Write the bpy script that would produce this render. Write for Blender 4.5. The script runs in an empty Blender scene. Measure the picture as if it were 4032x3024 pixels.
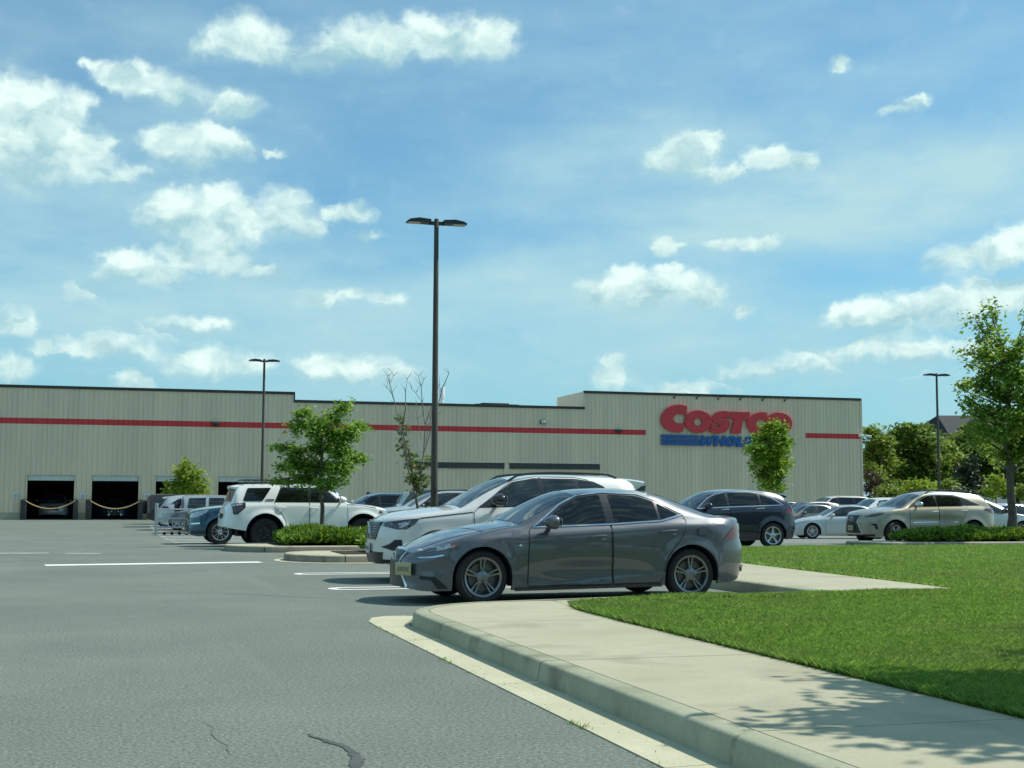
import bpy, bmesh, math, random
import numpy as np
from mathutils import Vector, Matrix, noise as mnoise
SC = bpy.context.scene
COL = SC.collection
R = math.radians
PI = math.pi
rng = np.random.default_rng(7)

# ------------------------------------------------------------------ materials
MATS = {}
def nt(m):
    m.use_nodes = True
    return m.node_tree, m.node_tree.nodes['Principled BSDF']
def pbr(name, col, rough=.5, metal=0., coat=0., spec=.5, var=.0, scale=6., bump=0., bscale=60., detail=4., coat_rough=.03, stretch=None, var2=None):
    """principled material; var = brightness mottling of the surface itself, bump = fine relief"""
    if name in MATS: return MATS[name]
    m = bpy.data.materials.new(name); t, b = nt(m)
    b.inputs['Roughness'].default_value = rough
    b.inputs['Metallic'].default_value = metal
    b.inputs['Coat Weight'].default_value = coat
    b.inputs['Coat Roughness'].default_value = coat_rough
    b.inputs['Specular IOR Level'].default_value = spec
    c = (*col, 1)
    b.inputs['Base Color'].default_value = c
    if var or bump:
        tc = t.nodes.new('ShaderNodeTexCoord'); src = tc.outputs['Object']
        if stretch:
            mp = t.nodes.new('ShaderNodeMapping'); mp.inputs['Scale'].default_value = stretch
            t.links.new(src, mp.inputs['Vector']); src = mp.outputs['Vector']
    if var:
        n = t.nodes.new('ShaderNodeTexNoise'); n.inputs['Scale'].default_value = scale; n.inputs['Detail'].default_value = detail
        t.links.new(src, n.inputs['Vector'])
        r = t.nodes.new('ShaderNodeValToRGB')
        lo = tuple(max(0, v*(1-var)) for v in col); hi = tuple(min(1, v*(1+var)) for v in col)
        if var2: hi = var2
        r.color_ramp.elements[0].position = .3; r.color_ramp.elements[1].position = .7
        r.color_ramp.elements[0].color = (*lo, 1); r.color_ramp.elements[1].color = (*hi, 1)
        t.links.new(n.outputs['Fac'], r.inputs['Fac']); t.links.new(r.outputs['Color'], b.inputs['Base Color'])
    if bump:
        n2 = t.nodes.new('ShaderNodeTexNoise'); n2.inputs['Scale'].default_value = bscale; n2.inputs['Detail'].default_value = 3
        t.links.new(src, n2.inputs['Vector'])
        bp = t.nodes.new('ShaderNodeBump'); bp.inputs['Strength'].default_value = bump; bp.inputs['Distance'].default_value = .01
        t.links.new(n2.outputs['Fac'], bp.inputs['Height']); t.links.new(bp.outputs['Normal'], b.inputs['Normal'])
    MATS[name] = m
    return m
def leafmat(name, cols, trans=.42, rough=.5, patch=None):
    """foliage: colour differs from leaf to leaf (random per island), light passes through the blade"""
    if name in MATS: return MATS[name]
    m = bpy.data.materials.new(name); t, b = nt(m)
    g = t.nodes.new('ShaderNodeNewGeometry'); r = t.nodes.new('ShaderNodeValToRGB')
    e = r.color_ramp.elements
    while len(e) < len(cols): e.new(.5)
    for i, c in enumerate(cols):
        e[i].position = i/(len(cols)-1); e[i].color = (*c, 1)
    t.links.new(g.outputs['Random Per Island'], r.inputs['Fac'])
    out = r.outputs['Color']
    if patch:                               # drifts of paler and duller turf
        tc = t.nodes.new('ShaderNodeTexCoord'); cur = out
        for sc_, lo_, hi_, tint in patch:
            n = t.nodes.new('ShaderNodeTexNoise'); n.inputs['Scale'].default_value = sc_; n.inputs['Detail'].default_value = 4; t.links.new(tc.outputs['Object'], n.inputs['Vector'])
            mr = t.nodes.new('ShaderNodeMapRange'); mr.inputs['From Min'].default_value = lo_; mr.inputs['From Max'].default_value = hi_; mr.inputs['To Max'].default_value = tint[3]; t.links.new(n.outputs['Fac'], mr.inputs['Value'])
            mx = t.nodes.new('ShaderNodeMix'); mx.data_type = 'RGBA'; t.links.new(mr.outputs['Result'], mx.inputs['Factor']); t.links.new(cur, mx.inputs['A']); mx.inputs['B'].default_value = (*tint[:3], 1); cur = mx.outputs['Result']
        out = cur
    t.links.new(out, b.inputs['Base Color'])
    b.inputs['Roughness'].default_value = rough; b.inputs['Specular IOR Level'].default_value = .3
    tr = t.nodes.new('ShaderNodeBsdfTranslucent')
    hs = t.nodes.new('ShaderNodeHueSaturation'); hs.inputs['Value'].default_value = 1.25; hs.inputs['Hue'].default_value = .485
    t.links.new(out, hs.inputs['Color']); t.links.new(hs.outputs['Color'], tr.inputs['Color'])
    mx = t.nodes.new('ShaderNodeMixShader'); mx.inputs[0].default_value = trans
    t.links.new(b.outputs[0], mx.inputs[1]); t.links.new(tr.outputs[0], mx.inputs[2])
    t.links.new(mx.outputs[0], t.nodes['Material Output'].inputs['Surface'])
    MATS[name] = m
    return m
def paint(name, col, metal=.0, rough=.35, coat=1.):
    """car paint: tiny flake variation under a clear coat"""
    return pbr('paint_'+name, col, rough=rough, metal=metal, coat=coat, var=.06, scale=900., detail=0)

M_GLASS = pbr('tinted_glass', (.006,.008,.008), rough=.02, spec=.6, var=.2, scale=3.)
M_GLASS2 = pbr('clear_dark_glass', (.022,.032,.033), rough=.02, spec=.7, var=.5, scale=2.5, detail=1)
M_SHIELD = pbr('windscreen_glass', (.03,.045,.048), rough=.02, spec=.9, var=.7, scale=2.2, detail=2)
M_BLACK = pbr('black_trim', (.012,.012,.013), rough=.42, var=.2, scale=20)
M_SATIN = pbr('satin_black', (.02,.02,.022), rough=.25, coat=.5, var=.2, scale=20)
M_CLAD = pbr('dark_cladding', (.03,.031,.03), rough=.6, var=.2, scale=15)
M_SEAM = pbr('panel_seam', (.006,.006,.006), rough=.8, var=.2, scale=20)
M_TYRE = pbr('tyre_rubber', (.016,.016,.016), rough=.75, var=.25, scale=30, bump=.3, bscale=90)
M_WELL = pbr('wheel_well', (.007,.007,.007), rough=.9, var=.2, scale=10)
M_CHROME = pbr('chrome', (.75,.77,.78), rough=.12, metal=1., var=.05, scale=30)
M_ALLOY = pbr('alloy_silver', (.55,.56,.57), rough=.28, metal=.9, var=.08, scale=30)
M_ALLOYD = pbr('alloy_graphite', (.26,.265,.27), rough=.3, metal=.85, var=.1, scale=30)
M_ALLOYK = pbr('alloy_black', (.02,.02,.022), rough=.35, metal=.3, var=.1, scale=30)
M_DISC = pbr('brake_disc', (.12,.12,.12), rough=.4, metal=.8, var=.2, scale=40)
M_TAIL = pbr('tail_lamp_red', (.11,.003,.004), rough=.08, coat=1., var=.3, scale=40)
M_TAILD = pbr('tail_lamp_smoked', (.07,.018,.02), rough=.08, coat=1., var=.3, scale=40)
M_LAMP = pbr('head_lamp_clear', (.42,.45,.47), rough=.08, metal=.3, coat=1., var=.55, scale=26, detail=1)
M_LAMPD = pbr('head_lamp_dark', (.035,.038,.04), rough=.06, coat=1., var=.5, scale=20)
M_AMBER = pbr('side_marker_amber', (.45,.10,.05), rough=.1, coat=1., var=.2, scale=40)
M_PLATE = pbr('plate_cream', (.46,.42,.22), rough=.4, var=.15, scale=40)
M_PLATEW = pbr('plate_white', (.6,.6,.58), rough=.4, var=.1, scale=30)
M_PRINT = pbr('plate_print', (.16,.13,.10), rough=.6, var=.1, scale=30)
M_MESHG = pbr('grille_mesh', (.010,.010,.011), rough=.35, var=.3, scale=60)

# ------------------------------------------------------------------ objects
def mk(verts, faces, smooth=True, angle=None):
    me = bpy.data.meshes.new('m')
    me.from_pydata([tuple(v) for v in verts], [], [tuple(f) for f in faces])
    if smooth and len(faces):
        me.polygons.foreach_set('use_smooth', [True]*len(me.polygons))
        if angle: me.set_sharp_from_angle(angle=R(angle))
    me.update()
    return me
def npmesh(verts, nper):
    """fast mesh of separate polygons of nper corners each; verts (n*nper,3)"""
    me = bpy.data.meshes.new('m'); n = len(verts)
    me.vertices.add(n); me.vertices.foreach_set('co', np.asarray(verts, dtype=np.float32).ravel())
    me.loops.add(n); me.loops.foreach_set('vertex_index', np.arange(n, dtype=np.int32))
    k = n//nper; me.polygons.add(k)
    me.polygons.foreach_set('loop_start', np.arange(0, n, nper, dtype=np.int32))
    me.update(calc_edges=True)
    return me
def obj(name, me, mat=None, parent=None, loc=None, rot=None):
    o = bpy.data.objects.new(name, me); COL.objects.link(o)
    if mat is not None and me is not None:
        if not me.materials:
            for mm in (mat if isinstance(mat, (list, tuple)) else [mat]): me.materials.append(mm)
    if parent: o.parent = parent
    if loc: o.location = loc
    if rot: o.rotation_euler = rot
    return o
def tag(o, label=None, cat=None, group=None, kind=None):
    if label: o['label'] = label
    if cat: o['category'] = cat
    if group: o['group'] = group
    if kind: o['kind'] = kind
    return o
def thing(name, label, cat, loc=(0,0,0), rotz=0, group=None):
    o = bpy.data.objects.new(name, None); COL.objects.link(o)
    o.empty_display_size = .2
    o.location = loc; o.rotation_euler = (0,0,rotz)
    return tag(o, label, cat, group)
def copy_tree(o, parent=None):
    c = o.copy(); COL.objects.link(c)
    if parent: c.parent = parent
    for ch in list(o.children): copy_tree(ch, c)
    return c

class MB:
    """collects solids into one mesh"""
    def __init__(s): s.v = []; s.f = []; s.mi = []; s.cur = 0
    def add(s, vs, fs):
        b = len(s.v); s.v += [tuple(v) for v in vs]; s.f += [tuple(i+b for i in f) for f in fs]; s.mi += [s.cur]*len(fs); return s
    def box(s, lo, hi, M=None):
        x0,y0,z0 = lo; x1,y1,z1 = hi
        vs = [Vector(p) for p in ((x0,y0,z0),(x1,y0,z0),(x1,y1,z0),(x0,y1,z0),(x0,y0,z1),(x1,y0,z1),(x1,y1,z1),(x0,y1,z1))]
        if M: vs = [M @ v for v in vs]
        return s.add(vs, [(0,3,2,1),(4,5,6,7),(0,1,5,4),(1,2,6,5),(2,3,7,6),(3,0,4,7)])
    def bbox(s, lo, hi, r=.02, M=None):
        """box with chamfered edges"""
        bm = bmesh.new(); bmesh.ops.create_cube(bm, size=1)
        d = [hi[i]-lo[i] for i in range(3)]; c = [(hi[i]+lo[i])/2 for i in range(3)]
        for v in bm.verts: v.co = Vector([c[i]+v.co[i]*d[i] for i in range(3)])
        bmesh.ops.bevel(bm, geom=bm.edges[:], offset=min(r, min(d)*.45), segments=2, profile=.5, affect='EDGES')
        return s.bm(bm, M)
    def bm(s, bm, M=None):
        bm.verts.index_update()
        vs = [(M @ v.co if M else v.co.copy()) for v in bm.verts]
        s.add(vs, [[v.index for v in f.verts] for f in bm.faces]); bm.free(); return s
    def tube(s, pts, r, n=8, cap=True):
        pts = [Vector(p) for p in pts]; rs = r if isinstance(r, (list, tuple)) else [r]*len(pts)
        vs = []; fs = []; up0 = None
        for i, p in enumerate(pts):
            d = (pts[min(i+1, len(pts)-1)]-pts[max(i-1, 0)])
            if d.length < 1e-9: d = Vector((0,0,1))
            d.normalize()
            if up0 is None:
                up0 = Vector((0,0,1)) if abs(d.z) < .9 else Vector((1,0,0))
            a = d.cross(up0)
            if a.length < 1e-6: a = d.cross(Vector((0,1,0)))
            a.normalize(); b = d.cross(a).normalized(); up0 = -b if False else up0
            for k in range(n):
                t = 2*PI*k/n
                vs.append(p+(a*math.cos(t)+b*math.sin(t))*rs[i])
        for i in range(len(pts)-1):
            for k in range(n):
                fs.append((i*n+k, i*n+(k+1)%n, (i+1)*n+(k+1)%n, (i+1)*n+k))
        if cap:
            fs.append(tuple(range(n))); fs.append(tuple(range((len(pts)-1)*n+n-1, (len(pts)-1)*n-1, -1)))
        return s.add(vs, fs)
    def lathe(s, prof, n=32, axis='z', M=None, closed=False):
        """prof: list of (radius, height)"""
        vs = []; fs = []; m = len(prof)
        for k in range(n):
            t = 2*PI*k/n; c, q = math.cos(t), math.sin(t)
            for r, h in prof:
                p = (r*c, r*q, h) if axis == 'z' else (r*c, h, r*q)
                vs.append(M @ Vector(p) if M else p)
        for k in range(n):
            for i in range(m if closed else m-1):
                j = (i+1) % m; k2 = (k+1) % n
                fs.append((k*m+i, k2*m+i, k2*m+j, k*m+j))
        return s.add(vs, fs)
    def prism(s, poly, z0, z1, f=None):
        """poly in 2-D, extruded z0..z1; f maps (a,b,c)->point"""
        f = f or (lambda a,b,c: (a,b,c)); n = len(poly)
        vs = [f(a,b,z0) for a,b in poly]+[f(a,b,z1) for a,b in poly]
        fs = [tuple(range(n-1,-1,-1)), tuple(range(n,2*n))]+[(i,(i+1)%n,n+(i+1)%n,n+i) for i in range(n)]
        return s.add(vs, fs)
    def mesh(s, smooth=True, angle=35):
        me = mk(s.v, s.f, smooth, angle)
        if any(s.mi): me.polygons.foreach_set('material_index', s.mi)
        return me
    def build(s, name, mat, parent=None, smooth=True, angle=35, **k):
        return obj(name, s.mesh(smooth, angle), mat, parent, **k)

def interp(pts):
    """monotone cubic through (x,y) points, flat outside"""
    x = np.array([p[0] for p in pts], float); y = np.array([p[1] for p in pts], float)
    if len(x) == 1: return lambda q: np.full(np.shape(q), y[0]) if np.ndim(q) else float(y[0])
    h = np.diff(x); d = np.diff(y)/h; m = np.zeros_like(y)
    m[0] = d[0]; m[-1] = d[-1]
    for i in range(1, len(x)-1):
        if d[i-1]*d[i] > 0:
            w1 = 2*h[i]+h[i-1]; w2 = h[i]+2*h[i-1]
            m[i] = (w1+w2)/(w1/d[i-1]+w2/d[i])
    lo = float(x[0]); hi = float(x[-1]); NT = 800; tab = []; kk = NT/(hi-lo)
    def f(q):
        if tab and not isinstance(q, np.ndarray):      # quick look-up for single values
            u = (q-lo)*kk
            if u <= 0: return tab[0]
            if u >= NT: return tab[NT]
            i = int(u); u -= i; return tab[i]*(1-u)+tab[i+1]*u
        q = np.clip(np.asarray(q, float), x[0], x[-1])
        i = np.clip(np.searchsorted(x, q)-1, 0, len(x)-2)
        t = (q-x[i])/h[i]
        r = (2*t**3-3*t**2+1)*y[i]+(t**3-2*t**2+t)*h[i]*m[i]+(-2*t**3+3*t**2)*y[i+1]+(t**3-t**2)*h[i]*m[i+1]
        return r if np.ndim(r) else float(r)
    tab += [float(v) for v in f(np.linspace(lo, hi, NT+1))]
    return f
# ------------------------------------------------------------------ cars
# local frame of a car: x from nose (0) to tail (L), y to the right-hand side of the nose-left view, z up
class Shell:
    def __init__(s, sp):
        s.sp = sp; g = sp.get
        s.L = sp['L']; s.hw0 = sp['W']/2
        s.zt = interp(sp['top']); s.zb = interp(sp['belt']); s.zl = interp(sp['low'])
        s.wr = interp(sp['roofw']); s.cr = interp(sp['crown']); s.bu = interp(sp['bulge'])
        s.cf, s.nf = g('front', (.8, 2.6)); s.cb, s.nb = g('back', (.7, 2.8))
        s.shf = interp(g('shf', [(0,0)])); s.shr = interp(g('shr', [(0,0)]))
        s.zs = interp(g('crease', [(0,9.)])); s.ks = g('kslope', .5)
        s.z1 = g('z1', .6); s.kl = g('kl', .07); s.ku = g('ku', .03)
        s.Ra = g('arch', (.37,.37)); s.xw = sp['axles']; s.R = sp['tyre'][0]
        s.flare = g('flare', (.012,.06)); s.sculpt = g('sculpt')
    def P(s, x):
        a = np.clip((s.cf-x)/s.cf, 0, 1); b = np.clip((s.cb-(s.L-x))/s.cb, 0, 1)
        return np.clip(1-a**s.nf, 0, 1)**(1/s.nf)*np.clip(1-b**s.nb, 0, 1)**(1/s.nb)
    def vert(s, x, z):
        z = np.asarray(z, float)
        v = 1-s.kl*np.clip((s.z1-z)/s.z1, 0, 1)**2-s.ku*np.clip((z-s.z1)/.5, 0, 1.5)**2
        return v
    def low_y(s, x, z):
        P = s.P(x)
        y = s.hw0*P*s.vert(x, z)
        w = .012; k = (z-s.zs(x))/w
        y = y-s.ks*w*np.logaddexp(0, k)*np.minimum(1, P)
        for i, xc in enumerate(s.xw):
            d = np.hypot(x-xc, z-s.R)-s.Ra[i]
            f = s.flare[0]*np.where(d > 0, np.exp(-(d/s.flare[1])**2), 1.)*np.where(d < -.05, 0, 1)
            y = y+f*np.minimum(1, P)
        if s.sculpt is not None: y = y+s.sculpt(x, z)*P
        return y
    def Ps(s, x):
        a = min(max((s.cf-x)/s.cf, 0.), 1.); b = min(max((s.cb-(s.L-x))/s.cb, 0.), 1.)
        return max(1-a**s.nf, 0.)**(1/s.nf)*max(1-b**s.nb, 0.)**(1/s.nb)
    def low_s(s, x, z):                      # the same for single values
        P = s.Ps(x); k = (z-s.zs(x))/.012
        y = s.hw0*P*(1-s.kl*min(max((s.z1-z)/s.z1, 0.), 1.)**2-s.ku*min(max((z-s.z1)/.5, 0.), 1.5)**2)
        y -= s.ks*.012*(k if k > 30 else (0. if k < -30 else math.log1p(math.exp(k))))*min(1., P)
        for i, xc in enumerate(s.xw):
            d = math.hypot(x-xc, z-s.R)-s.Ra[i]
            if -.05 <= d < .5: y += s.flare[0]*(math.exp(-(d/s.flare[1])**2) if d > 0 else 1.)*min(1., P)
        if s.sculpt is not None: y += float(s.sculpt(x, z))*P
        return y
    def side(s, x, z):
        zb = min(s.zb(x), s.zt(x)-.02)
        if z <= zb: return s.low_s(x, z)
        yb = s.low_s(x, zb); zr = max(s.zt(x)-s.cr(x), zb+.005); wr = min(s.wr(x)*s.hw0*s.Ps(x), yb)
        bu = s.bu(x); cy = (yb+wr)/2*(1-bu)+yb*bu; cz = (zb+zr)/2*(1-bu)+zr*bu
        if z >= zr: return wr
        a = zb-2*cz+zr; b = 2*(cz-zb); c = zb-z
        if abs(a) < 1e-7: t = -c/b if abs(b) > 1e-9 else 0.
        else: t = (-b+math.sqrt(max(b*b-4*a*c, 0.)))/(2*a)
        t = min(max(t, 0.), 1.)
        return (1-t)**2*yb+2*t*(1-t)*cy+t*t*wr
    def bez(s, yb, zb, wr, zr, bu, n=17):
        t = np.linspace(0, 1, n)
        cy = (yb+wr)/2*(1-bu)+yb*bu; cz = (zb+zr)/2*(1-bu)+zr*bu
        return t, (1-t)**2*yb+2*t*(1-t)*cy+t*t*wr, (1-t)**2*zb+2*t*(1-t)*cz+t*t*zr
    def X(s, x, z):
        return x+s.shf(z)*min(max(1-x/.9, 0.), 1.)**2+s.shr(z)*min(max(1-(s.L-x)/.9, 0.), 1.)**2
    def unX(s, X, z):
        x = X
        for _ in range(4): x = min(max(X-(s.X(x, z)-x), 0.0), s.L)
        return float(x)
    def spt(s, X, z, sd, off=0.):            # point of the side, seen from the side
        x = s.unX(X, z); e = .004
        y = s.side(x, z)
        if off:
            dy = (s.side(min(x+e, s.L), z)-s.side(max(x-e, 0), z))/(2*e); dz = (s.side(x, z+e)-s.side(x, z-e))/(2*e)
            n = Vector((-dy, 1, -dz)); n.normalize()
            return ((X+n.x*off), sd*(y+n.y*off), z+n.z*off)
        return (X, sd*y, z)
    def epoint(s, y, z, end=0, off=0.):      # point of the front (end=0) or rear (end=1), seen from there
        c, n = (s.cf, s.nf) if end == 0 else (s.cb, s.nb)
        P = min(abs(y)/(s.hw0*float(s.vert(0, z))), .999)
        d = c*(1-(1-P**n)**(1/n))
        x = d-off if end == 0 else s.L-d+off
        return (float(s.X(min(max(d if end == 0 else s.L-d, 0), s.L), z))+(-off if end == 0 else off), y, z)
    def tpt(s, x, q, off=0.):                # point of the top: q = -1..1 across
        def f(x, q):
            w = min(s.wr(x)*s.hw0*s.Ps(x), s.low_s(x, min(s.zb(x), s.zt(x)-.02)))
            z = s.zt(x)-s.cr(x)*q*q
            return Vector((float(s.X(x, z)), q*w, z))
        p = f(x, q)
        if off:
            n = (f(x+.004, q)-f(x-.004, q)).cross(f(x, q+.01)-f(x, q-.01))
            if n.z < 0: n = -n
            p = p+n.normalized()*off
        return p

def body_mesh(sh, step=.05, nside=15):
    L = sh.L; xs = set()
    for t in np.linspace(0, 1, 15): xs.add(round(.45*t**2.3, 5)); xs.add(round(L-.45*t**2.3, 5))
    for x in np.arange(.45, L-.45, step): xs.add(round(float(x), 5))
    for i, xc in enumerate(sh.xw):
        for th in np.linspace(0, PI, 19): xs.add(round(xc+sh.Ra[i]*math.cos(th), 5))
        for e in (-1, 1): xs.add(round(xc+e*(sh.Ra[i]+.0006), 5)); xs.add(round(xc+e*(sh.Ra[i]+.03), 5))
    xs = sorted(x for x in xs if 0 <= x <= L)
    xs = [x for i, x in enumerate(xs) if i == 0 or x-xs[i-1] > .0004]
    V = []; n2, n3 = 9, 8
    for x in xs:
        zb = min(sh.zb(x), sh.zt(x)-.02); zl = sh.zl(x)
        for i, xc in enumerate(sh.xw):
            d = sh.Ra[i]**2-(x-xc)**2
            if d > -1e-9: zl = max(zl, sh.R+math.sqrt(max(d, 0)))
        zl = min(zl, zb-.03)
        u = np.linspace(0, 1, nside)
        z = zl+(zb-zl)*u
        zc = sh.zs(x)
        if zl+.05 < zc < zb-.01:            # a row of vertices on the crease
            j = int(np.argmin(abs(z-zc))); j = min(max(j, 1), nside-2); z[j] = zc
        y = sh.low_y(x, z)
        row = [(max(y[0]-.04, 0), zl)]+list(zip(y, z))
        zr = max(sh.zt(x)-sh.cr(x), zb+.005); wr = min(sh.wr(x)*sh.hw0*float(sh.P(x)), y[-1])
        _, by, bz = sh.bez(y[-1], zb, wr, zr, sh.bu(x), n2)
        row += list(zip(by[1:], bz[1:]))
        for q in np.linspace(1, 0, n3)[1:]:
            row.append((q*wr, sh.zt(x)-(sh.zt(x)-zr)*q*q))
        half = [(float(sh.X(x, zz)), yy, zz) for yy, zz in row]
        V.append([(a, -b, c) for a, b, c in half]+[(a, b, c) for a, b, c in half[-2::-1]])
    m = len(V[0]); vs = [p for r in V for p in r]; fs = []
    for i in range(len(V)-1):
        for j in range(m-1):
            fs.append((i*m+j, i*m+j+1, (i+1)*m+j+1, (i+1)*m+j))
    fs.append(tuple(range(m))[::-1]); fs.append(tuple(range((len(V)-1)*m, len(V)*m)))
    bm = bmesh.new(); me = mk(vs, fs); bm.from_mesh(me)
    bmesh.ops.remove_doubles(bm, verts=bm.verts[:], dist=.0003)
    bmesh.ops.recalc_face_normals(bm, faces=bm.faces[:])
    bm.to_mesh(me); bm.free()
    me.polygons.foreach_set('use_smooth', [True]*len(me.polygons)); me.set_sharp_from_angle(angle=R(32))
    return me

def refine(poly, da, db):
    """polygon in 2-D cut into small faces -> (points, faces)"""
    bm = bmesh.new(); vs = [bm.verts.new((a, b, 0)) for a, b in poly]; bm.faces.new(vs)
    A = [p[0] for p in poly]; B = [p[1] for p in poly]
    for k, (lo, hi, d) in enumerate(((min(A), max(A), da), (min(B), max(B), db))):
        n = max(1, int(round((hi-lo)/d)))
        for i in range(1, n):
            v = lo+(hi-lo)*i/n
            co = (v, 0, 0) if k == 0 else (0, v, 0); no = (1, 0, 0) if k == 0 else (0, 1, 0)
            bmesh.ops.bisect_plane(bm, geom=bm.verts[:]+bm.edges[:]+bm.faces[:], plane_co=co, plane_no=no, dist=1e-5)
    bmesh.ops.triangulate(bm, faces=[f for f in bm.faces if len(f.verts) > 4])
    bm.verts.index_update()
    P = [(v.co.x, v.co.y) for v in bm.verts]; F = [[v.index for v in f.verts] for f in bm.faces]
    Ed = [(e.verts[0].index, e.verts[1].index) for e in bm.edges if len(e.link_faces) == 1]
    bm.free(); return P, F, Ed
def rounded(poly, r=.03, n=4):
    out = []; m = len(poly)
    for i in range(m):
        p0 = Vector(poly[i-1]); p = Vector(poly[i]); p1 = Vector(poly[(i+1) % m])
        a = p0-p; b = p1-p; rr = min(r, a.length*.45, b.length*.45)
        if rr < 1e-5: out.append(tuple(p)); continue
        s = p+a.normalized()*rr; e = p+b.normalized()*rr
        for k in range(n+1):
            t = k/n; q = s*(1-t)**2+p*2*t*(1-t)+e*t*t; out.append(tuple(q))
    return out
def patch(fn, poly, off, da=.09, db=.09, back=True):
    """sheet of real thickness lying on a surface: fn(a,b,offset)"""
    P, F, Ed = refine(poly, da, db); n = len(P)
    vs = [fn(a, b, off) for a, b in P]; fs = [tuple(f) for f in F]
    idx = {}
    for e in Ed:
        for i in e:
            if i not in idx: idx[i] = len(vs); vs.append(fn(P[i][0], P[i][1], off*.15))
        fs.append((e[0], e[1], idx[e[1]], idx[e[0]]))
    bm = bmesh.new(); me = mk(vs, fs); bm.from_mesh(me)
    bmesh.ops.recalc_face_normals(bm, faces=bm.faces[:])
    f0 = max(bm.faces, key=lambda f: f.calc_area()) if bm.faces else None
    bm.to_mesh(me); bm.free()
    me.polygons.foreach_set('use_smooth', [True]*len(me.polygons)); me.set_sharp_from_angle(angle=R(40))
    return me
def ribbon(fn, pts, w, off, step=.07, closed=False):
    """thin strip along a line on a surface"""
    pl = [Vector(p) for p in pts]
    if closed: pl.append(pl[0])
    q = [pl[0]]
    for a, b in zip(pl, pl[1:]):
        n = max(1, int((b-a).length/step))
        for i in range(1, n+1): q.append(a.lerp(b, i/n))
    vs = []; fs = []
    for i, p in enumerate(q):
        d = (q[min(i+1, len(q)-1)]-q[max(i-1, 0)])
        if closed and i in (0, len(q)-1): d = q[1]-q[-2]
        if d.length < 1e-9: d = Vector((1, 0))
        d.normalize(); nn = Vector((-d.y, d.x))*w/2
        for e, o in ((-1, off*.1), (-1, off), (1, off), (1, off*.1)):
            vs.append(fn(p.x+nn.x*e, p.y+nn.y*e, o))
    for i in range(len(q)-1):
        for k in range(3): fs.append((i*4+k, i*4+k+1, i*4+k+5, i*4+k+4))
    return mk(vs, fs, True, 40)

WHEELS = {}
def wheel_meshes(kind, Rt, w, rr):
    key = (kind, Rt, w, rr)
    if key in WHEELS: return WHEELS[key]
    t = MB(); h = w/2
    t.lathe([(rr-.012, -h*.72), (rr+.01, -h*.86), (rr+(Rt-rr)*.5, -h), (Rt-.03, -h*.9), (Rt-.006, -h*.62), (Rt, -h*.3), (Rt, h*.3), (Rt-.006, h*.62), (Rt-.03, h*.9), (rr+(Rt-rr)*.5, h), (rr+.01, h*.86), (rr-.012, h*.72)], 40, 'y')
    tyre = t.mesh(True, 50)
    m = MB()                                   # outer face of the rim is at -y
    m.lathe([(rr-.015, h*.6), (rr-.03, -h*.2), (rr-.022, -h*.80), (rr+.004, -h*.88), (rr+.006, -h*.80), (rr-.012, -h*.7)], 40, 'y')
    yo = -h*.80
    m.lathe([(.001, yo-.004), (.032, yo-.004), (.045, yo+.006), (.075, yo+.02), (.075, yo+.06)], 24, 'y')
    def spoke(a, w0, w1, skew=0., dish=.025, r0=.05, th=.03):
        ca, sa = math.cos(a), math.sin(a); r1 = rr-.012
        def pt(r, l, y): return (r*ca-l*sa, y, r*sa+l*ca)
        vs = []
        for k in range(5):
            f = k/4; r = r0+(r1-r0)*f; ww = w0+(w1-w0)*f; sk = skew*f
            yy = yo+.012+dish*math.sin(f*PI)*.7-.010*f
            vs += [pt(r, sk-ww/2, yy+th), pt(r, sk-ww/2*.8, yy), pt(r, sk+ww/2*.8, yy), pt(r, sk+ww/2, yy+th)]
        fs = []
        for k in range(4):
            for j in range(3): fs.append((k*4+j, k*4+j+1, k*4+j+5, k*4+j+4))
        m.add(vs, fs)
    if kind == 'twin5':
        for i in range(5):
            a = 2*PI*i/5+PI/2
            for e in (-1, 1): spoke(a+e*.15, .027, .025, -e*.004, r0=.06)
    elif kind == 'ten':
        for i in range(5):
            a = 2*PI*i/5+.3
            for e in (-1, 1): spoke(a+e*.2, .03, .034, e*.012)
    elif kind == 'star5':
        for i in range(5): spoke(2*PI*i/5+.25, .07, .055)
    elif kind == 'wide5':
        for i in range(5): spoke(2*PI*i/5+.9, .05, .11)
    elif kind == 'six':
        for i in range(6): spoke(2*PI*i/6, .05, .045)
    else:
        for i in range(9): spoke(2*PI*i/9, .025, .03)
    rim = m.mesh(True, 30)
    d = MB(); d.lathe([(.001, -h*.25), (rr*.72, -h*.25), (rr*.72, h*.1), (.001, h*.1)], 28, 'y')
    d.lathe([(.001, h*.1), (rr-.02, h*.1), (rr-.02, h*.5), (.001, h*.5)], 28, 'y')
    hub = d.mesh(True, 40)
    WHEELS[key] = (tyre, rim, hub); return WHEELS[key]
def add_wheel(root, x, y, kind, tyre, rimmat, turn=0., parts=True):
    Rt, w, rr = tyre
    t, r, d = wheel_meshes(kind, Rt, w, rr)
    rz = (0 if y < 0 else PI)+turn
    if not parts:
        o = obj('wheel', t.copy() if False else t, M_TYRE, root, (x, y, Rt), (0, 0, rz)); obj('rim', r if r.materials else r, rimmat, o); return o
    o = obj('wheel', d, M_DISC, root, (x, y, Rt), (0, 0, rz))
    obj('tyre', t, M_TYRE, o)
    rm = r
    if r.materials and r.materials[0] != rimmat: rm = r.copy(); rm.materials.clear()
    obj('rim', rm, rimmat, o)
    return o

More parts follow.
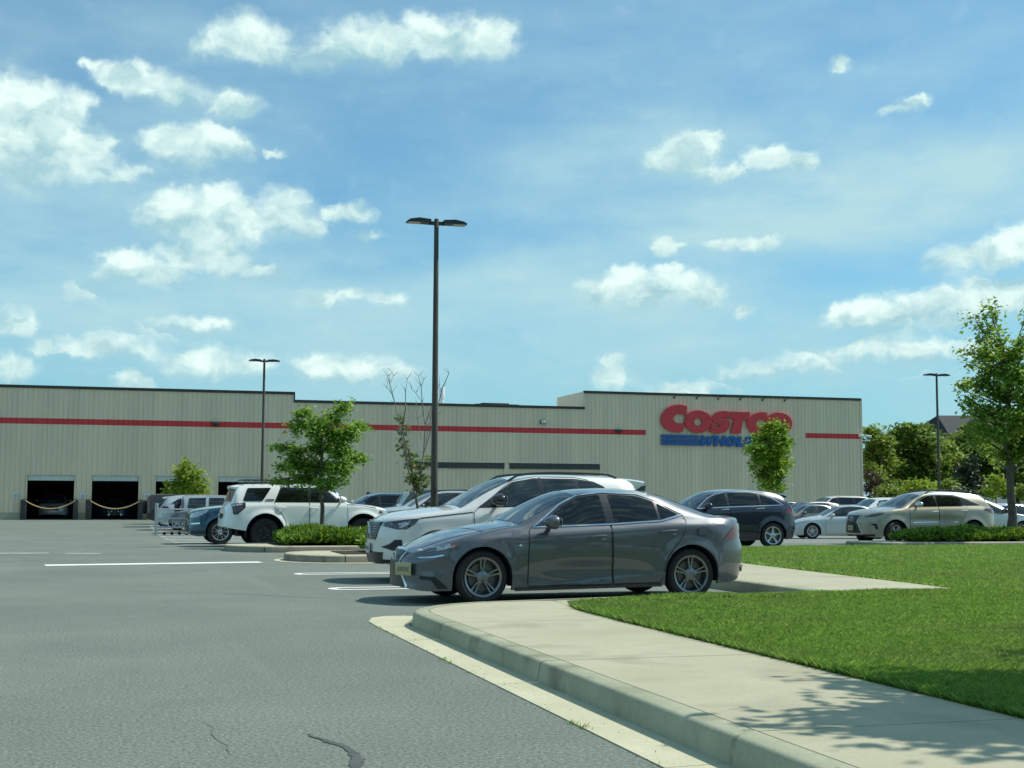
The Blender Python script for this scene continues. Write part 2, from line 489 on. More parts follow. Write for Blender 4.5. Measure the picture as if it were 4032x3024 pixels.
def build_car(sp, pm, label, cat, loc, yaw, detail=2, group='cars parked in the lot', name='parked_car'):
    """detail 2: near, 1: middle, 0: far.  the thing's base is on the ground at the middle of the car"""
    sh = Shell(sp); L = sp['L']; g = sp.get
    root = thing(name, label, cat, loc, yaw, group)
    pivot_dx = -L/2
    kids = []
    def add(nm, me, mat, par=None, **k):
        o = obj(nm, me, mat, par or root, **k)
        if par is None: kids.append(o)
        return o
    st = {2: .05, 1: .08, 0: .12}[detail]; da = {2: .08, 1: .12, 0: .2}[detail]
    body = add('body', body_mesh(sh, st, {2: 17, 1: 13, 0: 10}[detail]), pm)
    # underside and wheel wells
    zl = float(sh.zl(L/2)); u = MB()
    hw = sh.hw0
    ar = max(sh.Ra)
    u.box((sp['axles'][0]+ar+.03, -hw*.86, zl+.03), (sp['axles'][1]-ar-.03, hw*.86, zl+.16))
    u.box((.42, -hw*.56, zl+.05), (L-.48, hw*.56, zl+.36))
    add('underbody', u.mesh(False), M_WELL)
    for i, xc in enumerate(sp['axles']):
        ra = sh.Ra[i]-.004
        for sd in (-1, 1):
            wl = MB(); vs = []; fs = []; n = 14
            for k in range(n+1):
                th = -.25+(PI+.5)*k/n
                x = xc+ra*math.cos(th); z = sh.R+ra*math.sin(th)
                yo = float(sh.low_y(x, max(z, sh.zl(x)+.01)))-.012
                vs += [(x, sd*yo, z), (x, sd*hw*.55, z)]
            for k in range(n): fs.append((2*k, 2*k+1, 2*k+3, 2*k+2))
            vs.append((xc, sd*hw*.55, sh.R)); c0 = len(vs)-1
            for k in range(n): fs.append((2*k+1, 2*k+3, c0))
            wl.add(vs, fs); add('wheel_well', wl.mesh(True), M_WELL)
    for i, xc in enumerate(sp['axles']):
        for sd in (-1, 1):
            y = sd*(float(sh.low_y(xc, sh.R+sh.Ra[i]+.02))-sp['tyre'][1]/2-g('inset', .015))
            add_wheel(root, xc, y, sp['wheel'][0], sp['tyre'], sp['wheel'][1], turn=(g('steer', 0.) if i == 0 else 0.))
    kids += [c for c in root.children if c not in kids]
    # glass of the windscreen and the tailgate
    def topglass(nm, x0, x1, q0, q1, mat, off=.004, nx=10, nq=12):
        vs = []; fs = []
        for i in range(nx+1):
            f = i/nx; x = x0+(x1-x0)*f; q = q0+(q1-q0)*f
            for j in range(nq+1): vs.append(tuple(sh.tpt(x, -q+2*q*j/nq, off)))
        for i in range(nx):
            for j in range(nq): fs.append((i*(nq+1)+j, i*(nq+1)+j+1, (i+1)*(nq+1)+j+1, (i+1)*(nq+1)+j))
        me = mk(vs, fs); bm = bmesh.new(); bm.from_mesh(me); bmesh.ops.recalc_face_normals(bm, faces=bm.faces[:])
        if sum(f.normal.z for f in bm.faces) < 0: bmesh.ops.reverse_faces(bm, faces=bm.faces[:])
        bm.to_mesh(me); bm.free()
        return add(nm, me, mat)
    for nm, a in (('windscreen', g('shield')), ('rear_window', g('rearglass')), ('sunroof', g('sunroof'))):
        if a: topglass(nm, *a, mat=(M_SHIELD if nm == 'windscreen' else M_GLASS))
    sidef = {sd: (lambda sd: (lambda a, b, o: sh.spt(a, b, sd, o)))(sd) for sd in (-1, 1)}
    endf = {e: (lambda e: (lambda a, b, o: sh.epoint(a, b, e, o)))(e) for e in (0, 1)}
    topf = lambda a, b, o: tuple(sh.tpt(a, b, o))
    gmat = g('glass', M_GLASS)
    for sd in (-1, 1):
        f = sidef[sd]
        doors = []
        if detail == 2 or (detail == 1 and sd == -g('flip', 1)):
            for dp in g('doors', []):
                d = add('door', patch(f, dp, .005, da, .032 if detail == 2 else .06), pm); doors.append((dp, d))
            for dp in g('doors', []):
                add('panel_seam', ribbon(f, dp, .009, .0068, closed=True), M_SEAM, body)
        def host(p):
            cx = sum(q[0] for q in p)/len(p)
            for dp, d in doors:
                if min(q[0] for q in dp)-.05 <= cx <= max(q[0] for q in dp)+.05: return d
            return None
        if g('pillar') :
            add('window_surround', patch(f, rounded(sp['pillar'], .03), .0075, da, da), g('pillarmat', M_SATIN))
        for wp in g('windows', []):
            w = add('window', patch(f, rounded(wp, .035), .011, da, da), gmat, host(wp))
        if g('chrome'):
            add('window_trim', ribbon(f, sp['chrome'], g('chromew', .022), .014, closed=g('chromeclosed', False)), g('chromemat', M_CHROME))
        for hp in g('handles', []):
            h = MB(); x, z = hp
            a = Vector(f(x-.10, z, .028)); b = Vector(f(x+.10, z+.012, .028)); c = (a+b)/2+Vector((0, sd*.012, .004))
            h.tube([Vector(f(x-.115, z-.002, .004)), a, c, b, Vector(f(x+.115, z+.014, .004))], [.012, .015, .016, .015, .012], 8)
            ho = add('door_handle', h.mesh(), g('handlemat', pm), host([(x, z)]))
            if detail == 2 and g('handlemat', pm) is not M_CHROME:
                k = MB(); k.tube([Vector(f(x+.05, z-.028, .008)), Vector(f(x+.10, z-.024, .008))], .008, 6); add('lock_cover', k.mesh(), M_CHROME, ho)
        for i, (nm, poly, mt) in enumerate(g('sidebits', [])):
            add(nm, patch(f, poly, .006+.0022*i, .05, .05), mt or pm)
        for nm, line, wd, mt in g('sidelines', []):
            add(nm, ribbon(f, line, wd, .007), mt)
        if g('cladding'):
            wdt = sp['cladding']
            for i, xc in enumerate(sp['axles']):
                vs = []; fs = []; n = 22; mcl = 3
                for k in range(n+1):
                    th = -.12+(PI+.24)*k/n
                    for j in range(mcl+1):
                        r = sh.Ra[i]-.002+wdt*j/mcl
                        x = xc+r*math.cos(th); z = max(sh.R+r*math.sin(th), sh.zl(min(max(x, 0), L))+.005)
                        vs.append(sh.spt(min(max(x, .05), L-.05), z, sd, .012 if j < mcl else .001))
                for k in range(n):
                    for j in range(mcl): q = k*(mcl+1)+j; fs.append((q, q+1, q+mcl+2, q+mcl+1))
                add('wheel_arch_trim', mk(vs, fs, True, 40), g('cladmat', M_CLAD))
        if g('mirror'):
            x, z, k = sp['mirror']; mm = MB(); yb = sh.side(x, z-.02)
            c = Vector((x+.02, sd*(yb+.17*k), z+.05*k))
            bm = bmesh.new(); bmesh.ops.create_uvsphere(bm, u_segments=16, v_segments=10, radius=1)
            for v in bm.verts:
                p = v.co; sx, sy, sz = .115*k, .115*k, .088*k
                xx = p.x*sx*(.75 if p.x > 0 else 1.25)
                if p.x > .25: xx = .25*sx*.75+(p.x-.25)*.02
                v.co = Vector((xx, p.y*sy, p.z*sz*(1-.15*max(0, -p.x))))+c
            mm.bm(bm)
            mm.tube([(x, sd*(yb-.01), z-.03), (x, sd*(yb+.07), z-.02), (x+.01, sd*(yb+.14*k), z+.01)], [.03, .026, .022], 8)
            mo = add('wing_mirror', mm.mesh(), g('mirrormat', pm))
            gl = MB(); gl.lathe([(.001, 0), (.075*k, 0), (.075*k, .004), (.001, .004)], 16, 'z', Matrix.Translation(c+Vector((.066*k, 0, 0))) @ Matrix.Rotation(R(90), 4, 'Y') @ Matrix.Diagonal((.8, 1.2, 1, 1)))
            add('mirror_glass', gl.mesh(), M_CHROME, mo)
        if g('rail'):
            x0, x1, zo, yq, hh = sp['rail']; rb = MB(); pts = []
            for k in range(13):
                fk = k/12; x = x0+(x1-x0)*fk; p = sh.tpt(x, yq*sd)
                lift = hh*min(1, fk/.08, (1-fk)/.08)
                pts.append((p.x, p.y, p.z+zo+lift))
            rb.tube(pts, .019, 8)
            add('roof_rail', rb.mesh(), g('railmat', M_BLACK))
    for nm, end, poly, mt in g('endbits', []):
        add(nm, patch(endf[end], poly, .007 if 'trim' in nm else .010, .08, .08), mt)
    for nm, end, line, wd, mt in g('endlines', []):
        add(nm, ribbon(endf[end], line, wd, .016), mt)
    for nm, line, wd, mt in g('toplines', []):
        add(nm, ribbon(topf, line, wd, .003), mt, body)
    for fnx in g('extra', []): fnx(sh, add, pm)
    # put the thing's origin under the middle of the car
    for o in kids+[c for c in root.children if c not in kids]:
        o.location = Vector(o.location)+Vector((pivot_dx, 0, 0))
    return root
def both(poly): return poly, [(-a, b) for a, b in poly][::-1]
# ------------------------------------------------------------------ the cars' shapes (metres, seen from the side, nose at x = 0)
def spoiler(x0, x1, z, wq, th=.035, drop=.02):
    def f(sh, add, pm):
        m = MB(); n = 12; vs = []; fs = []
        for j in range(n+1):
            q = -1+2*j/n; p = sh.tpt(x0, q*.97); w = p.y; zz = p.z+.006; x2 = x1-.10*abs(q)**3
            vs += [(x0, w, zz-.004), ((x0+x2)/2, w, zz-.004-drop*.3), (x2, w, zz-drop), (x2-.01, w, zz-drop-th), (x0+.02, w, zz-.10)]
        for j in range(n):
            for k in range(5): fs.append((j*5+k, j*5+(k+1) % 5, j*5+5+(k+1) % 5, j*5+5+k))
        fs += [(4,3,2,1,0), (n*5, n*5+1, n*5+2, n*5+3, n*5+4)]
        m.add(vs, fs); add('roof_spoiler', m.mesh(True, 40), pm)
    return f
def plate(end, y, z, turn=0., mat=None, w=.305, h=.152, out=.03):
    def f(sh, add, pm):
        p = Vector(sh.epoint(y, z, end, out)); m = MB()
        M = Matrix.Translation(p) @ Matrix.Rotation(turn, 4, 'Z')
        m.bbox((-.006, -w/2, -h/2), (.006, w/2, h/2), .004, M)
        o = add('license_plate', m.mesh(True, 40), mat or M_PLATE)
        t = MB(); sx = -.0075 if end == 0 else .0075
        for k in range(6):                                     # worn characters, unreadable in the picture
            y0 = -w*.36+k*w*.125
            t.box((min(sx, sx*.9), y0, -h*.18), (max(sx, sx*.9), y0+w*.07, h*.2), M)
        add('plate_print', t.mesh(False), M_PRINT, o)
    return f
def badge(end, y, z, r, kind='ring'):
    def f(sh, add, pm):
        p = Vector(sh.epoint(y, z, end, .02)); m = MB(); pts = []
        k = 1.3 if kind == 'oval' else 1.
        for i in range(19):
            a = 2*PI*i/18; pts.append((p.x, p.y+r*k*math.cos(a), p.z+r*math.sin(a)))
        m.tube(pts, r*.15, 6, cap=False)
        if kind == 'oval': m.tube([(p.x, p.y+r*.1, p.z+r*.7), (p.x, p.y+r*.45, p.z-r*.35), (p.x, p.y-r*.9, p.z-r*.35)], r*.12, 6)
        elif kind == 'bar': m.tube([(p.x, p.y-r*2.6, p.z-r*2.3), (p.x, p.y+r*2.6, p.z+r*2.3)], r*.2, 6)
        add('badge', m.mesh(), M_CHROME)
    return f
def fin(x, z):
    def f(sh, add, pm):
        m = MB(); m.prism([(x-.07, z-.02), (x+.09, z-.02), (x+.10, z+.055), (x+.04, z+.05)], -.018, .018, lambda a, b, c: (a, c, b))
        add('antenna', m.mesh(True, 30), pm)
    return f

SEDAN = dict(L=4.69, W=1.81, axles=(.89, 3.70), tyre=(.333, .235, .238), arch=(.372, .378), wheel=('twin5', M_ALLOYD),
    top=[(0,.60),(.06,.66),(.2,.72),(.45,.815),(.8,.905),(1.1,.96),(1.36,1.0),(1.6,1.13),(1.9,1.285),(2.18,1.385),(2.5,1.425),(2.85,1.435),(3.2,1.415),(3.5,1.36),(3.85,1.235),(4.1,1.125),(4.28,1.085),(4.5,1.075),(4.62,1.075),(4.66,1.0),(4.69,.86)],
    belt=[(0,.52),(.1,.62),(.3,.69),(.6,.765),(.95,.83),(1.3,.885),(1.55,.925),(2.6,.965),(3.25,1.0),(3.7,1.03),(4.1,1.035),(4.5,1.0),(4.64,.93),(4.69,.80)],
    low=[(0,.20),(.25,.16),(.5,.17),(1.3,.17),(3.3,.20),(4.1,.21),(4.5,.25),(4.69,.33)],
    roofw=[(0,.70),(.5,.80),(1.0,.84),(1.36,.83),(1.6,.78),(2.2,.655),(2.8,.63),(3.3,.635),(3.8,.69),(4.15,.78),(4.4,.82),(4.69,.8)],
    crown=[(0,.03),(.8,.045),(1.3,.04),(1.5,.06),(1.9,.095),(2.2,.065),(2.6,.045),(3.2,.05),(3.6,.085),(3.9,.075),(4.2,.03),(4.69,.03)],
    bulge=[(0,.6),(1.2,.7),(1.6,.35),(2.2,.22),(3.3,.22),(3.9,.4),(4.3,.6),(4.69,.6)],
    front=(.95,2.35), back=(.75,2.6), shf=[(.15,-.02),(.3,.0),(.5,.0),(.66,.09),(.8,.14)], shr=[(.2,-.10),(.42,0),(.62,.02),(.85,-.05),(1.1,-.03)],
    crease=[(0,.70),(.9,.80),(1.49,.835),(2.6,.895),(3.6,.955),(4.3,.955),(4.69,.93)], kslope=.80, kl=.075, ku=.03, z1=.56, flare=(.016,.07),
    sculpt=lambda x, z: -.022*np.exp(-((z-.42)/.13)**2)*np.exp(-((x-2.3)/.75)**2)+.014*np.exp(-((z-(.21+.09*np.clip(x-2.0,0,1.5)))/.022)**2)*np.exp(-((x-2.4)/.95)**4)-.03*np.exp(-((x-.30)/.14)**2-((z-.43)/.09)**2),
    shield=(1.40,2.20,.965,.93), rearglass=(3.50,4.12,.86,.86),
    doors=[rounded([(1.47,.215),(1.475,.60),(1.50,.895),(1.57,.95),(1.97,1.225),(2.22,1.342),(2.56,1.384),(2.585,.97),(2.595,.225)],.03),
           rounded([(2.612,.225),(2.605,.97),(2.578,1.384),(3.05,1.365),(3.32,1.285),(3.60,1.12),(3.65,1.01),(3.58,.82),(3.36,.56),(3.31,.40),(3.27,.235)],.03)],
    pillar=[(1.56,.935),(1.97,1.205),(2.22,1.325),(2.57,1.365),(3.05,1.345),(3.31,1.262),(3.615,1.09),(3.30,1.015),(2.60,.975)], pillarmat=M_SATIN,
    windows=[[(1.68,.972),(2.01,1.192),(2.24,1.30),(2.52,1.338),(2.54,.99)], [(2.66,.995),(2.635,1.34),(3.04,1.32),(3.25,1.252),(3.262,1.03)], [(3.30,1.035),(3.292,1.235),(3.56,1.087)]],
    chrome=[(1.555,.93),(1.97,1.21),(2.22,1.331),(2.57,1.371),(3.05,1.351),(3.31,1.268),(3.625,1.09),(3.30,1.008),(2.60,.966)], chromeclosed=True, chromew=.019,
    handles=[(2.40,.815),(3.38,.875)], mirror=(1.76,.95,1.02), steer=.05,
    sidebits=[('headlight', [(.17,.655),(.33,.70),(.47,.735),(.61,.742),(.53,.70),(.40,.662),(.26,.64)], M_LAMP), ('side_marker', [(.50,.70),(.62,.745),(.50,.738)], M_AMBER),
        ('air_intake', [(.17,.345),(.33,.335),(.47,.20),(.36,.19),(.29,.29),(.18,.30)], M_BLACK),
        ('tail_light', [(4.14,.758),(4.31,.90),(4.40,.975),(4.60,.968),(4.62,.87),(4.48,.80)], M_TAIL),
        ('fuel_door', rounded([(3.80,.83),(3.80,.935),(3.96,.94),(3.96,.83)],.03), None), ('sill', [(1.30,.16),(1.30,.20),(3.28,.225),(3.28,.185)], M_SATIN),
        ('fender_badge', [(1.335,.715),(1.375,.735),(1.385,.70)], M_CHROME), ('reflector', [(4.50,.40),(4.58,.43),(4.60,.36),(4.53,.345)], M_TAIL)],
    sidelines=[('daytime_lamp', [(.16,.565),(.30,.575),(.42,.60)], .016, M_CHROME)],
    endbits=[('grille', 0, [(-.30,.645),(-.15,.665),(.15,.665),(.30,.645),(.20,.47),(.42,.20),(-.42,.20),(-.20,.47)], M_MESHG),
        ('tail_panel', 1, [(-.35,.62),(-.35,.76),(.35,.76),(.35,.62)], M_SATIN)],
    endlines=[('grille_frame', 0, [(-.42,.20),(-.20,.47),(-.30,.645),(-.15,.668),(.15,.668),(.30,.645),(.20,.47),(.42,.20)], .03, M_CHROME)],
    toplines=[('panel_seam', [(.12,-.93),(.5,-.93),(1.3,-.95)], .012, M_SEAM), ('panel_seam', [(.12,.93),(.5,.93),(1.3,.95)], .012, M_SEAM)],
    extra=[plate(0, -.40, .42, turn=.42, out=.05), badge(0, 0, .56, .06, 'oval'), fin(3.36, 1.42)])
COMPACT_SUV = dict(L=4.48, W=1.87, axles=(.90, 3.62), tyre=(.36, .235, .245), arch=(.405, .405), wheel=('wide5', M_ALLOY),
    top=[(0,.88),(.03,.95),(.15,1.03),(.5,1.10),(.9,1.15),(1.22,1.185),(1.5,1.345),(1.8,1.51),(2.1,1.625),(2.4,1.675),(3.0,1.695),(3.8,1.675),(4.18,1.63),(4.26,1.52),(4.36,1.15),(4.44,.98),(4.48,.78)],
    belt=[(0,.80),(.1,.91),(.6,1.0),(1.2,1.075),(1.5,1.12),(2.0,1.165),(3.2,1.215),(3.7,1.255),(4.2,1.25),(4.4,.95),(4.48,.72)],
    low=[(0,.33),(.3,.23),(.5,.22),(3.8,.25),(4.2,.3),(4.48,.42)],
    roofw=[(0,.74),(.6,.84),(1.2,.86),(1.5,.80),(2.1,.69),(2.8,.66),(3.8,.66),(4.2,.68),(4.36,.8),(4.48,.8)],
    crown=[(0,.03),(.8,.05),(1.2,.05),(1.5,.08),(1.9,.09),(2.2,.06),(2.6,.045),(3.9,.045),(4.2,.06),(4.48,.03)],
    bulge=[(0,.6),(1.2,.7),(1.6,.3),(2.2,.22),(4.0,.22),(4.48,.5)],
    front=(.75,2.8), back=(.6,3.0), shf=[(.25,.05),(.45,0),(.7,0),(.9,.05),(1.05,.10)], shr=[(.3,-.05),(.55,.02),(.85,0),(1.2,0)],
    crease=[(0,.90),(.6,.96),(1.5,1.02),(3.4,1.08),(4.48,1.05)], kslope=.42, kl=.06, ku=.02, z1=.62, flare=(.012,.08),
    sculpt=lambda x, z: -.03*np.exp(-((z-.5)/.16)**2)*np.exp(-((x-2.3)/.7)**4),
    shield=(1.27,2.12,.965,.94), rearglass=(4.215,4.35,.8,.84), cladding=.06, cladmat=M_CLAD,
    doors=[rounded([(1.46,.34),(1.46,1.08),(1.53,1.14),(2.14,1.575),(2.5,1.645),(2.59,1.645),(2.62,1.2),(2.62,.34)],.03),
           rounded([(2.637,.34),(2.637,1.2),(2.607,1.645),(3.2,1.635),(3.42,1.60),(3.48,1.25),(3.40,.95),(3.18,.62),(3.13,.34)],.03)],
    pillar=[(1.52,1.15),(2.14,1.555),(2.5,1.62),(3.2,1.615),(3.5,1.575),(3.69,1.485),(3.54,1.27),(2.6,1.175)],
    windows=[[(1.72,1.172),(2.16,1.53),(2.33,1.58),(2.56,1.60),(2.575,1.195)], [(2.68,1.205),(2.655,1.60),(3.17,1.595),(3.2,1.24)], [(3.26,1.25),(3.24,1.592),(3.46,1.562),(3.64,1.482),(3.52,1.285)]],
    glass=M_GLASS2, handles=[(2.44,.985),(3.28,1.02)], mirror=(1.83,1.22,1.15), mirrormat=M_SATIN,
    rail=(2.1,3.95,.01,.90,.045), railmat=M_BLACK, steer=.25,
    sidebits=[('headlight', [(.07,.895),(.10,.925),(.40,.972),(.60,.99),(.52,.90),(.40,.825),(.27,.82),(.12,.86)], M_LAMPD),
        ('fog_recess', [(.17,.60),(.24,.665),(.33,.665),(.35,.52),(.24,.49),(.07,.55)], M_BLACK), ('tail_light', [(4.20,1.0),(4.22,1.35),(4.30,1.36),(4.42,1.05),(4.40,.95)], M_TAIL),
        ('lower_trim', [(1.36,.245),(1.36,.36),(3.14,.36),(3.14,.26)], M_CLAD)],
    sidelines=[('daytime_lamp', [(.10,.895),(.30,.90),(.46,.945)], .022, M_LAMP), ('daytime_lamp', [(.30,.85),(.44,.92)], .03, M_LAMP), ('panel_seam', [(.60,.992),(1.0,1.035),(1.45,1.085)], .012, M_SEAM)],
    endbits=[('grille', 0, [(-.46,.93),(.46,.93),(.42,.72),(.36,.665),(-.36,.665),(-.42,.72)], M_MESHG), ('lower_grille', 0, [(-.62,.47),(.62,.47),(.56,.29),(-.56,.29)], M_BLACK),
        ('bumper_trim', 0, [(-.86,.30),(-.86,.36),(.86,.36),(.86,.30)], M_BLACK)],
    endlines=[('grille_frame', 0, [(-.46,.93),(.46,.93),(.42,.72),(.36,.665),(-.36,.665),(-.42,.72),(-.46,.93)], .02, M_SATIN), ('grille_bar', 0, [(-.46,.945),(.46,.945)], .03, M_CHROME)]
        +[('grille_slat', 0, [(-.40,z),(.40,z)], .008, M_ALLOYD) for z in (.70,.74,.78,.82,.86,.90)],
    extra=[plate(0, 0, .52, mat=M_PLATEW), badge(0, 0, .80, .055, 'bar'), spoiler(4.05,4.52,1.66,.68,.05,.05), fin(3.9,1.68)])
LADDER_SUV = dict(L=4.83, W=1.93, axles=(.94, 3.72), tyre=(.405, .265, .22), arch=(.53, .535), wheel=('six', M_ALLOYK),
    top=[(0,.92),(.05,1.03),(.25,1.12),(.7,1.185),(1.15,1.225),(1.33,1.28),(1.6,1.49),(1.85,1.655),(2.1,1.725),(2.8,1.765),(3.8,1.765),(4.38,1.735),(4.47,1.68),(4.66,1.2),(4.78,1.0),(4.83,.8)],
    belt=[(0,.84),(.1,.97),(.4,1.06),(1.0,1.13),(1.5,1.20),(3.4,1.225),(4.3,1.25),(4.6,1.05),(4.83,.72)],
    low=[(0,.50),(.3,.42),(.5,.40),(3.1,.44),(4.2,.46),(4.83,.56)],
    roofw=[(0,.76),(.6,.86),(1.2,.86),(1.5,.82),(2.0,.745),(2.8,.73),(3.9,.73),(4.4,.75),(4.6,.84),(4.83,.84)],
    crown=[(0,.03),(.8,.05),(1.2,.05),(1.5,.08),(1.9,.08),(2.2,.055),(4.2,.045),(4.5,.05),(4.83,.03)],
    bulge=[(0,.6),(1.2,.7),(1.6,.3),(2.2,.22),(4.2,.22),(4.6,.5)],
    front=(.7,2.8), back=(.55,3.2), shf=[(.35,.03),(.55,0),(.8,.02),(1.0,.08)], shr=[(.4,-.02),(.6,.03),(.85,0)],
    crease=[(0,1.0),(1.3,1.135),(3.5,1.15),(4.83,1.10)], kslope=.4, kl=.04, ku=.03, z1=.7, flare=(.045,.085),
    sculpt=lambda x, z: .018*np.exp(-((z-.46)/.05)**2)*np.exp(-((x-2.3)/.8)**6),
    shield=(1.36,1.98,.965,.94), rearglass=(4.48,4.63,.8,.84),
    doors=[rounded([(1.39,.50),(1.39,1.19),(1.52,1.25),(2.0,1.67),(2.49,1.685),(2.485,.50)],.03), rounded([(2.47,.50),(2.475,1.685),(3.26,1.68),(3.46,1.25),(3.45,1.06),(3.26,.93),(3.15,.72),(3.12,.50)][::1],.03)],
    pillar=[(1.56,1.235),(2.01,1.65),(3.26,1.665),(3.46,1.24)],
    windows=[[(1.68,1.25),(2.05,1.638),(2.42,1.65),(2.43,1.25)], [(2.53,1.25),(2.52,1.65),(3.24,1.65),(3.42,1.255)], [(3.80,1.275),(3.54,1.645),(4.20,1.635),(4.33,1.30),(4.28,1.275)]],
    handles=[(2.35,1.075),(3.27,1.09)], handlemat=None, mirror=(1.60,1.26,1.2),
    sidebits=[('tail_light_housing', [(4.60,.91),(4.64,1.20),(4.27,1.235),(4.27,1.10),(4.50,.90)], M_BLACK), ('tail_light', [(4.59,.935),(4.60,1.10),(4.33,1.16),(4.33,1.10),(4.50,.935)], M_TAILD), ('tail_light', [(4.62,1.12),(4.62,1.185),(4.36,1.21),(4.36,1.17)], M_LAMP),
        ('headlight', [(.10,.86),(.12,1.0),(.42,1.03),(.40,.93),(.25,.88)], M_LAMP), ('side_marker', [(.36,.94),(.44,1.03),(.46,.95)], M_TAIL), ('badge', [(3.47,1.30),(3.47,1.325),(3.70,1.325),(3.70,1.30)], M_SATIN)],
    sidelines=[('panel_seam', [(.55,1.09),(1.0,1.15),(1.39,1.19)], .01, M_SEAM)],
    endbits=[('grille', 0, [(-.5,.98),(.5,.98),(.44,.70),(-.44,.70)], M_BLACK), ('tailgate_trim', 1, [(-.4,.80),(-.4,.93),(.4,.93),(.4,.80)], M_CLAD)],
    extra=[spoiler(4.15,4.62,1.75,.70,.06,.06), plate(1, 0, .84, mat=M_PLATEW)])
def roof_basket(x0, x1, z, w):
    def f(sh, add, pm):
        m = MB()
        for dz in (.05, .12):
            m.tube([(x0,-w,z+dz),(x1,-w,z+dz),(x1,w,z+dz),(x0,w,z+dz),(x0,-w,z+dz)], .016, 6)
        for k in range(9):
            x = x0+(x1-x0)*k/8
            for e in (-1, 1): m.tube([(x,e*w,z+.0),(x,e*w,z+.12)], .012, 6)
            m.tube([(x,-w,z+.04),(x,w,z+.04)], .012, 6)
        m.box((x0-.02,-w*.9,z+.04), (x0+.03,w*.9,z+.13))
        add('roof_rack', m.mesh(True, 40), M_BLACK)
    return f
LADDER_SUV['extra'].append(roof_basket(2.05,4.25,1.75,.56))
MID_SUV = dict(L=4.66, W=1.89, axles=(.86, 3.73), tyre=(.36, .235, .245), arch=(.40, .405), wheel=('star5', M_ALLOY),
    top=[(0,.78),(.05,.88),(.3,.99),(.7,1.06),(1.1,1.105),(1.28,1.14),(1.6,1.34),(1.95,1.52),(2.25,1.60),(2.8,1.64),(3.5,1.625),(4.0,1.565),(4.2,1.50),(4.32,1.36),(4.5,1.07),(4.6,.92),(4.66,.72)],
    belt=[(0,.70),(.1,.83),(.5,.94),(1.2,1.04),(1.5,1.09),(2.4,1.14),(3.5,1.175),(4.05,1.19),(4.3,1.15),(4.55,.92),(4.66,.66)],
    low=[(0,.28),(.3,.21),(.5,.21),(4.0,.24),(4.4,.28),(4.66,.40)],
    roofw=[(0,.72),(.6,.83),(1.2,.85),(1.5,.79),(2.1,.68),(2.8,.655),(3.8,.655),(4.2,.69),(4.5,.8),(4.66,.8)],
    crown=[(0,.03),(.8,.05),(1.2,.05),(1.5,.08),(1.9,.09),(2.2,.06),(2.6,.045),(3.9,.05),(4.2,.06),(4.66,.03)],
    bulge=[(0,.6),(1.2,.7),(1.6,.3),(2.2,.22),(4.0,.25),(4.4,.5)],
    front=(.8,2.5), back=(.7,2.6), shf=[(.25,.03),(.45,0),(.7,.02),(.9,.09)], shr=[(.3,-.06),(.55,.02),(.85,0),(1.2,-.02)],
    crease=[(0,.82),(.8,.95),(1.5,1.0),(3.5,1.08),(4.66,1.02)], kslope=.45, kl=.06, ku=.02, z1=.6, flare=(.014,.07),
    shield=(1.32,2.02,.965,.94), rearglass=(4.24,4.48,.82,.82),
    doors=[rounded([(1.42,.30),(1.42,1.02),(1.5,1.10),(2.0,1.46),(2.3,1.555),(2.42,1.56),(2.44,1.15),(2.44,.30)],.03), rounded([(2.455,.30),(2.455,1.15),(2.435,1.56),(3.2,1.56),(3.5,1.50),(3.58,1.20),(3.5,.95),(3.28,.65),(3.22,.30)],.03)],
    pillar=[(1.50,1.10),(1.85,1.36),(2.1,1.475),(2.4,1.54),(3.1,1.545),(3.45,1.50),(3.75,1.39),(4.05,1.195),(2.4,1.145)],
    windows=[[(1.68,1.13),(1.98,1.39),(2.2,1.475),(2.37,1.515),(2.38,1.16)], [(2.46,1.165),(2.45,1.52),(3.1,1.525),(3.36,1.49),(3.36,1.185)], [(3.42,1.19),(3.42,1.475),(3.72,1.37),(3.97,1.205)]],
    chrome=[(1.46,1.09),(1.85,1.37),(2.1,1.485),(2.4,1.552),(3.1,1.557),(3.45,1.512),(3.76,1.40),(4.08,1.195),(2.4,1.135)], chromeclosed=True, chromew=.022,
    handles=[(2.30,1.055),(3.36,1.085)], handlemat=M_CHROME, mirror=(1.74,1.12,1.0),
    sidebits=[('tail_light', [(4.12,1.00),(4.16,1.085),(4.40,1.10),(4.55,1.02),(4.54,.93),(4.35,.92)], M_TAIL), ('headlight', [(.10,.72),(.16,.84),(.48,.90),(.36,.78)], M_LAMP)],
    endbits=[('grille', 0, [(-.4,.80),(.4,.80),(.34,.52),(-.34,.52)], M_MESHG)],
    extra=[spoiler(4.05,4.42,1.545,.66,.04,.05), plate(1, 0, .78, mat=M_PLATEW)])
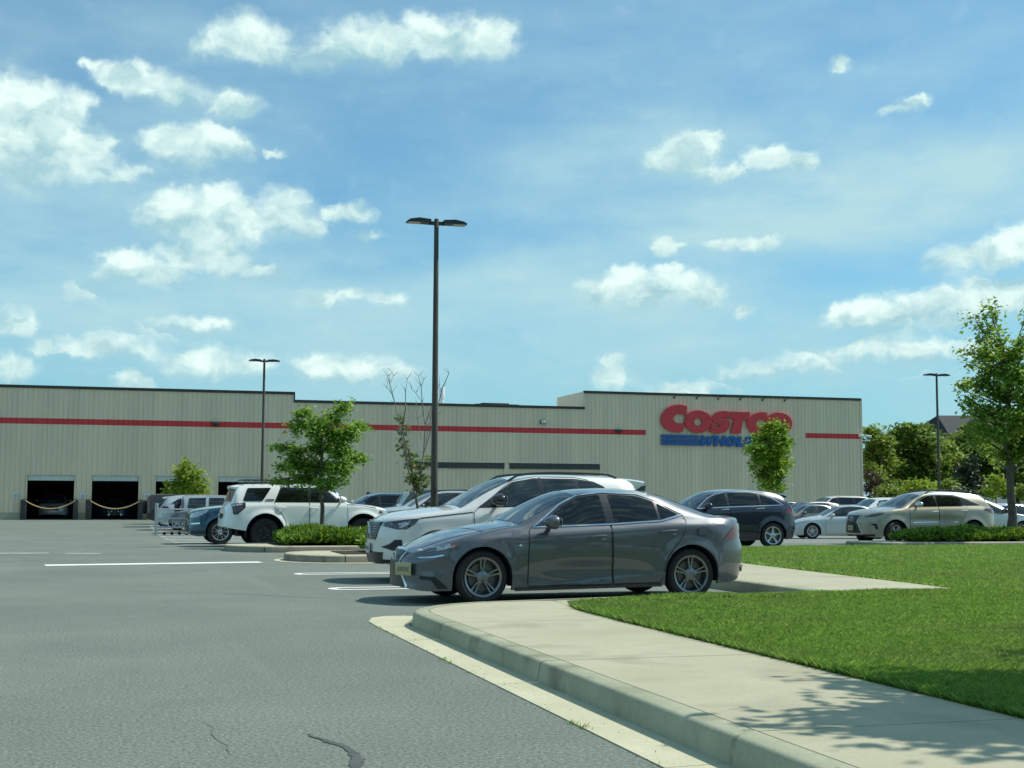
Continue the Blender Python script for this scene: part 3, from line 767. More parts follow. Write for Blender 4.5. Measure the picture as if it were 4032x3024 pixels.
WEDGE_SUV = dict(L=4.87, W=1.90, axles=(.98, 3.77), tyre=(.372, .235, .245), arch=(.425, .425), wheel=('wide5', M_ALLOY),
    top=[(0,.86),(.05,.94),(.2,1.02),(.5,1.10),(.9,1.145),(1.2,1.175),(1.5,1.34),(1.8,1.50),(2.05,1.595),(2.4,1.655),(2.9,1.685),(3.6,1.665),(4.1,1.61),(4.3,1.54),(4.55,1.25),(4.7,1.10),(4.8,.96),(4.87,.76)],
    belt=[(0,.78),(.1,.90),(.5,1.02),(1.2,1.11),(1.5,1.16),(2.5,1.185),(3.4,1.215),(4.0,1.235),(4.4,1.18),(4.7,1.0),(4.87,.70)],
    low=[(0,.30),(.3,.24),(.5,.24),(4.2,.27),(4.5,.31),(4.87,.42)],
    roofw=[(0,.72),(.6,.84),(1.2,.85),(1.5,.79),(2.1,.68),(2.8,.655),(3.8,.66),(4.2,.70),(4.6,.8),(4.87,.8)],
    crown=[(0,.03),(.8,.06),(1.2,.05),(1.5,.08),(1.9,.09),(2.2,.06),(2.6,.045),(3.9,.05),(4.3,.06),(4.87,.03)],
    bulge=[(0,.6),(1.2,.7),(1.6,.3),(2.2,.22),(4.0,.25),(4.5,.5)],
    front=(.85,2.4), back=(.75,2.5), shf=[(.25,.03),(.4,0),(.7,.0),(.95,.10)], shr=[(.3,-.05),(.55,.02),(.85,0),(1.2,-.02)],
    crease=[(0,.88),(.9,1.02),(1.5,1.06),(3.5,1.10),(4.87,1.05)], kslope=.5, kl=.06, ku=.02, z1=.62, flare=(.02,.08),
    sculpt=lambda x, z: -.028*np.exp(-((z-.78)/.10)**2)*np.exp(-((x-2.4)/.8)**4)-.02*np.exp(-((z-.45)/.12)**2)*np.exp(-((x-2.4)/.8)**4),
    shield=(1.24,2.06,.965,.94), rearglass=(4.32,4.60,.82,.82), cladding=None,
    doors=[rounded([(1.50,.36),(1.50,1.10),(1.56,1.16),(2.1,1.50),(2.35,1.575),(2.52,1.58),(2.54,1.19),(2.54,.36)],.03), rounded([(2.555,.36),(2.555,1.19),(2.535,1.58),(3.2,1.57),(3.45,1.50),(3.56,1.22),(3.5,.98),(3.3,.66),(3.26,.36)],.03)],
    pillar=[(1.50,1.165),(1.9,1.40),(2.2,1.515),(2.5,1.555),(3.15,1.545),(3.45,1.475),(4.10,1.235),(3.5,1.225),(3.38,1.20),(2.5,1.19)],
    windows=[[(1.72,1.185),(2.02,1.41),(2.25,1.505),(2.47,1.53),(2.48,1.20)], [(2.56,1.205),(2.55,1.53),(3.14,1.52),(3.40,1.45),(3.44,1.245),(3.38,1.215)]],
    chrome=[(1.48,1.16),(1.9,1.412),(2.2,1.525),(2.5,1.566),(3.15,1.556),(3.45,1.486),(3.75,1.375)], chromew=.02, handles=[(2.40,1.03),(3.46,1.065)], handlemat=None, mirror=(1.76,1.20,1.1), mirrormat=M_CHROME,
    rail=(2.3,4.0,.01,.88,.05), railmat=M_BLACK, steer=.3,
    sidebits=[('headlight', [(.13,.86),(.25,.93),(.62,1.005),(.50,.93),(.30,.865)], M_LAMPD), ('fog_recess', [(.24,.66),(.38,.66),(.42,.48),(.34,.50),(.33,.59),(.25,.62)], M_BLACK), ('tail_light', [(4.18,1.10),(4.24,1.135),(4.55,1.13),(4.74,1.04),(4.74,.96),(4.5,1.0)], M_TAIL),
        ],
    sidelines=[('body_molding', [(1.62,.70),(2.4,.715),(3.2,.72)], .02, M_CHROME), ('daytime_lamp', [(.15,.835),(.32,.865)], .018, M_LAMP)],
    endbits=[('grille', 0, [(-.38,.93),(.38,.93),(.30,.72),(.50,.34),(-.50,.34),(-.30,.72)], M_MESHG), ('bumper_trim', 0, [(-.8,.27),(-.8,.33),(.8,.33),(.8,.27)], M_BLACK)],
    endlines=[('grille_frame', 0, [(-.50,.34),(-.30,.72),(-.38,.935),(.38,.935),(.30,.72),(.50,.34),(-.50,.34)], .035, M_ALLOY)],
    extra=[plate(0, 0, .52, out=.04), badge(0, 0, .80, .07, 'oval'), spoiler(4.15,4.66,1.575,.66,.05,.09)])
# plainer shapes for cars further away
SALOON = dict(SEDAN, L=4.85, W=1.86, axles=(.95, 3.78), wheel=('ten', M_ALLOY), tyre=(.34,.22,.23), arch=(.375,.378),
    top=[(a*1.034, b*1.02) for a, b in SEDAN['top']], belt=[(a*1.034, b*1.02) for a, b in SEDAN['belt']], doors=[[(a*1.034, b*1.02) for a, b in d] for d in SEDAN['doors']],
    pillar=[(a*1.034, b*1.02) for a, b in SEDAN['pillar']], windows=[[(a*1.034, b*1.02) for a, b in d] for d in SEDAN['windows']], chrome=[(a*1.034, b*1.02) for a, b in SEDAN['chrome']],
    low=[(a*1.034, b) for a, b in SEDAN['low']], roofw=[(a*1.034, b) for a, b in SEDAN['roofw']], crown=[(a*1.034, b) for a, b in SEDAN['crown']], bulge=[(a*1.034, b) for a, b in SEDAN['bulge']],
    crease=[(a*1.034, b*1.02) for a, b in SEDAN['crease']], handles=[(2.48,.83),(3.5,.89)], shield=(1.45,2.27,.965,.93), rearglass=(3.62,4.26,.86,.86), glass=M_GLASS2, sculpt=None, mirror=(1.82,.97,1.0),
    sidebits=[('headlight', [(.12,.64),(.30,.70),(.60,.75),(.50,.68),(.28,.62)], M_LAMP), ('tail_light', [(4.30,.84),(4.40,.98),(4.74,.98),(4.74,.86)], M_TAIL)], sidelines=[],
    endbits=[('grille', 0, [(-.5,.60),(.5,.60),(.42,.40),(-.42,.40)], M_MESHG)], endlines=[], toplines=[], extra=[])
def lite(base, **k):
    d = dict(base); d.update(k); return d
TALL_SUV = lite(MID_SUV, L=4.9, W=1.99, axles=(.95,3.77), tyre=(.38,.245,.25), arch=(.43,.43), wheel=('ten', M_ALLOY),
    top=[(0,.92),(.05,1.0),(.3,1.08),(.7,1.14),(1.1,1.18),(1.28,1.21),(1.6,1.41),(1.95,1.61),(2.25,1.70),(2.8,1.75),(3.8,1.75),(4.4,1.70),(4.55,1.60),(4.72,1.15),(4.85,.95),(4.9,.75)],
    belt=[(0,.84),(.1,.95),(.5,1.04),(1.2,1.13),(1.5,1.17),(3.5,1.22),(4.4,1.22),(4.7,1.0),(4.9,.68)],
    low=[(0,.32),(.3,.25),(.5,.25),(4.2,.27),(4.9,.42)], roofw=[(0,.76),(.6,.85),(1.2,.86),(1.5,.82),(2.1,.72),(2.8,.70),(4.3,.70),(4.6,.76),(4.9,.8)],
    crown=MID_SUV['crown'], shf=[(.25,.03),(.45,0),(.7,.02),(.95,.06)], front=(.7,2.9), back=(.55,3.1), crease=[(0,.96),(1.5,1.08),(4.9,1.14)], shield=(1.32,2.05,.965,.94), rearglass=(4.56,4.70,.82,.84),
    doors=[[(1.45,.34),(1.45,1.12),(1.52,1.18),(2.05,1.58),(2.45,1.66),(2.48,.34)], [(2.50,.34),(2.47,1.66),(3.45,1.66),(3.62,1.22),(3.45,.95),(3.25,.62),(3.22,.34)]],
    pillar=[(1.52,1.18),(2.08,1.58),(2.5,1.655),(4.3,1.62),(4.45,1.25),(3.5,1.225)], windows=[[(1.7,1.20),(2.12,1.56),(2.42,1.61),(2.44,1.215)], [(2.52,1.215),(2.51,1.62),(3.4,1.625),(3.5,1.24)], [(3.58,1.25),(3.5,1.615),(4.25,1.59),(4.38,1.27)]],
    chrome=None, handles=[(2.32,1.08),(3.4,1.1)], handlemat=None, mirror=(1.75,1.2,1.15),
    sidebits=[('headlight', [(.08,.80),(.10,.92),(.30,1.0),(.62,1.05),(.50,.94),(.28,.82)], M_LAMP), ('tail_light', [(4.5,1.0),(4.5,1.25),(4.75,1.2),(4.78,1.0)], M_TAIL), ('fog_light', [(.12,.60),(.12,.64),(.36,.66),(.36,.62)], M_CHROME), ('lower_trim', [(.12,.32),(.12,.40),(.52,.42),(.52,.32)], M_CLAD)],
    endbits=[('grille', 0, [(-.55,.96),(.55,.96),(.5,.74),(-.5,.74)], M_BLACK), ('lower_grille', 0, [(-.6,.58),(.6,.58),(.55,.36),(-.55,.36)], M_BLACK)],
    endlines=[('grille_bar', 0, [(-.58,.93),(.58,.93)], .05, M_CHROME), ('grille_bar', 0, [(-.5,.76),(.5,.76)], .03, M_CHROME)], extra=[plate(0, 0, .62)])
def spare_wheel(x, y, z, Rt=.34):
    def f(sh, add, pm):
        t, r, d = wheel_meshes('nine', Rt, .22, .2)
        o = add('spare_wheel', d.copy(), M_DISC, location_=None) if False else add('spare_wheel', d, M_DISC)
        o.location = (x, y, z); o.rotation_euler = (0, 0, PI/2)
        obj('tyre', t, M_TYRE, o); obj('rim', r, M_ALLOYK, o)
    return f
BOXY = lite(TALL_SUV, L=4.05, W=1.75, axles=(.75,3.2), tyre=(.34,.21,.2), arch=(.39,.39), wheel=('six', M_ALLOY),
    top=[(0,.80),(.05,.88),(.3,.96),(.7,1.0),(1.0,1.03),(1.1,1.07),(1.35,1.33),(1.6,1.53),(1.8,1.60),(2.3,1.635),(3.4,1.635),(3.85,1.60),(3.92,1.54),(3.99,1.1),(4.03,.9),(4.05,.7)],
    belt=[(0,.72),(.1,.84),(.5,.93),(1.1,1.0),(1.4,1.02),(3.9,1.04),(4.0,.85),(4.05,.6)], low=[(0,.36),(.3,.29),(3.6,.30),(4.05,.42)],
    roofw=[(0,.78),(.6,.86),(1.1,.86),(1.4,.84),(1.8,.77),(2.8,.76),(3.8,.77),(3.95,.86),(4.05,.86)], crown=[(0,.03),(.8,.05),(1.2,.05),(1.6,.06),(2.2,.04),(4.05,.03)],
    front=(.5,3.0), back=(.35,3.5), shield=(1.13,1.66,.965,.95), rearglass=(3.93,3.985,.8,.82), crease=[(0,.86),(1.2,.95),(4.05,.97)], kslope=.25, shf=[(0,0)], shr=[(0,0)],
    doors=[[(1.2,.36),(1.2,1.0),(1.3,1.04),(1.62,1.5),(2.1,1.56),(2.12,.36)], [(2.14,.36),(2.12,1.56),(2.95,1.56),(3.0,1.04),(2.9,.8),(2.75,.36)]],
    pillar=None, windows=[[(1.42,1.06),(1.72,1.475),(2.06,1.51),(2.07,1.06)], [(2.19,1.06),(2.18,1.515),(2.83,1.515),(2.85,1.06)], [(2.98,1.06),(2.96,1.515),(3.66,1.50),(3.74,1.06)]], glass=M_GLASS2,
    mirror=(1.45,1.07,1.0), handles=[(2.0,.90),(2.85,.90)], sidebits=[('lower_trim', [(3.58,.40),(3.58,.68),(3.98,.70),(3.98,.42)], M_CLAD), ('tail_light', [(3.90,.85),(3.88,1.45),(3.98,1.45),(4.0,.85)], M_TAIL), ('headlight', [(.06,.72),(.06,.86),(.3,.9),(.3,.74)], M_LAMP)],
    endbits=[('grille', 0, [(-.4,.85),(.4,.85),(.4,.70),(-.4,.70)], M_BLACK), ('bumper_trim', 0, [(-.75,.38),(-.75,.58),(.75,.58),(.75,.38)], M_CLAD), ('bumper_trim', 1, [(-.80,.40),(-.80,.68),(.80,.68),(.80,.40)], M_CLAD)], endlines=[],
    extra=[spare_wheel(4.13, .08, .98)])
JEEP = lite(BOXY, L=4.5, W=1.88, axles=(.72,3.55), tyre=(.41,.27,.22), arch=(.50,.50),
    top=[(0,1.02),(.04,1.10),(.4,1.14),(1.0,1.18),(1.30,1.21),(1.36,1.26),(1.5,1.45),(1.72,1.74),(1.80,1.79),(2.4,1.82),(4.2,1.82),(4.36,1.80),(4.42,1.7),(4.47,1.2),(4.5,.7)],
    belt=[(0,.92),(.1,1.04),(1.0,1.12),(1.4,1.17),(4.36,1.19),(4.46,1.0),(4.5,.6)], low=[(0,.55),(.3,.48),(4.2,.5),(4.5,.55)],
    roofw=[(0,.82),(.6,.84),(1.3,.86),(1.5,.86),(1.8,.84),(4.3,.84),(4.5,.86)], crown=[(0,.02),(4.5,.02)], front=(.3,4.), back=(.25,5.), shield=(1.39,1.73,.96,.95), rearglass=(4.40,4.46,.8,.82),
    crease=[(0,9.)], flare=(.10,.08), doors=[[(1.5,.56),(1.5,1.17),(1.55,1.2),(1.86,1.72),(2.3,1.74),(2.32,.56)], [(2.34,.56),(2.32,1.74),(3.1,1.74),(3.2,1.19),(3.1,.95),(2.98,.56)]],
    windows=[[(1.62,1.22),(1.90,1.69),(2.26,1.70),(2.27,1.22)], [(2.39,1.22),(2.38,1.70),(3.02,1.70),(3.1,1.22)], [(3.25,1.22),(3.2,1.70),(4.1,1.70),(4.15,1.22)]], mirror=(1.62,1.2,1.1), handles=[(2.2,1.06),(3.0,1.06)],
    sidebits=[('tail_light', [(4.40,.95),(4.40,1.12),(4.47,1.12),(4.47,.95)], M_TAIL)], endbits=[('grille', 0, [(-.45,1.04),(.45,1.04),(.45,.72),(-.45,.72)], M_BLACK)], extra=[spare_wheel(4.62, .05, 1.02, .41)])
def black_roof(x0, x1, zo=.006):
    def f(sh, add, pm):
        vs = []; fs = []; nx, nq = 14, 10
        for i in range(nx+1):
            x = x0+(x1-x0)*i/nx
            for j in range(nq+1): vs.append(tuple(sh.tpt(x, -1+2*j/nq, zo)))
        for i in range(nx):
            for j in range(nq): a = i*(nq+1)+j; fs.append((a, a+1, a+nq+2, a+nq+1))
        add('hard_top', mk(vs, fs), M_BLACK)
    return f
HATCH = lite(COMPACT_SUV, L=4.25, axles=(.85,3.45), cladding=None, handlemat=None,
    top=[(0,.76),(.04,.83),(.15,.90),(.5,.98),(.9,1.04),(1.12,1.08),(1.4,1.24),(1.7,1.40),(2.0,1.50),(2.4,1.545),(2.9,1.55),(3.6,1.51),(3.95,1.44),(4.05,1.32),(4.15,1.05),(4.21,.9),(4.25,.7)],
    belt=[(0,.68),(.1,.79),(.6,.90),(1.1,.97),(1.5,1.0),(2.0,1.03),(3.2,1.08),(3.7,1.12),(4.0,1.1),(4.15,.85),(4.25,.6)], low=[(0,.24),(.3,.18),(3.8,.2),(4.25,.36)],
    roofw=[(0,.72),(.6,.84),(1.1,.86),(1.5,.78),(2.1,.68),(2.8,.65),(3.6,.65),(4.0,.68),(4.25,.8)], crown=[(0,.03),(.8,.05),(1.2,.05),(1.5,.08),(1.9,.09),(2.2,.06),(2.6,.045),(3.9,.045),(4.25,.03)],
    front=(.85,2.4), shield=(1.16,2.02,.965,.94), rearglass=(3.98,4.14,.8,.84), doors=[], pillar=[(1.45,1.02),(2.1,1.40),(2.5,1.47),(3.2,1.465),(3.75,1.35),(3.85,1.18),(2.6,1.04)],
    windows=[[(1.65,1.04),(2.14,1.38),(2.45,1.44),(2.47,1.05)], [(2.55,1.055),(2.53,1.44),(3.1,1.435),(3.3,1.39),(3.32,1.1)]], mirror=(1.7,1.05,1.1), rail=None,
    sidebits=[('headlight', [(.10,.66),(.14,.74),(.40,.83),(.62,.88),(.52,.76),(.3,.68)], M_LAMPD), ('tail_light', [(3.9,.95),(3.95,1.1),(4.12,1.1),(4.15,.95)], M_TAIL)], sidelines=[('daytime_lamp', [(.12,.66),(.3,.69)], .02, M_LAMP)],
    endbits=[('grille', 0, [(-.5,.55),(.5,.55),(.42,.34),(-.42,.34)], M_MESHG), ('grille_bar', 0, [(-.45,.70),(.45,.70),(.42,.64),(-.42,.64)], M_BLACK)], endlines=[], extra=[plate(0,0,.48,mat=M_PLATEW)])
PICKUP = lite(JEEP, L=5.6, W=1.98, axles=(.95,4.4), tyre=(.40,.26,.23), arch=(.46,.46), wheel=('six', M_ALLOY), flare=(.02,.08),
    top=[(0,1.02),(.04,1.12),(.4,1.18),(1.0,1.22),(1.45,1.27),(1.8,1.50),(2.15,1.74),(2.3,1.80),(3.0,1.84),(3.7,1.82),(3.86,1.72),(3.95,1.25),(4.0,1.20),(5.5,1.22),(5.56,1.1),(5.6,.7)],
    belt=[(0,.92),(.1,1.04),(1.0,1.12),(1.6,1.2),(3.9,1.19),(4.0,1.15),(5.5,1.17),(5.6,.6)], low=[(0,.5),(.3,.42),(5.2,.46),(5.6,.55)],
    roofw=[(0,.82),(.6,.84),(1.4,.86),(1.8,.82),(2.3,.74),(3.7,.74),(3.95,.86),(5.6,.9)], crown=[(0,.02),(1.5,.04),(2.0,.06),(2.5,.03),(5.6,.02)], shield=(1.5,2.18,.96,.94), rearglass=(3.87,3.94,.8,.8),
    doors=[], windows=[[(1.95,1.25),(2.28,1.68),(2.72,1.72),(2.73,1.25)], [(2.85,1.25),(2.84,1.72),(3.55,1.71),(3.66,1.25)]], mirror=(1.9,1.25,1.3), handles=[(2.6,1.08),(3.5,1.08)],
    sidebits=[('tail_light', [(5.48,.8),(5.48,1.15),(5.56,1.15),(5.56,.8)], M_TAIL), ('headlight', [(.06,.86),(.06,1.04),(.36,1.06),(.36,.9)], M_LAMP)], extra=[])
# ------------------------------------------------------------------ the lie of the land
def ss(a, b, x):
    t = min(1., max(0., (x-a)/(b-a))); return t*t*(3-2*t)
def gz(s, t):
    """height of the car park: a shallow drainage swale between the rows"""
    return -(.17+.17*ss(12, 30, s))*math.exp(-((t-56)/14)**2)

def ramp_mat(name, c0, c1, sc, rough=.9, bump=.4, bscale=250., fleck=None, c2=None, stretch=None, wear=None):
    """mineral ground surfaces: broad tone, mottling, aggregate flecks and grain"""
    m = bpy.data.materials.new(name); t, b = nt(m); MATS[name] = m
    tc = t.nodes.new('ShaderNodeTexCoord'); src = tc.outputs['Object']
    if stretch:
        mp = t.nodes.new('ShaderNodeMapping'); mp.inputs['Scale'].default_value = stretch; t.links.new(src, mp.inputs['Vector']); src2 = mp.outputs['Vector']
    else: src2 = src
    n1 = t.nodes.new('ShaderNodeTexNoise'); n1.inputs['Scale'].default_value = sc; n1.inputs['Detail'].default_value = 6; n1.inputs['Roughness'].default_value = .65
    t.links.new(src2, n1.inputs['Vector'])
    r = t.nodes.new('ShaderNodeValToRGB'); r.color_ramp.elements[0].position = .32; r.color_ramp.elements[1].position = .68
    r.color_ramp.elements[0].color = (*c0, 1); r.color_ramp.elements[1].color = (*c1, 1)
    t.links.new(n1.outputs['Fac'], r.inputs['Fac']); col = r.outputs['Color']
    n2 = t.nodes.new('ShaderNodeTexNoise'); n2.inputs['Scale'].default_value = bscale; n2.inputs['Detail'].default_value = 2
    t.links.new(src, n2.inputs['Vector'])
    if fleck:
        amt, fs = fleck
        n3 = t.nodes.new('ShaderNodeTexNoise'); n3.inputs['Scale'].default_value = fs; n3.inputs['Detail'].default_value = 3; n3.inputs['Roughness'].default_value = .8
        t.links.new(src, n3.inputs['Vector'])
        mr = t.nodes.new('ShaderNodeMapRange'); mr.inputs['From Min'].default_value = .3; mr.inputs['From Max'].default_value = .7
        mr.inputs['To Min'].default_value = 1-amt; mr.inputs['To Max'].default_value = 1+amt
        t.links.new(n3.outputs['Fac'], mr.inputs['Value'])
        mx = t.nodes.new('ShaderNodeMix'); mx.data_type = 'RGBA'; mx.blend_type = 'MULTIPLY'; mx.inputs['Factor'].default_value = 1
        t.links.new(col, mx.inputs['A']); cmb = t.nodes.new('ShaderNodeCombineColor')
        for i in range(3): t.links.new(mr.outputs['Result'], cmb.inputs[i])
        t.links.new(cmb.outputs['Color'], mx.inputs['B']); col = mx.outputs['Result']
    if c2:                                  # stains of another colour
        n4 = t.nodes.new('ShaderNodeTexNoise'); n4.inputs['Scale'].default_value = c2[1]; n4.inputs['Detail'].default_value = 5
        t.links.new(src2, n4.inputs['Vector'])
        mr = t.nodes.new('ShaderNodeMapRange'); mr.inputs['From Min'].default_value = c2[2]; mr.inputs['From Max'].default_value = c2[2]+.15; mr.inputs['To Max'].default_value = c2[3]
        t.links.new(n4.outputs['Fac'], mr.inputs['Value'])
        mx = t.nodes.new('ShaderNodeMix'); mx.data_type = 'RGBA'; t.links.new(mr.outputs['Result'], mx.inputs['Factor'])
        t.links.new(col, mx.inputs['A']); mx.inputs['B'].default_value = (*c2[0], 1); col = mx.outputs['Result']
    for wst, wsc, wlo, wcol, wk in (wear or ()):      # traffic wear: lanes polished along the aisle, drips, old spills
        mp = t.nodes.new('ShaderNodeMapping'); mp.inputs['Scale'].default_value = wst; t.links.new(src, mp.inputs['Vector'])
        n5 = t.nodes.new('ShaderNodeTexNoise'); n5.inputs['Scale'].default_value = wsc; n5.inputs['Detail'].default_value = 5; n5.inputs['Roughness'].default_value = .6; t.links.new(mp.outputs['Vector'], n5.inputs['Vector'])
        mr = t.nodes.new('ShaderNodeMapRange'); mr.inputs['From Min'].default_value = wlo; mr.inputs['From Max'].default_value = wlo+.12; mr.inputs['To Max'].default_value = wk; t.links.new(n5.outputs['Fac'], mr.inputs['Value'])
        mx = t.nodes.new('ShaderNodeMix'); mx.data_type = 'RGBA'; t.links.new(mr.outputs['Result'], mx.inputs['Factor']); t.links.new(col, mx.inputs['A']); mx.inputs['B'].default_value = (*wcol, 1); col = mx.outputs['Result']
    t.links.new(col, b.inputs['Base Color']); b.inputs['Roughness'].default_value = rough; b.inputs['Specular IOR Level'].default_value = .25
    bp = t.nodes.new('ShaderNodeBump'); bp.inputs['Strength'].default_value = bump; bp.inputs['Distance'].default_value = .006
    t.links.new(n2.outputs['Fac'], bp.inputs['Height']); t.links.new(bp.outputs['Normal'], b.inputs['Normal'])
    return m
M_ASPH = ramp_mat('asphalt', (.146,.172,.145), (.186,.215,.182), .35, fleck=(.62, 42.), bump=.7, bscale=110., c2=((.138,.17,.145), .9, .60, .5), wear=(((1,.06,1),1.1,.56,(.20,.23,.195),.5),((1,1,1),3.3,.66,(.105,.125,.108),.7),((1,.09,1),2.6,.63,(.125,.15,.13),.5)))
M_CONC = ramp_mat('concrete_walk', (.39,.375,.262), (.47,.455,.325), .8, fleck=(.10, 45.), bump=.3, bscale=120., c2=((.29,.275,.185), 1.6, .54, .65), wear=(((1,1,1),7.,.66,(.26,.25,.18),.7),((1,1,1),.5,.52,(.36,.35,.24),.6)))
M_KERB = ramp_mat('concrete_kerb', (.31,.325,.225), (.42,.435,.305), 1.2, fleck=(.10, 40.), bump=.3, bscale=120., c2=((.20,.195,.135), 1.7, .54, .8), wear=(((1,1,.3),9.,.64,(.16,.15,.11),.8),((1,1,1),4.,.62,(.52,.50,.38),.5)))
M_GUTTER = ramp_mat('concrete_gutter', (.46,.45,.31), (.56,.54,.38), 1.1, fleck=(.10, 50.), bump=.25, bscale=140., c2=((.30,.28,.19), 1.5, .63, .7))
M_ISLC = ramp_mat('concrete_island', (.40,.385,.27), (.50,.48,.34), 1.6, fleck=(.12, 40.), bump=.3, bscale=120., c2=((.22,.19,.14), 2.2, .58, .8))
M_ISLF = ramp_mat('shade_soil_island_face', (.24,.215,.16), (.33,.30,.23), 1.6, fleck=(.15, 40.), bump=.3, bscale=120., c2=((.15,.125,.095), 2.2, .54, .8))  # shade painted into the upright kerb faces, along with brown tyre soiling
M_SOIL = ramp_mat('lawn_soil', (.07,.13,.028), (.10,.17,.04), 2.2, fleck=(.3, 30.), bump=.5, bscale=60.)
M_MULCH = ramp_mat('mulch', (.035,.024,.016), (.06,.042,.028), 8., fleck=(.4, 60.), bump=.8, bscale=50.)
M_LINE = ramp_mat('road_paint', (.80,.82,.78), (.90,.91,.88), 3., fleck=(.08, 30.), bump=.2, c2=((.40,.43,.41), 5., .66, .8))
M_LINEW = ramp_mat('worn_road_paint', (.42,.46,.43), (.62,.64,.61), 4., fleck=(.15, 30.), bump=.2, c2=((.22,.25,.235), 3.5, .50, 1.))
M_TAR = ramp_mat('crack_sealant', (.065,.075,.068), (.105,.118,.108), 4., rough=.7, bump=.3)
M_TARF = ramp_mat('faint_crack', (.125,.15,.132), (.165,.195,.172), 4., rough=.8, bump=.2)
M_LAND = ramp_mat('far_grass', (.06,.10,.03), (.09,.13,.04), .2, bump=.3)

def sheet(name, polys, mat, z, kind='structure', seg=None, use_gz=True, zf=None):
    vs = []; fs = []
    for p in polys:
        b = len(vs); vs += [(s, t, (gz(s, t) if use_gz else 0)+z) for s, t in p]; fs.append(tuple(range(b, b+len(p))))
    o = obj(name, mk(vs, fs, False), mat); tag(o, kind=kind); return o
def strip(pts, w, step=1.2, taper=0):
    """flat band along a line -> quads as polys"""
    P = [Vector(p) for p in pts]; q = [P[0]]
    for a, b in zip(P, P[1:]):
        n = max(1, int((b-a).length/step))
        q += [a.lerp(b, (i+1)/n) for i in range(n)]
    ws = w if isinstance(w, (list, tuple)) else None; L = []; Rr = []
    for i, p in enumerate(q):
        d = (q[min(i+1, len(q)-1)]-q[max(i-1, 0)]).normalized(); nn = Vector((-d.y, d.x))
        f = i/(len(q)-1); ww = w if ws is None else float(np.interp(f, np.linspace(0, 1, len(ws)), ws))
        L.append(p+nn*ww/2); Rr.append(p-nn*ww/2)
    return [[tuple(Rr[i]), tuple(Rr[i+1]), tuple(L[i+1]), tuple(L[i])] for i in range(len(q)-1)]

# far land and the car park's asphalt
xs = np.concatenate([np.linspace(-400,-60,8), np.linspace(-50,70,61), np.linspace(80,500,9)])
ys = np.concatenate([np.linspace(-120,-20,5), np.linspace(-16,110,64), np.linspace(120,900,10)])
vs = [(x, y, gz(x, y)) for y in ys for x in xs]; nx = len(xs)
fs = [(j*nx+i, j*nx+i+1, (j+1)*nx+i+1, (j+1)*nx+i) for j in range(len(ys)-1) for i in range(nx-1)]
tag(obj('asphalt_ground', mk(vs, fs, True), M_ASPH), kind='structure')
sheet('far_ground', [[(53.6,40),(500,40),(500,900),(53.6,900)], [(-400,125),(53.6,125),(53.6,900),(-400,900)]], M_LAND, .02)
# ---- kerb, gutter, walk
def arc2(cx, cy, r, a0, a1, n=8): return [(cx+r*math.cos(R(a0+(a1-a0)*i/n)), cy+r*math.sin(R(a0+(a1-a0)*i/n))) for i in range(n+1)]
def offset_path(P, d):
    out = []
    for i, p in enumerate(P):
        p = Vector(p); a = (p-Vector(P[i-1])).normalized() if i > 0 else None; b = (Vector(P[i+1])-p).normalized() if i < len(P)-1 else None
        t = ((a or b)+(b or a)).normalized(); n = Vector((-t.y, t.x)); k = 1/max(.5, n.dot(Vector((-(a or b).y, (a or b).x))))
        out.append(tuple(p+n*d*k))
    return out
def kerb(name, P, prof, mat, joints=3.0, gap=.009, closed=False):
    """kerb swept along P (road on the left of the path); joints cut it into stones"""
    pts = [Vector(P[0])]; cut = [0]; run = 0
    for a, b in zip(P, P[1:]):
        a = Vector(a); b = Vector(b); L = (b-a).length; k = 0
        while run+L-k >= joints:
            k2 = k+joints-run; k = k2; run = 0
            if L-k2 > .05: pts.append(a.lerp(b, k2/L)); cut.append(len(pts)-1)
        run += L-k
        pts.append(b)
    rows = [offset_path(pts, -d) for d, z in prof]
    mb = MB(); m = len(prof); cut = sorted(set(cut+[len(pts)-1]))
    for c0, c1 in zip(cut, cut[1:]):
        vs = []; fs = []
        for i in range(c0, c1+1):
            sh = Vector((0, 0))
            if i == c0 and i: sh = (pts[i+1]-pts[i]).normalized()*gap
            if i == c1 and i < len(pts)-1: sh = (pts[i-1]-pts[i]).normalized()*gap
            for k in range(m):
                x, y = rows[k][i]; vs.append((x+sh.x, y+sh.y, gz(x, y)+prof[k][1]))
        n = c1-c0+1
        for i in range(n-1):
            for k in range(m-1): fs.append((i*m+k, i*m+k+1, (i+1)*m+k+1, (i+1)*m+k))
        fs.append(tuple(range(m))[::-1]); fs.append(tuple(range((n-1)*m, n*m)))
        mb.add(vs, fs)
    o = mb.build(name, mat, None, True, 50); return o
KPROF = [(0,-.02),(.022,.125),(.034,.145),(.055,.155),(.17,.158),(.178,-.02)]
path = [(2.80,-9),(2.80,0),(2.80,6),(2.80,12.9)]+arc2(4.3,13.05,1.50,180,97,9)[1:]+[(5.6,14.86),(6.6,14.98),(7.9,15.14)]+arc2(8.0,15.5,.34,-70,0,4)+[(8.36,17),(8.36,21),(8.36,26.9)]
tag(kerb('kerb', path, KPROF, M_KERB), kind='structure')
gl = [(2.47,-9),(2.47,6),(2.47,13.2),(2.50,13.9),(2.60,14.4),(2.80,14.62),(3.02,14.5),(3.0,14.2)]+[(2.78,13.3),(2.78,6),(2.78,-9)]
mbg = MB()
gp = [(2.47,2.47+.30)]
def gut(t0, t1): return [(2.50,t0),(2.815,t0),(2.815,t1),(2.50,t1)]
polys = [gut(a+.004, min(a+3, 13.3)-.004) for a in np.arange(-9, 13.2, 3)]+[[(2.50,13.308),(2.815,13.308),(2.88,13.75),(3.02,14.15),(3.16,14.36),(3.0,14.52),(2.80,14.52),(2.62,14.36),(2.52,14.0)]]
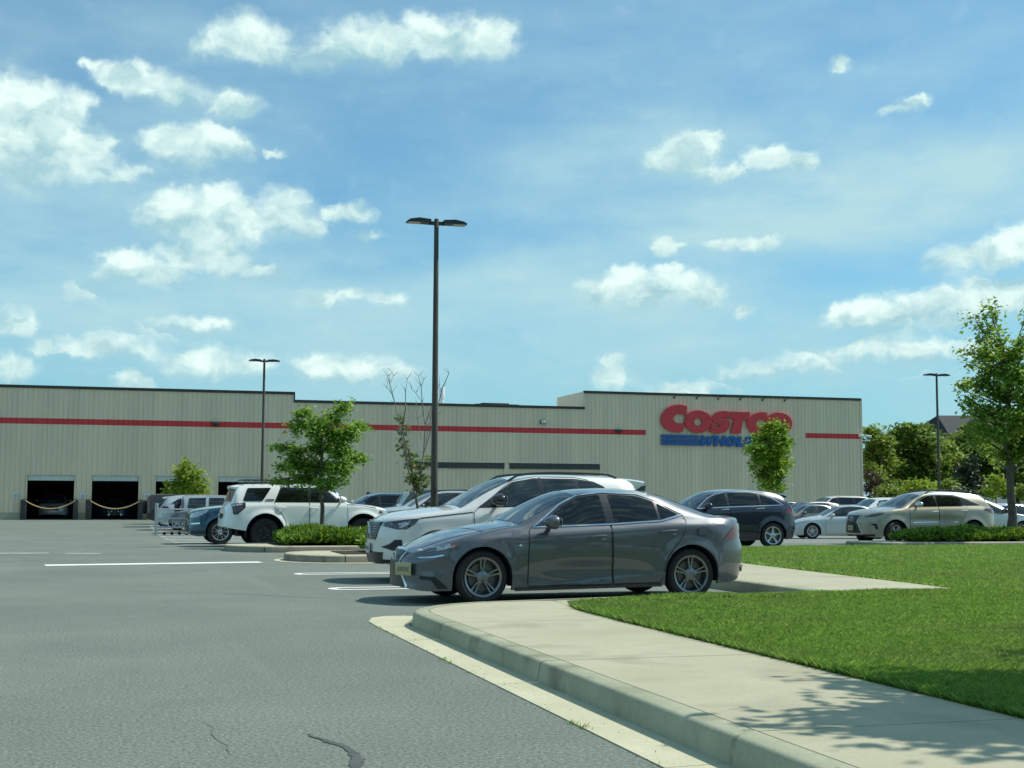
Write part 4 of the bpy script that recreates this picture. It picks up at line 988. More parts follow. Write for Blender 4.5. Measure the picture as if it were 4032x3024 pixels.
for p in polys:
    mbg.prism(p, -.02, .012)
for i in range(0, len(mbg.v)):
    x, y, z = mbg.v[i]
    if z > 0 and x < 2.53: mbg.v[i] = (x, y, .007)
tag(mbg.build('gutter', M_GUTTER, None, False), kind='structure')
# pavement slabs (8 mm apart), the inner line of the kerb is .184 in from its face
wk = MB()
def slab(p, z=.155): wk.prism(p, .0, z)
e = .006; x0 = 2.988; x1 = 4.47
for a in np.arange(-9, 12, 3.0): slab([(x0,a+e),(x1,a+e),(x1,a+3-e),(x0,a+3-e)])
slab([(x0,12+e),(x1+.02,12+e),(4.50,13.1),(4.62,13.75),(4.66,14.40-e*2),(4.45,14.398)]+arc2(4.3,13.05,1.312,92,180,8)[1:-1]+[(x0,13.0)])
slab([(4.672,14.39),(4.63,13.75),(4.9,14.02),(5.5,14.22),(6.3,14.32),(6.3,14.75),(5.6,14.672)])
slab([(6.308,14.32),(8.36,14.44),(8.36,15.0),(7.96,14.954),(6.308,14.758)])
slab([(8.368,14.44),(10.26,14.5),(10.36,15.2),(10.44,16.2),(8.548,16.2),(8.548,15.5),(8.368,15.1)])
for a in np.arange(16.2, 26, 2.6): slab([(8.548,a+e*2),(10.44+(a-16.2)*.065,a+e*2),(10.44+(a+2.6-16.2)*.065,a+2.6),(8.548,a+2.6)])
tag(wk.build('sidewalk', M_CONC, None, False), kind='structure')
LAWN = [(4.478,-9),(4.478,12.0),(4.51,13.1),(4.64,13.72),(4.91,14.0),(5.5,14.2),(6.3,14.3),(8.36,14.42),(10.27,14.48),(10.37,15.2),(10.45,16.2),(10.84,22),(11.1,26.6),(11.3,30.3),(70,30.3),(70,-9)]
mbl = MB(); mbl.prism(LAWN, -.02, .150)
tag(mbl.build('lawn', M_SOIL, None, False), kind='structure')

# ---- painted lines, cracks
sheet('stop_line', strip([(-1.35,27.45),(2.80,28.0)], .50), M_LINE, .005)
sheet('worn_stop_line', strip([(-7.5,34.7),(-1.6,34.0)], .42)+strip([(-1.2,33.75),(-.4,33.55)], .35), M_LINEW, .005)
def hairpin(s0, t, s1, w=.125, half=.22):
    L = [(s1, t+half)]+[(s0+half, t+half)]+[(s0+half+half*math.cos(a), t+half*math.sin(a)) for a in np.linspace(PI/2, 1.5*PI, 9)[1:-1]]+[(s0+half, t-half), (s1, t-half)]
    return strip(L, w, .8)
for t_, s0 in ((19.28,2.94),(23.3,2.95)):
    sheet('stall_line', hairpin(s0, t_, 8.2), M_LINE, .005)
for t_, s0 in ((41.2,1.75),(43.9,1.7),(46.6,1.65),(49.3,1.6),(52.,1.6),(54.7,1.6),(57.4,1.55),(60.1,1.5),(62.8,1.5),(65.5,1.5),(68.2,1.5),(71,1.5)):
    sheet('stall_line', hairpin(s0, t_, 7.5, .13, .2), M_LINE, .005)
for t_ in (41,44,47,50,53,56):
    sheet('stall_line', hairpin(21.5, t_, 33, .12), M_LINE, .005)
q_ = [(1.00,7.40),(1.02,7.31),(1.08,7.125),(1.134,6.973),(1.154,6.81),(1.148,6.61),(1.105,6.433),(1.09,6.3)]; w_ = [.004,.018,.03,.045,.034,.05,.062,.07,.05]
g2_ = np.random.default_rng(12); pp_ = []
for u_, v_ in zip(q_, q_[1:]):
    for k_ in range(6): pp_.append((u_[0]+(v_[0]-u_[0])*k_/6+g2_.normal(0,.006), u_[1]+(v_[1]-u_[1])*k_/6))
sheet('crack_seal', strip(pp_, [float(np.interp(i_/40, np.linspace(0,1,9), w_))*g2_.uniform(.6,1.25) for i_ in range(41)], .02), M_TAR, .004)
def crack(pts, w, m=M_TARF):
    q = []
    for a, b in zip(pts, pts[1:]):
        n = max(2, int(math.dist(a, b)/.35))
        for i in range(n): q.append((a[0]+(b[0]-a[0])*i/n+rng.normal(0,.018), a[1]+(b[1]-a[1])*i/n+rng.normal(0,.018)))
    q.append(pts[-1])
    return strip(q, [w*.5, w, w*.7, w*1.1, w*.4], .5), m
for pts, w, m in (([(-.6,19.5),(.45,19.25),(.97,19.0),(1.57,18.57),(2.3,17.8),(3.01,16.95)], .022, M_TARF), ([(.53,7.94),(.536,7.53),(.548,7.16),(.56,6.9)], .007, M_TARF), ([(-16,28.5),(-9,28.9),(-2,29.4),(2.9,29.4)], .05, M_TARF),
        ([(-8.5,55),(-6.8,53.3),(-6.2,51.2),(-5.2,50.5)], .12, M_TAR), ([(-4,45),(-2.6,44.4)], .08, M_TAR), ([(-12,60),(-9.5,58.3)], .09, M_TARF), ([(-1.5,39),(0.5,38.2)], .06, M_TAR), ([(-3.4,33.2),(-1.2,32.4),(0,32.2)], .05, M_TARF)):
    p, m = crack(pts, w, m); sheet('crack', p, m, .004)

# ---- the raised planting islands
def island(nose_s, t0, t1, s1, label, soil_in=.42, apron=True):
    r = (t1-t0)/2; c = (nose_s+r*.8, (t0+t1)/2)
    P = [(s1, t0)]+[(c[0]-(.8*r)*math.sin(a), c[1]-r*math.cos(a)) for a in np.linspace(0, PI, 15)]+[(s1, t1)]
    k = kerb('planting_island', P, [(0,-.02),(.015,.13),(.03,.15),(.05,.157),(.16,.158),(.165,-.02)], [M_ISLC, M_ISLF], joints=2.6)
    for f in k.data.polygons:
        if abs(f.normal.z) < .4: f.material_index = 1  # upright faces take the darker colour with shade painted in
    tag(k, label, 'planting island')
    inner = offset_path(P, -.168)
    mb = MB(); nn = len(inner)
    def at(z): return [(x, y, gz(x, y)+z) for x, y in inner]
    mb.add(at(.154), [tuple(range(nn))[::-1]])
    o = obj('paving', mb.mesh(False), M_ISLC, k)
    bed = offset_path(P, -(.168+soil_in)); q = [(x, y) for x, y in bed if x > nose_s+1.1]
    mb = MB(); mb.add([(x, y, gz(x, y)+.165) for x, y in q], [tuple(range(len(q)))[::-1]]); obj('mulch_bed', mb.mesh(False), M_MULCH, k)
    if apron:
        mb = MB(); A = offset_path(P, .004); B = offset_path(P, .20)
        for i in range(nn-1): mb.add([(x, y, gz(x, y)+z) for (x, y), z in ((A[i],.012),(A[i+1],.012),(B[i+1],.006),(B[i],.006))], [(0,1,2,3)])
        obj('gutter_apron', mb.mesh(True), M_GUTTER, k)
    return k
island(3.34, 27.15, 30.2, 12.2, 'rounded concrete island with wide pale gutter, in front of the low green juniper')
island(2.55, 33.3, 36.6, 8.6, 'weathered concrete island kerb behind the nearer rounded one, ahead of the white off-roader', apron=False)
island(20.4, 33.7, 36.0, 31, 'concrete island with pointed end in front of the beige crossover', apron=False)

# grit and weeds in the joint between asphalt and gutter, litter on the asphalt
g_ = np.random.default_rng(31); n = 420; gs = np.concatenate([g_.normal(2.48, .03, n//2), g_.uniform(2.53, 2.80, n//2)]); gt = g_.uniform(4.5, 14.0, n); V = []
for a_, b_ in zip(gs, gt):
    r_ = g_.uniform(.002, .006); c_ = np.array([a_, b_, .012+r_*.5]); d_ = g_.normal(size=(4, 3)); d_ /= np.linalg.norm(d_, axis=1)[:, None]; q_ = c_+d_*r_
    V += [q_[0], q_[1], q_[2], q_[0], q_[1], q_[3], q_[0], q_[2], q_[3], q_[1], q_[2], q_[3]]
o = obj('gravel', npmesh(np.array(V), 3), pbr('gutter_grit', (.24,.235,.18), rough=.9, var=.5, scale=60)); tag(o, 'fine grit and crumbs collected along the gutter', 'grit', kind='stuff')
M_PAPER = pbr('paper_scrap', (.78,.78,.74), rough=.8, var=.1, scale=30)
for (a_, b_), r_, lab in (((-3.9, 40.5), .14, 'white paper scrap lying on the asphalt far ahead'), ((-1.62, 9.85), .045, 'tiny pale scrap lying on the open asphalt at the left')):
    bm = bmesh.new(); bmesh.ops.create_icosphere(bm, subdivisions=2, radius=r_)
    for v in bm.verts: v.co = Vector((v.co.x*1.3, v.co.y, v.co.z*.35))*(1+.5*mnoise.noise(v.co*40))
    m_ = MB(); m_.bm(bm, Matrix.Translation((a_, b_, gz(a_, b_)+r_*.3))); tag(m_.build('litter', M_PAPER), lab, 'litter')
# ------------------------------------------------------------------ the warehouse
WT = 89.3                                        # the plane of its front wall
M_WALL = pbr('beige_metal_wall', (.73,.615,.44), rough=.55, var=.085, scale=1.1, detail=6, stretch=(1,1,.10))
M_STRIPE = pbr('red_painted_metal', (.62,.036,.040), rough=.5, var=.08, scale=.8)
M_COPING = pbr('dark_bronze_coping', (.035,.033,.028), rough=.5, var=.15, scale=2)
M_PLINTH = ramp_mat('concrete_plinth', (.40,.37,.27), (.52,.48,.36), 1.2, fleck=(.1, 20.), c2=((.30,.24,.16), .8, .52, .8))
M_ROLL = pbr('rolled_up_shutter', (.60,.64,.60), rough=.45, var=.06, scale=4)
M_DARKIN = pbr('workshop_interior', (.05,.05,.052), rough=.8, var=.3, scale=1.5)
M_STEEL = pbr('dark_steel_guard', (.045,.045,.047), rough=.45, metal=.4, var=.25, scale=6)
M_LOUV = pbr('dark_louvre', (.06,.068,.068), rough=.5, var=.2, scale=5)
M_ROOF = pbr('roof_membrane', (.45,.45,.42), rough=.8, var=.1, scale=.5)
M_RED = pbr('red_sign_letter', (.64,.036,.044), rough=.42, var=.06, scale=2)
M_BLUE = pbr('blue_sign_letter', (.008,.095,.33), rough=.42, var=.06, scale=2)
M_CHAIN = pbr('yellow_chain', (.50,.36,.16), rough=.6, var=.2, scale=20)
M_WHITE = pbr('white_enamel', (.70,.72,.72), rough=.4, var=.06, scale=8)
M_GREYP = pbr('sign_print_grey', (.22,.24,.27), rough=.6, var=.1, scale=8)
M_DKGREY = pbr('dark_grey_metal', (.03,.032,.035), rough=.5, metal=.3, var=.2, scale=8)
M_LENS = pbr('lamp_lens', (.58,.62,.62), rough=.2, coat=.5, var=.2, scale=20)
bld = thing('warehouse', 'long beige metal warehouse with a red stripe, stepped parapet and open bays', 'building', (23, WT, 0))
OX, OY = 23, WT
PER = .305
def corr(mb, s0, s1, z0, z1, y=0., top=None):
    """ribbed sheet between s0..s1, z0..z1 (top(s) overrides z1)"""
    k0 = math.floor(s0/PER); pts = [(s0, 0)]
    for k in range(k0, math.ceil(s1/PER)+1):
        b = k*PER; d = .024 if k % 3 == 0 else .013
        for u, h in ((0, 0), (.014, d), (.046, d), (.062, 0), (.066, -.02), (.078, -.02), (.082, 0)):
            if s0+.002 < b+u < s1-.002: pts.append((b+u, h))
    pts.append((s1, 0))
    vs = []; fs = []
    for s, h in pts:
        vs += [(s-OX, y-h, z0), (s-OX, y-h, z1)]
    for i in range(len(pts)-1): fs.append((2*i, 2*i+2, 2*i+3, 2*i+1))
    mb.add(vs, fs)
DOORS = [(-5.6,-2.8),(-1.74,1.11),(2.17,5.02),(6.09,8.95)]
BAYS = [(18.7,25.43),(25.76,32.42)]
WL, WR = -40.0, 53.2
ZSTEP = [(WL,10.9,8.42),(10.9,31.25,7.90),(31.25,WR,9.04)]
w = MB()
for a, b, z in ZSTEP: corr(w, a, b, 6.37, z)
corr(w, WL, 18.7, 2.80, 6.0); corr(w, 18.7, 32.42, 3.90, 6.0); corr(w, 32.42, WR, 2.8, 6.0)
corr(w, 35.9, 48.58, 6.0, 6.37)
prev = WL
for a, b in DOORS: corr(w, prev, a, .43, 2.8); prev = b
corr(w, prev, 18.7, .43, 2.8); corr(w, 25.43, 25.76, .43, 3.9); corr(w, 32.42, WR, .43, 2.8)
w.build('wall', M_WALL, bld, False)
for lo, hi, nm in (((WR-OX, .0, -.2), (WR-OX+.1, 60, 9.03), 'side_wall'), ((WR-OX-.05, -.045, 0), (WR-OX+.11, .1, 9.04), 'corner_trim'), ((WL-OX-.1, 0, -.2), (WL-OX, 60, 8.4), 'side_wall'), ((31.25-OX-.06, -.03, 7.9), (31.25-OX, 6, 9.0), 'parapet_return'), ((10.9-OX, -.03, 7.9), (10.9-OX+.06, 6, 8.38), 'parapet_return')):
    sw = MB(); sw.box(lo, hi); sw.build(nm, M_WALL, bld, False)

st = MB(); corr(st, WL, 35.9, 6.0, 6.37, -.004); st.build('stripe', M_STRIPE, bld, False)
st = MB(); corr(st, 48.58, WR+.09, 6.0, 6.37, -.006); st.build('stripe', M_STRIPE, bld, False)
pl = MB(); prev = WL
for a, b in DOORS+[(WR+.1, 0)]:
    pl.box((prev+.004-OX, -.05, -.4), (a-.004-OX, .03, .43)); pl.box((prev+.004-OX, -.07, .41), (a-.004-OX, -.01, .45)); prev = b
pl.build('plinth', M_PLINTH, bld, False)
cp = MB()
for a, b, z in ZSTEP: cp.box((a-OX-.03, -.07, z-.16), (b-OX+.03, .2, z+.02))
cp.box((10.87-OX, -.06, 7.9), (10.96-OX, .2, 8.40)); cp.build('coping', M_COPING, bld, False)
rf = MB(); rf.box((WL-OX, .2, 7.4), (WR-OX, 60, 7.5)); rf.box((WL-OX, 59.9, -.2), (WR-OX, 60, 7.4)); rf.build('roof', M_ROOF, bld, False)
for a, b in DOORS:
    h = MB(); h.box((a+.02-OX, .06, 2.46), (b-.02-OX, .16, 2.79))
    for k in range(3): h.box((a+.02-OX, .045, 2.47+k*.105), (b-.02-OX, .07, 2.555+k*.105))
    h.build('roller_shutter', M_ROLL, bld, False)
    f = MB(); f.box((a-.06-OX, -.06, .0), (a-OX, .2, 2.86)); f.box((b-OX, -.06, .0), (b+.06-OX, .2, 2.86)); f.box((a-OX, -.06, 2.80), (b-OX, .2, 2.86)); f.build('door_frame', M_WALL, bld, False)
for a, b in BAYS:
    f = MB(); f.box((a-OX, .02, 3.50), (b-OX, .12, 3.90))
    for k in range(4): f.box((a-OX, -.02, 3.51+k*.095), (b-OX, .03, 3.565+k*.095))
    f.build('louvre', M_LOUV, bld, False)
    f = MB(); corr(f, a+.03, b-.03, -.3, 3.50, .09); f.box((a-OX, .0, -.3), (a+.03-OX, .12, 3.5)); f.box((b-.03-OX, .0, -.3), (b-OX, .12, 3.5))
    f.build('overhead_door', M_WALL, bld, False)
    f = MB(); f.box((a-.05-OX, -.05, 3.90), (b+.05-OX, .02, 3.98)); f.build('lintel', M_WALL, bld, False)
# workshop behind the open doors
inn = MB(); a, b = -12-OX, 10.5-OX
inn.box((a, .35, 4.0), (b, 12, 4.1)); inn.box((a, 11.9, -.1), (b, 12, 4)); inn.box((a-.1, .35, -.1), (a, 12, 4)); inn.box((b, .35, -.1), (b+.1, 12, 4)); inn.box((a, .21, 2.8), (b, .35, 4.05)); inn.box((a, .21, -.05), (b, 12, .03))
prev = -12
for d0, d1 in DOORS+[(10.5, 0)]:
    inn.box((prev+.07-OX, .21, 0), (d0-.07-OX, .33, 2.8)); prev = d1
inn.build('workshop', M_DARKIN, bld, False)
for s, z, ww in ((-5.0,1.5,.5),(-4.2,1.6,.45),(-3.3,1.45,.6),(-.9,1.3,.5),(.5,1.6,.4)):
    m = MB()
    for k in range(3): m.box((s-ww/2-OX, 10.2, .3+k*.62), (s+ww/2-OX, 10.9, .34+k*.62))
    for e in (-1, 1): m.box((s+e*ww/2-.02-OX, 10.2, 0), (s+e*ww/2+.02-OX, 10.9, 2.1))
    for k in range(3): m.lathe([(.001,-.1),(.30,-.1),(.30,.1),(.001,.1)], 14, 'y', Matrix.Translation((s-OX, 10.5, .64+k*.62)))
    m.build('tyre_rack', M_TYRE, bld)
# guards and chains at the bays: things of their own
for i, (a, b) in enumerate(DOORS):
    for j, (p, q) in enumerate(((a-.33, a+.02), (b-.02, b+.28))):
        m = MB(); m.bbox((p, WT-.42, -.02), (q, WT-.08, 1.27), .02); m.bbox((p+.03, WT-.47, 1.12), (p+.13, WT-.42, 1.22), .02)
        o = m.build('door_guard', M_STEEL)
        tag(o, 'dark steel guard on the %s side of the %s open bay' % (('left', 'right')[j], ('leftmost', 'second', 'third', 'fourth')[i]), 'door guard', 'steel guards beside the open bays')
    if i < 3:
        pts = []; n = 20
        for k in range(n+1):
            f = k/n; x = a-.05+(b-a+.16)*f; pts.append((x, WT-.46, 1.20-.50*(1-(2*f-1)**2)))
        m = MB(); m.tube(pts, .030, 6)
        for k in range(0, n*2):
            f = (k+.5)/(n*2); x = a-.05+(b-a+.16)*f; m.tube([(x-.03, WT-.46, 1.20-.50*(1-(2*f-1)**2)), (x+.03, WT-.46, 1.20-.50*(1-(2*f-1)**2))], .04, 5)
        tag(m.build('barrier_chain', M_CHAIN), 'sagging yellow chain across the %s open bay' % ('leftmost', 'second', 'third')[i], 'chain', 'chains across the open bays')
for i, s in enumerate((-6.27, -2.24, 1.62)):
    m = MB(); m.bbox((s-.17, WT-.075, 1.33), (s+.17, WT-.05, 1.67), .006)
    o = m.build('wall_sign', M_WHITE)
    tag(o, 'small white notice on the wall, %s' % ('left of the leftmost open bay', 'between the leftmost and second open bays', 'right of the second open bay')[i], 'sign', 'white notices beside the bays')
    p = MB()
    p.tube([(s-.07, WT-.079, 1.43), (s+.07, WT-.079, 1.57)], .012, 5); p.tube([(s+.07, WT-.079, 1.43), (s-.07, WT-.079, 1.57)], .012, 5)
    p.tube([(s+.10*math.cos(2*PI*k/14), WT-.079, 1.5+.10*math.sin(2*PI*k/14)) for k in range(15)], .010, 5, cap=False)
    p.build('print', M_GREYP, o)
for i, (s, z) in enumerate(((14.15, 6.74), (28.18, 6.77))):
    m = MB(); m.bbox((s-.2, WT-.22, z-.13), (s+.2, WT-.04, z+.15), .03); o = m.build('wall_lamp', M_DKGREY)
    tag(o, 'small white wall light above the red stripe, %s' % ('behind the leafy maple', 'left of the red and blue lettering')[i], 'wall light', 'white lights on the warehouse wall')
    m = MB(); m.bbox((s-.17, WT-.235, z-.10), (s+.17, WT-.222, z+.12), .006); m.build('lens', M_LENS, o)
for i, (s, z) in enumerate(((5.82, 6.22), (33.79, 6.27), (-16., 6.2))[:2]):
    m = MB(); m.bbox((s-.24, WT-.26, z-.10), (s+.24, WT-.05, z+.10), .03); m.bbox((s-.08, WT-.12, z-.16), (s+.08, WT-.05, z-.1), .01)
    tag(m.build('wall_pack', M_COPING), 'dark lamp housing mounted on the red stripe, %s' % ('left of the lamp post by the bays', 'just left of the red and blue lettering')[i], 'wall light', 'dark fixtures on the red stripe')
m = MB(); m.bbox((52.95, WT-.14, 6.14), (53.35, WT-.05, 6.34), .02); m.tube([(53.2, WT-.1, 6.24), (53.55, WT-.25, 6.22)], .04, 8); o = m.build('security_camera', M_WHITE)
tag(o, 'white security camera at the right-hand corner of the warehouse', 'camera')
m = MB(); m.tube([(53.48, WT-.2, 6.24), (53.85, WT-.42, 6.16)], [.085, .10], 10); m.build('camera_body', M_WHITE, o)
for i, s in enumerate((38.2, 39.95, 41.65, 43.4, 45.2, 47.0)):
    m = MB(); m.tube([(s-.12, WT-.05, 8.74), (s-.1, WT-.5, 8.84), (s-.08, WT-1.15, 8.86)], .022, 6); m.bbox((s-.17, WT-.08, 8.66), (s-.07, WT-.04, 8.82), .01)
    o = m.build('sign_light', M_DKGREY)
    tag(o, '%s of six dark gooseneck lamps above the red and blue lettering, counted from the left' % ('first', 'second', 'third', 'fourth', 'fifth', 'sixth')[i], 'sign light', 'gooseneck lamps over the lettering')
    m = MB(); m.bbox((s-.22, WT-1.42, 8.79), (s+.12, WT-1.10, 8.89), .03); m.build('lamp_head', M_DKGREY, o)
# ---- lettering
RED = {'C1': [[(39.016, 8.135), (38.683, 8.211), (38.335, 8.233), (37.8, 8.131), (37.345, 7.848), (37.093, 7.496), (36.995, 7.124), (37.061, 6.779), (37.32, 6.488), (37.786, 6.289), (38.293, 6.238), (38.684, 6.305), (38.785, 6.932), (38.592, 6.868), (38.351, 6.849), (38.069, 6.947), (37.91, 7.167), (38.008, 7.417), (38.33, 7.597), (38.678, 7.565), (38.929, 7.431)]], 'O1': [[(40.939, 7.059), (40.917, 6.9), (40.855, 6.746), (40.756, 6.603), (40.624, 6.478), (40.463, 6.374), (40.279, 6.296), (40.081, 6.246), (39.876, 6.227), (39.671, 6.239), (39.475, 6.281), (39.294, 6.353), (39.136, 6.451), (39.007, 6.571), (38.911, 6.709), (38.853, 6.86), (38.834, 7.017), (38.856, 7.175), (38.917, 7.329), (39.015, 7.471), (39.146, 7.596), (39.306, 7.701), (39.488, 7.78), (39.686, 7.83), (39.891, 7.851), (40.097, 7.839), (40.294, 7.798), (40.476, 7.726), (40.635, 7.628), (40.765, 7.508), (40.862, 7.369), (40.92, 7.217)], [(40.224, 7.015), (40.206, 6.922), (40.157, 6.838), (40.081, 6.77), (39.986, 6.726), (39.881, 6.709), (39.776, 6.722), (39.681, 6.763), (39.607, 6.827), (39.559, 6.909), (39.544, 7.001), (39.561, 7.094), (39.61, 7.178), (39.686, 7.246), (39.781, 7.29), (39.886, 7.307), (39.991, 7.295), (40.086, 7.254), (40.16, 7.189), (40.208, 7.107)]], 'S': [[(42.534, 7.789), (42.174, 7.846), (41.737, 7.846), (41.299, 7.712), (41.025, 7.456), (40.957, 7.229), (41.048, 7.046), (41.345, 6.922), (41.605, 6.792), (41.588, 6.687), (41.424, 6.679), (41.208, 6.784), (40.992, 6.895), (40.758, 6.342), (41.121, 6.234), (41.61, 6.217), (42.047, 6.35), (42.324, 6.655), (42.393, 6.932), (42.303, 7.156), (42.031, 7.276), (41.813, 7.332), (41.786, 7.396), (41.95, 7.425), (42.343, 7.308)]], 'T': [[(42.573, 7.8), (43.988, 7.81), (43.881, 7.223), (43.44, 7.235), (43.207, 6.245), (42.456, 6.257), (42.726, 7.3), (42.387, 7.324)]], 'C2': [[(45.364, 7.8), (45.097, 7.83), (44.819, 7.829), (44.318, 7.676), (43.899, 7.365), (43.746, 7.009), (43.78, 6.708), (44.024, 6.385), (44.464, 6.217), (44.852, 6.193), (45.13, 6.248), (45.261, 6.826), (45.081, 6.722), (44.859, 6.688), (44.61, 6.749), (44.452, 6.972), (44.533, 7.166), (44.812, 7.293), (45.089, 7.278), (45.283, 7.221)]], 'O2': [[(47.379, 7.024), (47.356, 6.861), (47.292, 6.704), (47.189, 6.558), (47.053, 6.429), (46.888, 6.323), (46.701, 6.242), (46.498, 6.192), (46.288, 6.172), (46.079, 6.185), (45.879, 6.228), (45.695, 6.302), (45.534, 6.402), (45.403, 6.525), (45.306, 6.667), (45.248, 6.821), (45.23, 6.983), (45.252, 7.145), (45.315, 7.302), (45.416, 7.447), (45.551, 7.576), (45.715, 7.683), (45.902, 7.764), (46.104, 7.815), (46.314, 7.836), (46.523, 7.824), (46.725, 7.781), (46.91, 7.708), (47.072, 7.608), (47.204, 7.484), (47.302, 7.342), (47.361, 7.187)], [(46.67, 6.98), (46.652, 6.886), (46.601, 6.8), (46.523, 6.731), (46.426, 6.686), (46.318, 6.669), (46.211, 6.682), (46.115, 6.723), (46.04, 6.789), (45.992, 6.873), (45.976, 6.967), (45.995, 7.061), (46.045, 7.147), (46.123, 7.216), (46.22, 7.261), (46.328, 7.278), (46.435, 7.265), (46.531, 7.224), (46.607, 7.158), (46.655, 7.074)]]}
BARS = [[(37.041, 6.049), (39.955, 6.029), (39.927, 5.875), (37.039, 5.866)], [(37.039, 5.782), (39.99, 5.766), (40.01, 5.593), (37.038, 5.595)], [(37.037, 5.521), (40.042, 5.509), (40.072, 5.32), (37.036, 5.334)]]
BLUE = [[[(40.122, 6.032), (40.366, 6.036), (40.353, 5.574), (40.597, 5.982), (40.775, 5.985), (40.753, 5.58), (41.01, 6.047), (41.233, 6.051), (40.829, 5.322), (40.584, 5.318), (40.597, 5.679), (40.363, 5.315), (40.119, 5.311)]], [[(41.249, 6.02), (41.526, 6.025), (41.467, 5.756), (41.728, 5.76), (41.787, 6.029), (42.066, 6.034), (41.905, 5.307), (41.627, 5.302), (41.685, 5.564), (41.424, 5.56), (41.366, 5.299), (41.089, 5.294)]], [[(42.931, 5.662), (42.937, 5.76), (42.911, 5.851), (42.854, 5.928), (42.771, 5.987), (42.667, 6.023), (42.55, 6.033), (42.427, 6.019), (42.306, 5.979), (42.196, 5.917), (42.105, 5.837), (42.039, 5.745), (42.001, 5.647), (41.995, 5.55), (42.022, 5.459), (42.078, 5.382), (42.161, 5.323), (42.264, 5.287), (42.382, 5.276), (42.505, 5.291), (42.625, 5.33), (42.735, 5.392), (42.827, 5.471), (42.894, 5.564)], [(42.624, 5.657), (42.623, 5.707), (42.598, 5.749), (42.553, 5.777), (42.495, 5.786), (42.432, 5.775), (42.374, 5.745), (42.331, 5.702), (42.308, 5.652), (42.309, 5.602), (42.333, 5.56), (42.378, 5.533), (42.437, 5.524), (42.499, 5.534), (42.557, 5.564), (42.601, 5.607)]], [[(43.029, 6.001), (43.306, 6.006), (43.188, 5.48), (43.527, 5.485), (43.481, 5.281), (42.866, 5.272)]], [[(43.661, 5.994), (44.351, 6.006), (44.308, 5.815), (43.908, 5.809), (43.89, 5.728), (44.235, 5.734), (44.194, 5.551), (43.849, 5.546), (43.831, 5.465), (44.231, 5.471), (44.186, 5.274), (43.497, 5.264)]], [[(45.097, 5.984), (44.707, 6.007), (44.44, 5.915), (44.315, 5.752), (44.36, 5.622), (44.71, 5.525), (44.695, 5.459), (44.58, 5.443), (44.282, 5.475), (44.206, 5.269), (44.573, 5.246), (44.862, 5.337), (45.004, 5.508), (44.963, 5.653), (44.625, 5.743), (44.637, 5.794), (44.739, 5.818), (45.036, 5.778)]], [[(45.444, 5.984), (45.738, 5.989), (45.884, 5.258), (45.571, 5.254), (45.552, 5.371), (45.35, 5.368), (45.278, 5.25), (44.966, 5.245)], [(45.429, 5.515), (45.539, 5.517), (45.528, 5.707)]], [[(46.067, 5.969), (46.349, 5.973), (46.228, 5.443), (46.573, 5.448), (46.526, 5.242), (45.9, 5.233)]], [[(46.711, 5.962), (47.413, 5.973), (47.368, 5.781), (46.961, 5.775), (46.943, 5.694), (47.294, 5.699), (47.251, 5.515), (46.9, 5.509), (46.882, 5.428), (47.289, 5.434), (47.243, 5.235), (46.542, 5.225)]]]
sg = thing('store_sign', 'big slanted red letters over blue stripes and blue lettering on the beige wall', 'sign', (42.2, WT-.1, 6.8))
def letter(contours, th, y, nm, mat):
    cu = bpy.data.curves.new('l', 'CURVE'); cu.dimensions = '2D'; cu.fill_mode = 'BOTH'; cu.extrude = th/2; cu.bevel_depth = .012; cu.bevel_resolution = 1
    for c in contours:
        sp = cu.splines.new('POLY'); sp.points.add(len(c)-1); sp.use_cyclic_u = True
        for p, q in zip(sp.points, c): p.co = (q[0]-42.2, q[1]-6.8, 0, 1)
    o = bpy.data.objects.new('tmp', cu); COL.objects.link(o)
    dg = bpy.context.evaluated_depsgraph_get(); me = bpy.data.meshes.new_from_object(o.evaluated_get(dg)); bpy.data.objects.remove(o)
    me.transform(Matrix.Rotation(R(90), 4, 'X')); me.materials.clear()
    return obj(nm, me, mat, sg, (0, y, 0))
for i, k in enumerate(('C1','O1','S','T','C2','O2')): letter(RED[k], .12, -.06-.003*(i % 2), 'letter', M_RED)
for b in BARS: letter([b], .10, -.05, 'sign_stripe', M_BLUE)
for i, c in enumerate(BLUE): letter(c, .10, -.05-.003*(i % 2), 'letter', M_BLUE)
# ---- on the roof
for i, (s, r0, z0, z1, y) in enumerate(((21.15,.16,7.6,9.25,3.0),(20.75,.13,7.6,8.85,3.4))):
    m = MB(); m.lathe([(.001,z0),(r0*.8,z0),(r0*.8,z1-.75),(r0*1.25,z1-.7),(r0*1.25,z1-.05),(r0*1.1,z1),(.001,z1)], 16, 'z', Matrix.Translation((s+.5, WT+y, 0)))
    tag(m.build('roof_vent', M_WHITE), ('taller', 'shorter')[i]+' white vent pipe on the warehouse roof, right of the tall lamp post', 'vent', 'vent pipes on the roof')
m = MB(); m.bbox((24.9, WT+6, 7.5), (28.3, WT+9, 8.42), .08); m.bbox((25.5, WT+6.4, 8.42), (27.6, WT+8.6, 8.52), .04)
tag(m.build('roof_unit', M_DKGREY), 'low dark air handling unit just showing over the parapet', 'roof unit')
# small yellow painted kerb end by the bays
m = MB(); m.bbox((1.62, 88.0, -.02), (2.05, 88.9, .16), .03); o = m.build('yellow_kerb_block', pbr('yellow_kerb_paint', (.52,.36,.03), rough=.6, var=.15, scale=9)); tag(o, 'short yellow painted kerb block by the warehouse, beside the dark off-roader', 'kerb block')

